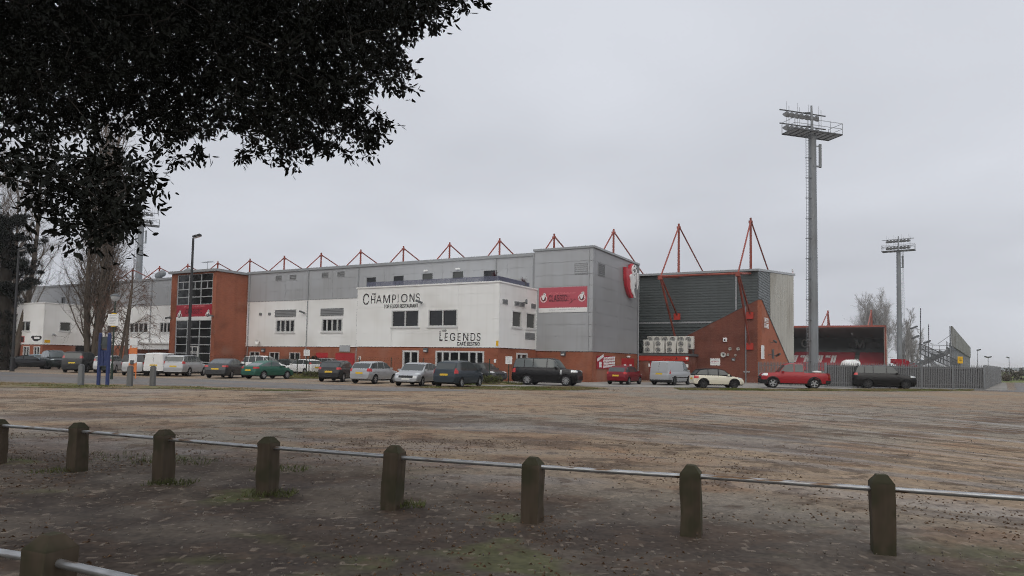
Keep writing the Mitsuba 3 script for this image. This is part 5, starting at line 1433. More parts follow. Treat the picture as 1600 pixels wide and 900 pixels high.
def car(name, shape, color, L_, W, H, x, y, yaw, label, catname='car', k=1.0, style='five', R=None, clear=.2, gh_color=None, sill=None, plate='rear', glass='car_glass', bumper=None, head=(.0, .5, .56, .10), tail=(.60, .09, .75, .12), tail_h=None, rails=False, mirror=None, group=None, roof_glass=False, extra=None):
    sp = SHAPES_[shape]
    R = R or (.315 if shape in ('hatch', 'saloon', 'coupe', 'cabrio', 'mpv') else .36)
    key = thing(name, label, catname, group or 'vehicles parked before the stand')
    M = T().translate([x, y, 0.014]).rotate([0, 0, 1], yaw).scale(k)
    flip = np.array([[-1, 0, 0, L_ / 2], [0, -1, 0, 0], [0, 0, 1, 0], [0, 0, 0, 1.0]])

    def put(parent, nm, mesh, mat, smooth=25, lab=None):
        if hasattr(mesh, 'to_mesh'):
            if mesh.num_tri() == 0:
                return None
            mesh = tm(mesh)
        mesh = mesh.copy()
        mesh.apply_transform(flip)
        return part(parent, nm, mesh, mat, M, smooth=smooth, label=lab)

    body, grown, thin = body_solid(sp, L_, W, H, clear), body_solid(sp, L_, W, H, clear, .010), body_solid(sp, L_, W, H, clear, -.014)
    gh, ghg = gh_solid(sp, L_, W, H), gh_solid(sp, L_, W, H, .007)
    gpts = np.array(sp['gh']) * [L_, H]
    belt = gpts[0, 1]
    fo, wb = sp['fo'] * L_, sp['wb'] * L_
    for ax in (fo, fo + wb):
        for s in (-1, 1):
            body -= m3.Manifold.cylinder(.34, R * 1.13, R * 1.13, 28).rotate([90, 0, 0]).translate([ax, s * (W / 2 - .13) + .17, R])
    if sp.get('bed'):
        body -= cube3(gpts[-1, 0] + .06, L_ - .06, -W / 2 + .09, W / 2 - .09, .30 * H + .1, H)
    # shut lines
    cuts = m3.Manifold()
    edges = [gpts[0, 0] + .16] + [p * L_ for p in sp['pil']][:2]
    if not sp.get('van') and len(sp['pil']) > 1:
        edges.append(min(fo + wb + .1, gpts[-1, 0]))
    for e in edges:
        cuts += cube3(e - .006, e + .006, -W, W, clear + .12, belt + .1)
    cuts += cube3(L_ * .5, L_ * 1.1, -W, W, .40 * H, .40 * H + .012) if shape not in ('pickup',) else m3.Manifold()
    body -= (cuts - thin)
    put(key, 'body', body, color)
    put(key, 'roof', gh, gh_color or color)
    # side glass
    poly = Polygon(np.vstack([gpts, [[gpts[-1, 0], belt - .05], [gpts[0, 0], belt - .05]]])).buffer(0)
    gl = poly.intersection(sbox(0, belt + .035, L_, H)).buffer(-.045)
    for p in sp['pil']:
        gl = gl.difference(sbox(p * L_ - .035, 0, p * L_ + .035, 3))
    if sp.get('van'):
        gl = gl.intersection(sbox(0, 0, sp['pil'][0] * L_, 3))
    for g_ in getattr(gl, 'geoms', [gl]):
        if g_.area < .025:
            continue
        for s in (-1, 1):
            put(key, 'side_window', ghg ^ side_prism(g_, *((.3, 1.2) if s > 0 else (-1.2, -.3))), glass)

    def slope_strip(a, b, t0, t1, wfrac, nm, mat):
        d = (b - a)
        nrm = np.array([-d[1], d[0]]) / np.linalg.norm(d)
        if nrm[1] < 0:
            nrm = -nrm
        p0_, p1_ = a + d * t0, a + d * t1
        q = Polygon([p0_ + nrm * .08, p1_ + nrm * .08, p1_ - nrm * .03, p0_ - nrm * .03])
        lim = W / 2 * wfrac
        put(key, nm, ghg ^ side_prism(q, -lim, lim), mat)

    slope_strip(gpts[0], gpts[1], .10, .96, .80, 'windscreen', glass)
    if not sp.get('van'):
        slope_strip(gpts[-1], gpts[-2], .14 if shape not in ('pickup',) else .3, .88, .74, 'rear_window', glass)
    # lamps, cut from the skin of the body
    hx, hw, hz, hh = head
    for s in (-1, 1):
        put(key, 'headlight', grown ^ (cube3(-.1, .46, min(s * W * .30, s * W), max(s * W * .30, s * W), hz * H - hh * H / 2 - .02, hz * H + hh * H / 2 - .02)), 'head_lens')
    ty, tl_, tz, th_ = tail
    both = grown + ghg
    for s in (-1, 1):
        z0, z1 = (tz - th_ / 2) * H, (tz + th_ / 2) * H
        lamp = both ^ cube3(L_ - .34, L_ + .1, min(s * W * ty * .5, s * W), max(s * W * ty * .5, s * W), z0, z1)
        put(key, 'tail_light', lamp, 'tail_red')
    b_ = bumper or 'car_plastic'
    put(key, 'grille', grown ^ cube3(-.1, .3, -W * .26, W * .26, .36 * H, .46 * H), 'car_plastic')
    put(key, 'lower_trim', body_solid(sp, L_, W, H, clear, .006) ^ cube3(-.1, L_ + .1, -W, W, 0, clear + (.09 if sill is None else sill)) - sum([m3.Manifold.cylinder(W * 1.4, R * 1.14, R * 1.14, 24).rotate([90, 0, 0]).translate([ax, W * .7, R]) for ax in (fo, fo + wb)], m3.Manifold()), 'car_plastic')
    if bumper:
        put(key, 'rear_bumper', body_solid(sp, L_, W, H, clear, .02) ^ cube3(L_ - .35, L_ + .1, -W, W, clear + .05, .33 * H), bumper)
        put(key, 'front_bumper', body_solid(sp, L_, W, H, clear, .02) ^ cube3(-.1, .35, -W, W, clear + .02, .34 * H), bumper)
    gr2 = body_solid(sp, L_, W, H, clear, .022)
    if plate in ('rear', 'both'):
        put(key, 'number_plate', gr2 ^ cube3(L_ - .3, L_ + .1, -.27, .27, .44 * H, .44 * H + .12), 'plate_yellow')
    if plate in ('front', 'both'):
        put(key, 'number_plate', gr2 ^ cube3(-.1, .25, -.26, .26, .27 * H, .27 * H + .11), 'plate_white')
    for s in (-1, 1):
        mx = gpts[0, 0] + .30
        mm = m3.Manifold.hull_points([(mx + a, s * (W / 2 + b), belt + .06 + c) for a in (-.06, .07) for b in (-.05, .12) for c in (-.05, .08)])
        put(key, 'door_mirror', mm, mirror or color)
    for e in edges[1:]:
        for s in (-1, 1):
            put(key, 'door_handle', gr2 ^ cube3(e + .06 - .26 * 0, e + .24, min(0, s * W), max(0, s * W), belt - .17, belt - .135), color if color not in ('paint_black',) else 'car_plastic')
    if rails:
        for s in (-1, 1):
            yy = s * (W / 2 * .70)
            put(key, 'roof_rail', tube_mesh([(gpts[2, 0] + .1, yy, H + .0), (gpts[2, 0] + .2, yy, H + .06), (gpts[-2, 0] - .25, yy, H + .06), (gpts[-2, 0] - .15, yy, H - .01)], [.02] * 4, 6), 'car_plastic')
    tm_, rm_ = wheel_meshes(R, STYLE[style])
    for ax in (fo, fo + wb):
        for s in (-1, 1):
            wk = num(f'{key}__wheel')
            Mw = M @ T().translate([L_ / 2 - ax, s * (W / 2 - .115), R])
            if s < 0:
                Mw = Mw @ T().rotate([0, 0, 1], 180)
            part(wk, 'tyre', tm_, None, Mw)
            part(wk, 'rim', rm_, None, Mw)
    if extra:
        extra(key, put, dict(L=L_, W=W, H=H, belt=belt, grown=grown, ghg=ghg, gpts=gpts, gr2=gr2, R=R, fo=fo, wb=wb))
    return key


def arches(key, put, c):
    """Black wheel-arch lips and sills of an off-roader or mini."""
    for ax in (c['fo'], c['fo'] + c['wb']):
        ring = m3.Manifold.cylinder(c['W'] + .2, c['R'] * 1.32, c['R'] * 1.32, 32) - m3.Manifold.cylinder(c['W'] + .6, c['R'] * 1.12, c['R'] * 1.12, 32).translate([0, 0, -.2])
        ring = ring.rotate([90, 0, 0]).translate([ax, c['W'] / 2 + .1, c['R']])
        core = cube3(0, c['L'], -c['W'] / 2 + .2, c['W'] / 2 - .2, 0, 3)
        for s in (-1, 1):
            put(key, 'arch_trim', ((c['gr2'] ^ ring) - core) ^ cube3(-1, 9, min(0, s * 3), max(0, s * 3), -1, 3), 'car_plastic')


def van_extra(key, put, c):
    put(key, 'rear_bumper', c['gr2'] ^ cube3(c['L'] - .5, c['L'] + .1, -c['W'], c['W'], .1, .23 * c['H']), 'car_plastic')
    for y0, y1 in ((.6, 2), (-2, -.6)):
        put(key, 'side_moulding', c['gr2'] ^ cube3(.9, c['L'] - .5, y0, y1, .30 * c['H'], .335 * c['H']), 'car_plastic')
    put(key, 'door_seam', c['ghg'] ^ cube3(c['L'] - .2, c['L'] + .1, -.008, .008, .6 * c['H'], .95 * c['H']), 'car_plastic')


def canopy_extra(key, put, c):
    """Dark hard canopy over a pickup's bed."""
    x0, x1, w, b, H = c['gpts'][-1, 0] + .02, c['L'] - .1, c['W'] / 2 - .06, c['belt'], c['H']
    put(key, 'bed_canopy', m3.Manifold.hull_points([(x0, s * w, b) for s in (-1, 1)] + [(x1, s * w, b) for s in (-1, 1)] + [(x0, s * (w - .15), H * .96) for s in (-1, 1)] + [(x1 - .25, s * (w - .15), H * .95) for s in (-1, 1)]), 'paint_charcoal')
    arches(key, put, c)


def bed_extra(key, put, c):
    arches(key, put, c)
    put(key, 'bed_load', trimesh.creation.icosphere(2, .3).apply_transform(np.diag([1.2, .8, .35, 1])).apply_translation([c['L'] - .75, .3, c['belt'] + .08]), 'plate_white', smooth=True)
    put(key, 'bull_bar', cat([bar([-.03, -.6, .62 * c['H'] - .35], [-.03, .6, .62 * c['H'] - .35], .06), bar([-.03, -.6, .35], [-.03, -.6, .72], .06), bar([-.03, .6, .35], [-.03, .6, .72], .06)]), 'car_plastic')


def rr_extra(key, put, c):
    for y0, y1 in ((.6, 2), (-2, -.6)):
        put(key, 'side_vent', c['gr2'] ^ cube3(1.12, 1.24, y0, y1, .42 * c['H'], .58 * c['H']), 'rim')


car('parked_car', 'boxy', 'paint_black', 4.6, 1.8, 1.75, -56.3, 75.8, 38, 'black off-roader at the far left edge, behind the charcoal open-top coupe', k=.98, style='dark')
car('parked_car', 'cabrio', 'paint_charcoal', 4.8, 1.92, 1.42, -50.9, 73.1, 43, 'charcoal soft-top coupe at the left with a bright red tail light', style='dark', gh_color='soft_roof', tail=(.55, .09, .60, .12))
car('parked_car', 'hatch', 'paint_skyblue', 3.9, 1.7, 1.5, -55.0, 81.5, 35, 'pale blue hatchback whose roof shows over the charcoal soft-top coupe', style='trim', glass='car_glass_light')
car('parked_van', 'mpv', 'paint_darkgreen', 4.6, 1.85, 1.98, -49.0, 74.4, 318, 'dark green people carrier with a pale windscreen by the wire fence', 'van', style='steel', glass='car_glass_light')
car('parked_car', 'boxy', 'paint_charcoal', 4.78, 1.93, 1.85, -39.1, 63.0, 105, 'charcoal off-roader seen from behind, left of the blue notice board', style='five', R=.38)
car('parked_car', 'suv', 'paint_silver', 4.5, 1.8, 1.55, -36.9, 63.7, 106, 'silver estate car half hidden behind the blue notice board', style='trim')
car('parked_pickup', 'pickup', 'paint_silver', 5.0, 1.8, 1.75, -31.06, 57.8, 108, 'silver pickup truck with a dark canopy right of the blue notice board', 'pickup', style='steel', extra=canopy_extra, R=.38, tail=(.82, .05, .56, .12))
car('parked_van', 'van', 'paint_white', 4.3, 1.75, 1.85, -28.7, 57.0, 100, 'small white panel van between the silver pickup and silver off-roader', 'van', style='steel', extra=van_extra, tail=(.86, .05, .50, .22))
car('parked_car', 'suv', 'paint_silver', 4.5, 1.85, 1.70, -26.9, 57.3, 91, 'silver off-roader with roof rails seen from behind, under the brick tower', style='five', rails=True, tail=(.74, .09, .66, .12), sill=.16)
car('parked_car', 'saloon', 'paint_darkgrey', 4.83, 1.86, 1.50, -22.3, 54.4, 92, 'dark grey saloon between the silver off-roader and the green coupe', style='ten', tail=(.55, .09, .62, .09))
car('parked_car', 'coupe', 'paint_green', 4.1, 1.68, 1.40, -18.8, 53.65, 65, 'metallic green three-door coupe parked beside the dark grey saloon', style='trim', glass='car_glass_light', tail=(.55, .09, .62, .09))
car('parked_car', 'mpv', 'paint_white', 4.4, 1.78, 1.78, -24.8, 69.5, 345, 'white people carrier behind the green coupe, facing right', style='trim')
car('parked_car', 'hatch', 'paint_black', 4.2, 1.75, 1.5, -23.0, 72.5, 330, 'black hatchback almost hidden behind the white people carrier', style='dark')
car('parked_car', 'hatch', 'paint_white', 4.3, 1.76, 1.52, -20.8, 69.4, 144, 'white hatchback facing left behind the grass strip', style='five')
car('parked_car', 'suv', 'paint_silver', 4.5, 1.75, 1.66, -19.3, 74.5, 330, 'silver estate whose roof shows behind the white and dark hatchbacks', style='trim', rails=True)
car('parked_car', 'hatch', 'paint_charcoal', 4.2, 1.78, 1.50, -12.7, 51.0, 85, 'charcoal hatchback left of the silver three-door hatchback', style='trim', tail=(.62, .09, .64, .11))
car('parked_car', 'hatch', 'paint_silver', 4.0, 1.74, 1.50, -9.53, 48.45, 70, 'silver three-door hatchback seen from behind, under the restaurant lettering', style='five', tail=(.66, .09, .62, .14))
car('parked_car', 'hatch', 'paint_blue', 4.2, 1.75, 1.48, -11.4, 66.5, 40, 'blue hatchback partly hidden behind the two silver hatchbacks', style='trim')
car('parked_car', 'hatch', 'paint_silver', 4.2, 1.78, 1.48, -6.17, 45.45, 258, 'silver hatchback facing the camera with a white front number plate', style='five', plate='front')
car('parked_car', 'mpv', 'paint_slate', 4.3, 1.77, 1.66, -3.33, 44.6, 68, 'slate blue people carrier seen from behind, right of the row', style='trim', tail=(.78, .07, .62, .20))
car('parked_car', 'saloon', 'paint_darkgrey', 4.4, 1.77, 1.52, -2.3, 56.3, 312, 'dark grey saloon behind the small bushes, its headlights facing right', style='trim')
car('parked_car', 'boxy', 'paint_black', 4.95, 1.92, 1.95, 2.63, 50.5, 340, 'large black off-roader side-on before the grey end block', k=1.0, style='ten', R=.39, extra=rr_extra, glass='car_glass_mid', tail=(.86, .05, .54, .16))
car('parked_car', 'hatch', 'paint_wine', 4.26, 1.77, 1.48, 9.22, 56.25, 61, 'dark red hatchback before the poster and the red door', style='five', tail=(.70, .08, .62, .12))
car('parked_van', 'van', 'paint_silver', 4.75, 1.9, 1.92, 13.1, 56.9, 54, 'silver panel van before the turnstile doors under the air conditioners', 'van', style='steel', extra=van_extra, tail=(.88, .05, .66, .36))
car('parked_car', 'hatch', 'paint_cream', 3.7, 1.69, 1.42, 15.14, 51.2, 0, 'small cream car with a black roof before the red wing wall', style='dark', gh_color='soft_roof', extra=arches, tail=(.80, .06, .56, .14), k=.99)
car('parked_pickup', 'pickup', 'paint_red', 5.0, 1.75, 1.90, 21.93, 53.8, 169, 'red double-cab pickup facing left by the palisade fence', 'pickup', style='five', R=.39, clear=.3, extra=bed_extra, bumper='car_plastic', plate='rear')
car('parked_car', 'suv', 'paint_black', 4.79, 1.93, 1.93, 30.5, 57.0, 345, 'matt black off-roader alone before the palisade fence at the right', k=.97, style='dark', R=.38, tail=(.80, .08, .62, .10))
# ------------------------------------------------------------------ trees
def curve_branch(p, d, L_, n, bend, jit, rng):
    """Polyline from p along d, curving upwards (bend) with jitter."""
    pts = [np.array(p, float)]
    d = np.array(d, float)
    for _ in range(n):
        d = d + np.array([0, 0, bend]) + rng.normal(0, jit, 3)
        d /= np.linalg.norm(d)
        pts.append(pts[-1] + d * L_ / n)
    return np.array(pts)


def bare_tree(label, x, y, H, spread, trunks, seed, limbs=16, twigs=9, fine=5, bark='poplar_bark', twig='twig_brown', rt=0.28, rise=0.10, low=0.15, droop=0.0, name='poplar_tree', out=0.55, tw=0.02, fastig=True, rust=None, leans=1.0, group=None):
    rng = np.random.default_rng(seed)
    key = thing(name, label, 'tree', group)
    limb_l, twig_l, fine_l = [], [], []
    for t in range(trunks):
        a = 2 * math.pi * t / max(1, trunks) + rng.uniform(-.4, .4)
        lean = 0.0 if trunks == 1 else rng.uniform(.07, .17) * leans
        Ht = H * (1 if t == 0 else rng.uniform(.8, 1.0))
        st = np.array([x + math.cos(a) * .35 * (trunks > 1), y + math.sin(a) * .35 * (trunks > 1), -0.1])
        tr = curve_branch(st, [math.cos(a) * lean, math.sin(a) * lean, 1], Ht, 12, .03, .025, rng)
        rad = rt * (1 - np.linspace(0, 1, 13)) ** 0.8 * (1 if t == 0 else .8) + .02
        part(key, 'trunk', tube_mesh(tr, rad, 9), bark, smooth=40)
        for i_ in range(limbs):
            f = low + (1 - low) * (i_ + rng.uniform(0, 1)) / limbs
            k_ = min(int(f * 12), 11)
            p = tr[k_] + (tr[k_ + 1] - tr[k_]) * (f * 12 - k_)
            az = rng.uniform(0, 6.283)
            l = spread * (1.15 - .75 * f) * rng.uniform(1.0, 1.7) * (1.5 if fastig else 1)
            b = curve_branch(p, [math.cos(az) * out, math.sin(az) * out, .75 if fastig else .35], l, 8, rise, .10, rng)
            limb_l.append((b, (.22 * rt * (1.1 - .7 * f) + .01) * (1 - np.linspace(0, .85, 9))))
            for j_ in range(twigs):
                q = rng.uniform(.18, 1.0)
                m_ = min(int(q * 8), 7)
                pp = b[m_] + (b[m_ + 1] - b[m_]) * (q * 8 - m_)
                bd = (b[m_ + 1] - b[m_])
                bd /= np.linalg.norm(bd)
                dd = bd + rng.normal(0, .55, 3) + np.array([0, 0, .1 if droop == 0 else -.2])
                c = curve_branch(pp, dd, l * rng.uniform(.25, .5), 5, rise * .8 - droop, .13, rng)
                twig_l.append((c, tw * (1 - np.linspace(0, .7, 6))))
                for _ in range(fine):
                    m2 = rng.integers(1, 5)
                    e = curve_branch(c[m2], (c[m2 + 1] - c[m2]) / np.linalg.norm(c[m2 + 1] - c[m2]) + rng.normal(0, .6, 3), l * rng.uniform(.10, .22), 3, rise * .5 - droop * 1.3, .16, rng)
                    fine_l.append((e, tw * .55 * (1 - np.linspace(0, .6, 4))))
    for b, r_ in limb_l[:60]:
        part(key, 'branch', tube_mesh(b, r_, 6), bark, smooth=40)
    g_ = []
    for lst, sides in ((limb_l[60:], 5), (twig_l, 3), (fine_l, 3)):
        if lst:
            g_.append(tubes(np.array([b for b, _ in lst]), np.array([r_ for _, r_ in lst]), sides))
    part(key, 'twigs', join(g_), rust or twig, kind='stuff')
    return key


bare_tree('tall bare poplar with several trunks behind the parked cars, left of the brick tower', -46.0, 76.0, 27.5, 2.9, 6, 3, limbs=26, twigs=14, fine=5, rt=.38, rise=.14, low=.09, out=.42, tw=.023, leans=1.15)
bare_tree('bare poplar at the left edge, half behind the dark pine', -66.5, 92.0, 31.0, 5.0, 3, 5, limbs=28, twigs=12, fine=5, rt=.42, rise=.12, low=.12, tw=.022)
bare_tree('small bare weeping tree with rusty twigs right of the poplar', -39.2, 70.5, 9.6, 3.0, 1, 9, limbs=22, twigs=12, fine=7, rt=.2, rise=.02, low=.25, droop=.17, name='weeping_tree', out=.8, tw=.016, fastig=False, rust='twig_rust')
bare_tree('young bare tree with reddish twigs against the poplar trunks', -42.0, 73.5, 11.0, 2.0, 2, 12, limbs=12, twigs=8, fine=4, rt=.16, rise=.06, low=.1, name='bare_tree', tw=.018, rust='twig_rust')
bare_tree('pale bare poplar behind the covered stand, widest of its group', 101.8, 195.0, 21.0, 3.8, 5, 21, limbs=30, twigs=13, fine=6, bark='twig_pale', twig='twig_pale', rt=.3, tw=.028)
bare_tree('pale bare poplar just left of the distant floodlight mast', 106.8, 200.0, 19.5, 3.4, 3, 22, limbs=26, twigs=13, fine=6, bark='twig_pale', twig='twig_pale', rt=.28, tw=.028)
bare_tree('slim pale poplar just right of the distant floodlight mast', 111.0, 195.0, 17.5, 2.0, 4, 23, limbs=26, twigs=13, fine=6, bark='twig_pale', twig='twig_pale', rt=.25, tw=.028, out=.4)
bare_tree('small pale bare tree beside the scaffold stand', 114.0, 196.0, 12.0, 1.8, 3, 24, limbs=22, twigs=13, fine=6, bark='twig_pale', twig='twig_pale', rt=.2, tw=.028)


def leaf_cloud(centres, radii, per, size, rng, flat=1.0, asp=.35):
    """Many small two-triangle leaves spread through blobs."""
    c = np.repeat(np.asarray(centres), per, axis=0)
    r = np.repeat(np.asarray(radii), per)[:, None]
    n = len(c)
    d = rng.normal(0, 1, (n, 3))
    d /= np.linalg.norm(d, axis=1, keepdims=True)
    p = c + d * r * rng.uniform(.25, 1.0, (n, 1)) ** .6 * [1, 1, flat]
    ax = d + rng.normal(0, .7, (n, 3))
    ax /= np.linalg.norm(ax, axis=1, keepdims=True)
    sd = np.cross(ax, rng.normal(0, 1, (n, 3)))
    sd /= np.linalg.norm(sd, axis=1, keepdims=True)
    s = size * rng.uniform(.6, 1.3, (n, 1))
    v = np.stack([p - ax * s, p + sd * s * asp, p + ax * s, p - sd * s * asp], 1).reshape(-1, 3)
    q = np.arange(n)[:, None] * 4
    return v, np.vstack([q + [0, 1, 2], q + [0, 2, 3]])


# the dark pine at the left
rng = np.random.default_rng(31)
pk = thing('pine_tree', 'dark evergreen pine with a thick trunk at the left edge', 'tree')
tr = curve_branch([-48.8, 66.0, -.1], [.03, 0, 1], 15.5, 12, .03, .02, rng)
part(pk, 'trunk', tube_mesh(tr, .75 * (1 - np.linspace(0, 1, 13)) ** .7 + .08, 12), 'pine_bark', smooth=40)
cs, rs = [], []
for i_ in range(46):
    f = rng.uniform(.40, 1.0)
    p = tr[min(int(f * 12), 12)]
    az = rng.uniform(0, 6.28)
    l = 3.6 * (1.15 - .8 * abs(f - .5)) * rng.uniform(.45, 1.0)
    b = curve_branch(p, [math.cos(az), math.sin(az), .05], l, 6, .05, .12, rng)
    if i_ < 20:
        part(pk, 'branch', tube_mesh(b, .09 * (1 - np.linspace(0, .8, 7)), 5), 'pine_bark')
    for q in b[2:]:
        cs.append(q + rng.normal(0, .25, 3))
        rs.append(rng.uniform(.35, .75))
v, f = leaf_cloud(cs, rs, 190, .13, rng, .6, .22)
part(pk, 'foliage', (v, f), 'pine_needle', kind='stuff')
cs = [tr[k_] + rng.normal(0, .1, 3) + np.array([math.cos(a), math.sin(a), 0]) * .7 for k_ in range(0, 5) for a in np.linspace(0, 5.5, 7)]
part(pk, 'ivy', leaf_cloud(cs, [.45] * len(cs), 120, .09, rng, 1.3, .6), 'pine_needle', kind='stuff')

# small bushes by the parked cars, and scrub beyond the fence
def bush(label, pts, size, per, leaf, mat, twig, seed, name='bush', twigs=60):
    rng = np.random.default_rng(seed)
    key = thing(name, label, 'bush')
    part(key, 'foliage', leaf_cloud([p[:3] for p in pts], [p[3] for p in pts], per, leaf, rng, .8, .4), mat, kind='stuff')
    tw = []
    for _ in range(twigs):
        p = pts[rng.integers(len(pts))]
        a = curve_branch([p[0] + rng.normal(0, .1), p[1] + rng.normal(0, .1), 0], [rng.normal(0, .5), rng.normal(0, .5), 1], p[2] + p[3] * rng.uniform(.8, 1.7), 5, .02, .15, rng)
        tw.append(a)
    v, f = tubes(np.array(tw), np.full((len(tw), 6), size) * (1 - np.linspace(0, .7, 6)), 3)
    part(key, 'stems', (v, f), twig)


bush('small green twiggy bush right of the slate people carrier', [(-2.3 + i_ * .28, 50.6 + .25 * math.sin(i_), .35 + .1 * (i_ % 2), .3) for i_ in range(6)], .012, 130, .07, 'shrub_leaf', 'twig_brown', 41)
bush('low green bush at the foot of the white hatchback and green sign posts', [(-17.6 + i_ * .4, 59.2, .3, .32) for i_ in range(5)], .012, 130, .08, 'shrub_leaf', 'twig_brown', 42)
bush('dark evergreen shrub at the foot of the brick tower', [(-21.6, 75.0, .8, .7), (-21.2, 74.6, 1.5, .5)], .02, 380, .09, 'pine_needle', 'twig_brown', 43)
bush('bare brown thicket beyond the end of the palisade fence', [(72.6 + i_ * .8, 105 + (i_ % 3), .35 + .25 * (i_ in (1, 2)), .7) for i_ in range(5)], .02, 150, .12, 'hedge_leaf', 'twig_brown', 44, 'thicket', 260)
rng = np.random.default_rng(45)
hg = [(x_, y_, rng.uniform(0, .6), rng.uniform(.9, 1.7)) for x_, y_ in [(78 + 2.4 * i_ + rng.uniform(-1, 1), 112 + 1.5 * i_) for i_ in range(26)]]
bush('low scrubby hedge line across the field at the right', hg, .02, 170, .22, 'hedge_leaf', 'twig_brown', 46, 'hedge', 150)
hg = [(152 + 3.0 * i_ + rng.uniform(-1, 1), 205 + rng.uniform(0, 10), rng.uniform(.0, 1.2), rng.uniform(1.4, 2.4)) for i_ in range(20)]
bush('rounded dark tree clump at the right edge of the field', hg, .03, 300, .35, 'hedge_leaf', 'twig_brown', 47, 'tree_clump', 100)


def hill(x0, x1, y0, h, n, seed, depth=500):
    xs_ = np.linspace(x0, x1, n)
    prof = h * (.35 + .65 * meshkit.fbm(np.c_[xs_ * .004, np.zeros(n), np.zeros(n)], 4, seed)) * np.sin(np.linspace(.05, math.pi - .05, n)) ** .4
    fine = meshkit.fbm(np.c_[xs_ * .05, np.zeros(n), np.zeros(n)], 3, seed) * 3
    V = np.vstack([np.c_[xs_, np.full(n, y0), np.full(n, -.4)], np.c_[xs_, np.full(n, y0 + 40), prof * .8 + fine], np.c_[xs_, np.full(n, y0 + depth), prof + 2], np.c_[xs_, np.full(n, y0 + 2 * depth), np.full(n, -.4)]])
    F = []
    for r_ in range(3):
        for k_ in range(n - 1):
            b = r_ * n + k_
            F += [[b, b + 1, b + n + 1], [b, b + n + 1, b + n]]
    return trimesh.Trimesh(V, F, process=False)


structure('hill', hill(300, 3800, 1500, 9, 220, 3), 'far_hill', smooth=True)
structure('hill', hill(-3600, -300, 1500, 14, 220, 6), 'far_hill', smooth=True)

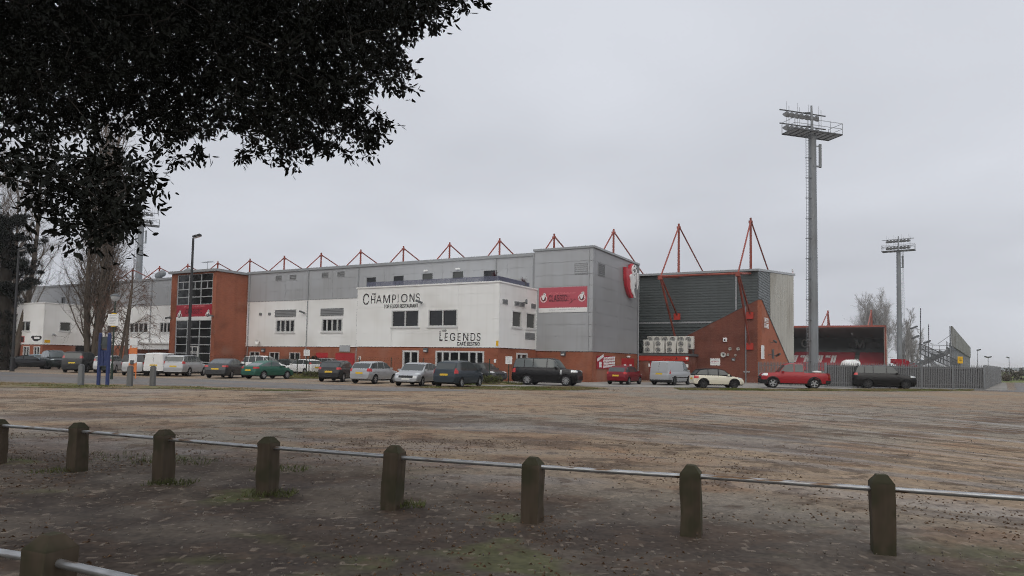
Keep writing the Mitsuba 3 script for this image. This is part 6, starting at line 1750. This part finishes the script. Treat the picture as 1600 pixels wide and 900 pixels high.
# ------------------------------------------------------------------ the overhanging evergreen oak
SPRAYS = np.array([[int(c) for c in s.split(',')] for s in """-318,730,531 -392,728,500 -262,798,579 -142,809,546 -255,820,637 -687,877,488 -335,757,507 -503,846,623 -367,762,422 -335,763,493 -345,853,605 -246,803,467 -489,739,449 -231,788,474 -169,790,587 -180,848,567 -217,792,422 -360,893,556 -425,720,497 -449,888,510 -154,793,598 -453,730,491 -418,875,495 -446,853,506 -373,846,479 -549,757,557 -666,828,592 -267,889,470 -422,781,450 -169,877,623 -331,728,585 -298,814,458 -293,819,586 -281,898,643 -463,723,580 -540,765,446 -250,819,520 -392,808,572 -98,852,619 -502,778,575 -400,720,550 -102,874,659 -407,778,431 -256,739,484 -192,807,434 -401,785,535 -605,761,543 -630,800,495 -730,885,638 -655,891,581 -244,806,577 -77,814,634 -593,853,555 -219,780,582 -701,890,581 -312,865,521 -560,880,593 -583,805,436 -562,765,488 -513,754,450 -404,733,590 -711,888,667 -476,757,469 -299,771,481 -324,865,655 -439,732,476 -291,766,575 -578,899,493 -475,825,497 -199,758,598 -364,852,565 -329,820,447 -290,890,527 -545,784,594 -433,851,609 -529,747,480 -351,727,571 -498,747,495 -483,788,443 -468,816,585 -357,822,625 -414,877,559 -136,727,475 -305,736,453 -664,881,489 -568,857,521 -188,890,565 -220,796,458 -419,870,631 -498,887,604 -446,831,518 -618,807,548 -494,880,655 -425,842,529 -662,803,509 -496,867,540 -655,836,451 -687,830,494 -381,839,501 -596,802,570 -221,821,533 -176,723,503 -555,734,475 -120,852,641 -569,777,466 -314,851,537 -612,854,555 -179,749,586 -302,828,567 -281,752,420 -543,726,581 -414,888,627 -188,813,499 -291,740,578 -676,825,557 -449,840,634 -390,725,514 -699,857,469 -296,865,640 -309,889,470 -455,813,471 -563,722,449 -511,819,584 -605,829,624 -281,852,548 -554,820,601 -125,758,552 -153,768,432 -579,855,574 -689,898,671 -524,763,482 -133,815,636 -168,790,568 -544,775,425 -168,753,490 -166,750,599 -508,733,536 -245,762,436 -111,857,606 -243,846,569 -480,756,516 -632,844,537 -269,745,451 -586,738,564 -430,861,447 -144,863,547 -523,837,612 -487,758,481 -398,790,607 -190,865,462 -392,886,630 -415,870,584 -660,792,609 -314,898,445 -456,874,551 -390,796,533 -185,749,537 -353,841,617 -54,736,570 -489,838,460 -587,774,581 -408,791,454 -399,848,514 -159,816,641 -211,865,473 -365,800,548 -616,765,507 -410,877,477 -117,763,579 -575,811,597 -102,728,588 -562,827,454 -653,871,513 -293,862,495 -267,794,544 -409,824,456 -300,749,524 -214,746,593 -712,889,508 -342,815,637 -608,788,557 -467,782,614 -209,810,418 -445,723,574 -510,763,552 -262,839,428 -327,858,595 -217,816,562 -126,744,579 -437,743,526 -485,797,466 -297,866,663 -210,800,442 -310,804,455 -100,854,668 -204,841,525 -400,732,538 -376,790,623 -568,888,464 -149,739,529 -224,833,492 -453,812,451 -361,836,502 -459,781,467 -465,832,554 -208,885,642 -273,832,414 -603,812,446 -225,736,469 -568,862,644 -644,893,526 -518,743,458 -256,876,560 -616,745,548 -258,736,500 -377,727,531 -307,746,472 -262,866,646 -574,871,463 -437,877,429 -533,735,590 -190,824,484 -486,790,541 -590,752,501 -499,757,518 -570,785,447 -377,891,472 -181,797,556 -192,750,473 -300,803,535 -292,740,448 -456,818,505 -500,832,582 -706,874,520 -646,829,594 -524,758,603 -526,848,522 -212,818,592 -238,842,593 -421,761,503 -261,794,560 -313,793,627 -256,836,557 -461,871,632 -246,722,428 -231,826,511 -170,829,469 -350,748,402 -528,796,625 -55,748,595 -583,807,563 -574,890,555 -429,790,473 -478,833,647 -401,813,497 -538,761,530 -337,889,444 -134,778,581 -228,894,501 -381,844,626 -414,797,624 -336,811,462 -152,794,521 -186,866,646 -201,780,593 -146,893,531 -389,750,401 -625,757,451 -339,742,538 -224,723,520 -274,756,578 -607,733,497 -394,818,518 -600,730,409 -668,876,458 -606,884,551 -373,811,515 -176,805,426 -68,736,564 -279,845,440 -198,796,632 -213,894,625 -351,843,579 -613,783,617 -335,750,427 -435,749,583 -593,838,638 -569,864,586 -284,879,655 -497,816,491 -448,898,602 -322,815,538 -203,899,494 -387,778,616 -366,799,432 -148,810,569 -350,829,536 -443,730,547 -539,794,610 -700,872,459 -201,728,569 -448,723,407 -332,832,424 -157,762,483 -249,843,437 -522,817,617 -285,873,540 -263,941,576 -403,873,508 -217,813,595 -468,962,561 -262,821,540 -710,909,618 -200,958,662 -579,1010,543 -663,879,484 -365,984,636 -505,1008,592 -599,847,522 -385,919,621 -458,997,635 -340,811,510 -652,823,522 -173,860,645 -500,867,533 -756,1015,551 -499,940,579 -308,874,530 -265,985,521 -666,1040,610 -319,1015,707 -359,894,575 -488,997,506 -778,996,532 -639,910,655 -323,937,516 -482,802,593 -485,820,505 -517,918,587 -422,978,705 -549,1048,591 -182,876,551 -232,908,523 -694,1015,605 -616,857,540 -302,863,551 -229,970,657 -322,828,557 -694,1005,650 -516,922,539 -500,1001,646 -466,1004,707 -398,841,599 -250,1025,544 -381,921,518 -460,849,611 -445,981,531 -746,1047,684 -321,916,595 -717,959,605 -324,941,676 -505,936,620 -422,1041,546 -352,933,629 -380,937,654 -524,932,681 -607,904,665 -238,838,612 -334,931,527 -275,948,530 -584,891,597 -728,957,678 -683,879,641 -791,984,615 -685,1027,574 -299,975,636 -365,849,571 -279,885,506 -462,835,524 -587,941,633 -783,989,632 -277,946,640 -555,948,653 -633,859,519 -445,914,569 -744,969,593 -239,954,589 -631,1014,565 -375,960,679 -684,1037,594 -195,963,630 -437,1014,688 -531,962,531 -364,931,543 -579,1026,708 -681,1009,667 -688,966,532 -421,961,546 -407,824,481 -233,950,612 -395,814,459 -430,824,477 -292,1037,668 -748,956,664 -502,986,684 -271,1039,604 -574,801,607 -345,932,666 -256,857,553 -524,1042,587 -648,1044,596 -393,834,541 -570,875,560 -444,915,666 -308,984,658 -125,977,706 -415,998,701 -457,1017,682 -255,851,521 -337,925,644 -671,880,590 -617,1011,682 -601,939,611 -382,991,592 -279,856,463 -89,885,662 -208,956,647 -324,957,553 -414,800,551 -556,935,533 -691,929,677 -618,832,597 -523,883,604 -142,885,641 -229,993,716 -516,990,670 -527,982,624 -600,973,630 -434,918,611 -763,950,646 -592,811,548 -588,1040,695 -734,927,529 -274,906,661 -756,1019,666 -552,824,592 -645,921,639 -522,894,645 -234,832,553 -330,988,586 -600,915,649 -412,810,615 -149,925,683 -587,936,679 -231,912,664 -781,967,635 -614,921,572 -618,826,520 -592,839,464 -518,838,472 -553,1034,734 -432,892,582 -411,948,524 -520,802,571 -199,889,587 -658,960,528 -569,865,496 -266,995,721 -337,820,499 -168,923,649 -312,955,477 -566,850,557 -259,812,464 -612,1039,645 -609,999,611 -396,1032,698 -652,941,591 -278,1036,562 -337,1024,700 -318,803,565 -613,803,568 -330,813,520 -200,877,563 -449,1031,607 -717,986,530 -506,861,543 -400,818,597 -744,1017,565 -562,927,676 -685,887,541 -180,851,627 -812,1027,589 -315,824,482 -297,848,581 -681,974,548 -385,1012,531 -258,863,476 -684,964,625 -447,808,549 -335,897,567 -439,936,569 -611,951,548 -404,947,599 -373,831,541 -229,976,685 -497,964,609 -469,1029,586 -729,909,652 -547,821,467 -471,1046,742 -234,967,572 -362,984,566 -236,910,619 -444,827,490 -303,862,466 -792,1042,573 -228,802,608 -567,900,628 -355,982,524 -230,829,501 -318,913,643 -556,915,515 -287,957,661 -473,885,491 -385,864,624 -562,816,501 -353,810,568 -627,917,493 -522,859,530 -129,896,654 -258,814,520 -554,1023,585 -217,1047,649 -273,1035,647 -606,950,514 -483,951,502 -280,860,579 -180,978,703 -659,965,680 -329,881,463 -643,1022,625 -368,959,695 -182,982,618 -652,1025,710 -477,875,606 -753,1043,706 -219,870,473 -468,821,570 -576,1008,612 -419,916,617 -311,931,632 -250,829,497 -430,836,532 -780,976,524 -520,805,609 -318,1037,518 -366,904,601 -411,1028,738 -478,912,654 -671,857,556 -411,844,591 -231,838,594 -577,1002,639 -492,1044,558 -271,830,620 -478,827,496 -639,846,512 -290,802,612 -645,883,641 -568,961,522 -287,1016,521 -210,936,498 -258,1024,696 -792,1022,577 -658,905,576 -241,985,646 -772,1007,632 -622,864,516 -417,825,577 -200,841,492 -346,988,491 -294,918,539 -362,998,596 -187,945,641 -232,1005,603 -647,994,520 -304,913,519 -631,986,544 -507,819,601 -595,954,577 -556,928,611 -601,870,645 -488,891,565 -272,958,518 -643,905,576 -746,941,683 -599,890,593 -399,833,494 -284,1095,555 -850,1262,764 -732,1043,646 -297,955,548 -726,956,663 -407,1196,826 -882,1244,706 -355,1043,648 -295,1256,787 -371,1289,675 -323,1291,680 -499,1245,684 -832,1273,645 -745,1003,556 -284,1229,837 -657,1079,584 -386,1090,685 -374,1013,674 -414,1018,709 -736,1208,789 -663,1287,765 -924,1170,653 -523,1203,746 -595,1083,670 -579,1012,598 -445,1234,721 -370,996,695 -400,1189,622 -848,1189,595 -860,1215,661 -478,1205,758 -347,1056,527 -708,1203,813 -763,1040,606 -223,1281,878 -381,1044,748 -617,1194,613 -635,1257,656 -902,1134,599 -592,1085,699 -983,1259,786 -484,1139,623 -718,1264,829 -414,1017,684 -536,1197,805 -325,1185,608 -901,1135,759 -600,1166,738 -744,1213,761 -582,1299,673 -296,1167,817 -295,1153,673 -532,1152,743 -728,1092,746 -253,1167,677 -786,1038,726 -634,1072,641 -293,951,691 -466,1179,679 -597,1221,691 -698,1084,682 -715,951,638 -294,1013,653 -724,995,694 -568,1046,626 -513,1238,737 -331,1135,683 -164,1093,760 -379,1011,512 -395,1061,553 -612,1262,862 -501,951,570 -861,1211,626 -466,1180,606 -539,1284,644 -146,1268,874 -208,1061,728 -847,1173,744 -894,1108,772 -608,1082,596 -430,956,603 -866,1260,709 -325,1217,758 -621,978,514 -836,1262,792 -491,1280,777 -679,1191,727 -758,1190,631 -665,1158,753 -356,1222,592 -389,1006,626 -774,1141,593 -570,1238,668 -542,1116,548 -279,1044,607 -283,984,664 -510,1075,651 -424,1097,764 -621,1008,582 -576,1170,642 -818,1076,672 -421,1093,728 -595,1211,619 -779,1140,738 -771,1204,698 -636,1283,851 -458,1234,646 -344,980,590 -753,990,589 -308,1284,644 -802,1012,643 -783,1285,759 -346,1012,667 -381,1175,764 -640,1090,608 -199,973,605 -345,1094,652 -267,1072,667 -765,1297,768 -556,994,614 -804,1037,554 -366,1236,697 -196,1011,728 -216,971,680 -942,1187,594 -719,1152,795 -387,1253,619 -880,1118,777 -818,1219,679 -407,1236,611 -628,1248,796 -311,1164,792 -938,1210,649 -339,1234,741 -704,1224,626 -702,963,523 -520,1106,756 -495,1078,679 -504,1222,754 -414,1252,690 -707,1086,621 -413,954,589 -493,1120,740 -454,1279,593 -182,994,623 -874,1173,587 -254,1279,765 -793,1225,841 -263,1087,628 -659,1213,816 -312,968,631 -818,1012,683 -425,1201,801 -529,967,524 -771,962,581 -514,1194,824 -880,1280,666 -606,961,673 -577,1245,641 -402,1078,636 -612,998,536 -650,1196,663 -536,1056,535 -938,1202,703 -513,1156,645 -901,1117,713 -508,1104,775 -494,1030,694 -208,965,649 -701,1173,753 -222,998,630 -118,1246,863 -737,998,646 -267,951,665 -706,1089,724 -713,992,635 -843,1158,759 -451,990,595 -681,1192,820 -659,1279,855 -340,1156,597 -129,988,706 -852,1147,694 -620,1164,763 -678,1253,652 -788,1298,730 -859,1190,699 -562,1156,733 -800,1105,600 -826,1231,716 -839,1081,735 -478,956,596 -461,1182,630 -854,1244,841 -332,1013,706 -711,1015,688 -498,954,592 -260,1152,572 -631,996,659 -381,1254,812 -251,1170,820 -356,1284,730 -727,1015,719 -388,1118,627 -346,993,517 -188,1066,725 -309,1244,796 -549,1164,591 -770,1111,697 -504,1245,856 -236,1182,769 -634,1235,673 -808,1068,595 -345,1113,545 -865,1265,616 -583,1184,723 -286,1183,791 -904,1123,680 -416,979,582 -626,958,508 -300,1052,741 -744,1111,606 -334,1248,804 -537,966,659 -635,1190,823 -422,1115,631 -771,1269,846 -847,1119,668 -790,1206,722 -722,1231,763 -516,1001,687 -365,1026,551 -396,1266,753 -554,1258,632 -701,1110,635 -675,1197,753 -502,985,591 -334,1015,572 -402,1289,803 -952,1186,642 -461,1087,712 -535,1126,611 -939,1273,863 -377,1145,531 -527,1275,729 -308,988,581 -836,1221,804 -720,1157,687 -516,1220,802 -267,996,557 -414,1237,713 -860,1254,679 -249,1053,638 -597,1125,703 -348,1106,586 -707,1059,749 -686,975,649 -952,1287,734 -400,1169,767 -534,1020,568 -302,467,279 -231,398,282 -238,417,250 -291,465,274 -275,449,279 -257,426,264 -283,419,278 -289,454,255 -276,426,293 -218,373,256 -272,447,298 -275,374,275 -213,382,264 -227,381,241 -266,447,285 -292,456,291 -358,474,294 -309,439,291 -247,440,289 -370,469,299 -249,406,278 -305,459,275 -266,422,273 -335,438,292 -273,396,283 -296,453,285 -281,456,261 -318,458,271 -305,459,295 -265,460,269 -292,414,271 -282,450,298 -249,405,243 -245,425,279 -279,441,261 -236,436,276 -325,469,291 -296,382,270 -228,386,249 -223,394,261 -345,459,303 -306,426,293 -320,480,301 -338,530,319 -288,490,278 -453,594,333 -263,467,290 -385,558,316 -324,504,302 -293,492,269 -295,517,270 -372,592,317 -351,600,333 -311,511,266 -311,510,291 -325,561,311 -316,521,308 -360,576,299 -326,503,292 -352,593,313 -348,565,328 -373,500,312 -333,537,281 -330,542,290 -395,506,307 -298,497,310 -321,561,302 -397,581,332 -337,539,313 -331,503,287 -304,535,316 -346,553,275 -380,581,334 -335,508,300 -317,547,283 -136,527,929 -822,503,832 -952,299,715 -936,348,760 -157,292,918 -604,824,700 -870,711,764 -979,1043,789 -529,976,838 -532,751,695 -676,404,894 -308,286,877 -476,269,901 -372,354,945 -404,670,859 -577,921,772 -449,476,928 -334,791,738 -695,997,849 -796,581,829 -627,479,758 -511,341,854 -703,872,821 -883,927,691 -819,271,874 -667,373,808 -302,431,720 -641,525,835 -160,1121,925 -641,1131,848 -532,869,664 -296,511,862 -980,822,938 -254,681,785 -980,450,870 -254,304,673 -607,518,894 -491,535,930 -322,1118,908 -988,282,834 -831,474,840 -718,592,736 -298,785,831 -224,934,818 -831,753,874 -130,1058,856 -557,250,820 -411,301,877 -897,752,948 -367,504,793 -148,579,694 -608,314,740 -756,466,842 -158,671,843 -849,308,663 -141,1237,890 -521,907,738 -787,669,809 -179,435,784 -459,364,754 -633,799,774 -521,781,767 -421,515,681 -425,703,738 -198,672,720 -373,633,909 -266,963,924 -181,619,925 -635,945,854 -335,558,676 -864,415,912 -591,974,866 -202,1026,923 -639,920,815 -230,749,686 -254,571,857 -145,902,718 -460,826,719 -930,556,725 -909,677,837 -277,308,700 -896,799,675 -673,317,695 -156,518,683 -262,676,795 -368,683,898 -562,718,911 -571,859,791 -472,287,850 -760,626,883 -483,873,721 -962,801,702 -749,857,683 -337,911,768 -221,385,851 -259,510,787 -742,562,939 -134,522,746 -312,609,903 -91,960,749 -953,460,928 -408,402,934 -764,617,941 -398,381,804 -877,281,665 -816,319,885 -165,355,888 -636,401,832 -408,330,816 -268,928,801 -306,1115,827 -841,660,673 -613,1124,854 -837,746,878 -107,499,832 -733,781,884 -430,736,920 -719,488,849 -390,674,728 -484,819,732 -909,1114,840 -746,1067,900 -252,421,946 -522,756,690 -574,843,909 -268,605,735 -176,777,904 -661,738,751""".split()], float) / 100
_r = np.random.default_rng(8)
_q = np.c_[_r.uniform(-13, 4.5, 1500), _r.uniform(-9, 9, 1500), _r.uniform(4.4, 11, 1500)]
_e = ((_q[:, 0] + 4.5) / 8.5) ** 2 + ((_q[:, 1] + .5) / 8.5) ** 2 + ((_q[:, 2] - 7.4) / 3.4) ** 2
_q = _q[(_e < 1) & (_e > .3) & (_q[:, 2] > 2.6 + .66 * np.maximum(_q[:, 1], 0))][:330]
NEAR_N = len(SPRAYS)
SPRAYS = np.vstack([SPRAYS, _q])                       # the rest of the crown, over and behind the place the view is taken from
ok = thing('oak_tree', 'dark evergreen oak whose leafy boughs hang over the upper left of the view', 'tree')
rng = np.random.default_rng(77)
base = np.array([-11.5, 9.5, -.1])
trk = curve_branch(base, [.25, -.05, 1], 8.5, 10, .02, .03, rng)
part(ok, 'trunk', tube_mesh(trk, .55 * (1 - np.linspace(0, .7, 11)), 14), 'oak_bark', smooth=40)
nodes = [list(trk[k_]) + [.30 - .015 * k_] for k_ in range(5, 11)]
order = np.argsort(np.linalg.norm(SPRAYS - trk[8], axis=1))
segs, dirs = [], {}
N = np.array(nodes)
level = [0] * len(nodes)
for o in order:
    s = SPRAYS[o]
    dist = np.linalg.norm(N[:, :3] - s, axis=1)
    toward = np.linalg.norm(N[:, :3] - trk[8], axis=1)
    j_ = int(np.argmin(dist + .25 * toward))
    p = N[j_, :3]
    mid = (p + s) / 2 + rng.normal(0, .04, 3) * dist[j_] + [0, 0, .06 * dist[j_]]
    r0_ = max(.006, min(N[j_, 3] * .82, .02 + .035 * dist[j_]))
    t_ = np.linspace(0, 1, 6)[:, None]
    cv = (1 - t_) ** 2 * p + 2 * t_ * (1 - t_) * mid + t_ ** 2 * s
    segs.append((cv, np.linspace(r0_, max(.0045, r0_ * .6), 6)))
    d = cv[-1] - cv[-2]
    dirs[o] = d / (np.linalg.norm(d) + 1e-9)
    N = np.vstack([N, [*((p + s) / 2), max(.006, r0_ * .85)], [*s, max(.005, r0_ * .65)]])
big = sorted(segs, key=lambda a: -a[1][0])
for cv, r_ in big[:40]:
    part(ok, 'bough', tube_mesh(cv, r_, 7), 'oak_bark', smooth=40)
part(ok, 'twigs', join([tubes(np.array([c for c, _ in big[40:]]), np.array([r_ for _, r_ in big[40:]]), 4)]), 'oak_bark', kind='stuff')
# leaves: pointed ovals folded along the rib, in sprays of short shoots
PL = 80
n = len(SPRAYS) * PL
idx = np.repeat(np.arange(len(SPRAYS)), PL)
d0 = np.array([dirs[i_] for i_ in range(len(SPRAYS))])[idx]
shoot = rng.integers(0, 7, n)
sd_ = np.random.default_rng(5).normal(0, 1, (len(SPRAYS), 7, 3))
sd_ /= np.linalg.norm(sd_, axis=-1, keepdims=True)
sv = sd_[idx, shoot] * .75 + d0 * .45 + np.array([0, 0, -.22])
sv /= np.linalg.norm(sv, axis=1, keepdims=True)
along_ = rng.uniform(.04, 1.0, (n, 1)) ** .8
far_ = np.linalg.norm(SPRAYS, axis=1)[idx][:, None]
roof_ = (idx >= NEAR_N)[:, None] | (SPRAYS[idx][:, 2:] > 6.8)
reach = np.where(roof_, .55, .23)
pos = SPRAYS[idx] + sv * along_ * reach + rng.normal(0, .018, (n, 3))
la = sv * .6 + rng.normal(0, .6, (n, 3))
la /= np.linalg.norm(la, axis=1, keepdims=True)
lb = np.cross(la, rng.normal(0, 1, (n, 3)) + np.array([0, 0, 1.5]))
lb /= np.linalg.norm(lb, axis=1, keepdims=True)
ln = np.cross(la, lb)
ls = rng.uniform(.058, .098, (n, 1)) * np.where(roof_, 1.9, 1.0)
ls = ls * np.where((SPRAYS[idx][:, 1:2] < 6.2) & (idx < NEAR_N)[:, None], .74, 1.0)
lw = ls * rng.uniform(.17, .25, (n, 1))
quad = lambda p, la, lb, ln, ls, lw: np.stack([p, p + la * ls * .3 + lb * lw * .9 + ln * ls * .05, p + la * ls * .65 + lb * lw * .8 + ln * ls * .05, p + la * ls, p + la * ls * .65 - lb * lw * .8 + ln * ls * .05, p + la * ls * .3 - lb * lw * .9 + ln * ls * .05], 1)
keep_ = rng.uniform(0, 1, n) < np.where((SPRAYS[idx][:, 1] < 6.2) & (idx < NEAR_N), .62, 1.0)
pos, la, lb, ln, ls, lw, n = pos[keep_], la[keep_], lb[keep_], ln[keep_], ls[keep_], lw[keep_], int(keep_.sum())
LV = quad(pos, la, lb, ln, ls, lw)
LF = np.array([[0, 1, 2], [0, 2, 3], [0, 3, 4], [0, 4, 5]])
# the leaves that show largest are parts of their own
size = ls[:, 0] / np.linalg.norm(pos - [0, 0, EYE], axis=1)
inside = (pos[:, 1] > 3) & (pos[:, 2] < EYE + pos[:, 1] * .52) & (np.abs(pos[:, 0]) < pos[:, 1] * .74)
top = np.argsort(-np.where(inside, size, 0))[:300]
mask = np.ones(n, bool)
mask[top] = False
for t in top:
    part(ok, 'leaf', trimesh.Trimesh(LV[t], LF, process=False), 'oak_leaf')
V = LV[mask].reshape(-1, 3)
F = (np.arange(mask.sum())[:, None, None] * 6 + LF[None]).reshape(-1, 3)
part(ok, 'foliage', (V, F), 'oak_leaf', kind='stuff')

# ------------------------------------------------------------------ litter on the ground
rng = np.random.default_rng(91)
def flat_bits(n, x0, x1, y0, y1, size, z, asp):
    p = np.c_[rng.uniform(x0, x1, n * 3), rng.uniform(y0, y1, n * 3)]
    w8 = meshkit.fbm(np.c_[p * .8, np.zeros(n * 3)], 3, 5)
    p = p[np.argsort(-w8 + rng.normal(0, .10, n * 3))[:n]]     # leaves drift together
    a = rng.uniform(0, 6.28, n)
    s = size * rng.uniform(.5, 1.3, n)
    u_, w_ = np.c_[np.cos(a), np.sin(a)] * s[:, None], np.c_[-np.sin(a), np.cos(a)] * (s * asp)[:, None]
    zz = lambda k_: np.full((n, 1), z) + rng.uniform(0, .015, (n, 1)) + k_
    v = np.stack([np.c_[p - u_, zz(0)], np.c_[p + w_, zz(.012)], np.c_[p + u_, zz(0)], np.c_[p - w_, zz(.012)]], 1).reshape(-1, 3)
    q = np.arange(n)[:, None] * 4
    return v, np.vstack([q + [0, 1, 2], q + [0, 2, 3]])


labels[num('leaf_litter')] = {'label': 'brown fallen leaves scattered over the gravel and under the rail fence', 'category': 'leaves', 'kind': 'stuff'}
scene['leaf_litter'] = mikit.ply(join([flat_bits(4600, -12, 6, 4, 14.5, .02, .045, .5), flat_bits(260, -14, 14, 14, 32, .028, .05, .5), flat_bits(500, -4, 8, 40, 45, .04, .065, .5)]), 'dead_leaf')
st = []
ico = trimesh.creation.icosphere(0, 1.0)
for _ in range(5200):
    y_ = 3.5 + 26 * rng.uniform(0, 1) ** 1.6
    x_ = rng.uniform(-.8, .8) * (y_ + 2)
    s_ = rng.uniform(.004, .014)
    st.append((np.asarray(ico.vertices) * s_ * rng.uniform(.6, 1.2, 3) + [x_, y_, .035], np.asarray(ico.faces)))
labels[num('stones')] = {'label': 'small stones strewn over the earth and gravel of the car park', 'category': 'stones', 'kind': 'stuff'}
scene['stones'] = mikit.ply(join(st), 'pebble')
GR2 = [grass_mesh([(x_ - r_, y_ - r_ * .6), (x_ + r_, y_ - r_ * .6), (x_ + r_, y_ + r_ * .6), (x_ - r_, y_ + r_ * .6)], 260, 200 + i_, .03, .09, .006, .04, .35) for i_, (x_, y_, r_) in enumerate([(-6.1, 11.3, .9), (-5.2, 11.0, .6), (-6.6, 9.9, .4), (-7.9, 10.7, .5), (-4.4, 9.1, .3), (-3.4, 10.4, .4), (-2.9, 8.5, .3), (-1.2, 8.0, .25), (-2.6, 3.9, .4), (-4.6, 4.6, .4)])]
labels[num('grass_tufts')] = {'label': 'sparse grass tufts at the feet of the low rail fence posts', 'category': 'grass', 'kind': 'stuff'}
scene['grass_tufts'] = mikit.ply(cat(GR2), 'shrub_leaf')

# ------------------------------------------------------------------ woods on the near side of the park, behind the viewpoint
rng = np.random.default_rng(61)
wc = [(x_, rng.uniform(-62, -38) - abs(x_) * .1, rng.uniform(2, 15)) for x_ in np.arange(-150, 151, 2.2) for _ in range(2)]
wc += [(-175 + rng.uniform(-8, 8), y_, rng.uniform(1, 9)) for y_ in np.arange(-60, 260, 2.6) for _ in range(2)]     # and round its left side
v, f = leaf_cloud(wc, [rng.uniform(2.2, 3.6) for _ in wc], 260, .55, rng, .9, .6)
labels[num('woodland')] = {'label': 'dark woodland along the near side of the park', 'category': 'woodland', 'kind': 'stuff'}
scene['woodland'] = mikit.ply((v, f), 'pine_needle')

# ------------------------------------------------------------------ the misty air
scene['misty_air'] = {'type': 'homogeneous', 'albedo': {'type': 'rgb', 'value': [0.95, 0.955, 0.97]}, 'sigma_t': {'type': 'rgb', 'value': [0.00026, 0.00026, 0.00026]}}
scene['haze'] = {'type': 'cube', 'to_world': T().translate([0, 2150, 23.25]).scale([4400, 3200, 24.75]), 'bsdf': {'type': 'null'}, 'interior': {'type': 'ref', 'id': 'misty_air'}}
labels['haze'] = {'label': 'thin winter haze filling the air over the whole place', 'category': 'haze', 'kind': 'stuff'}
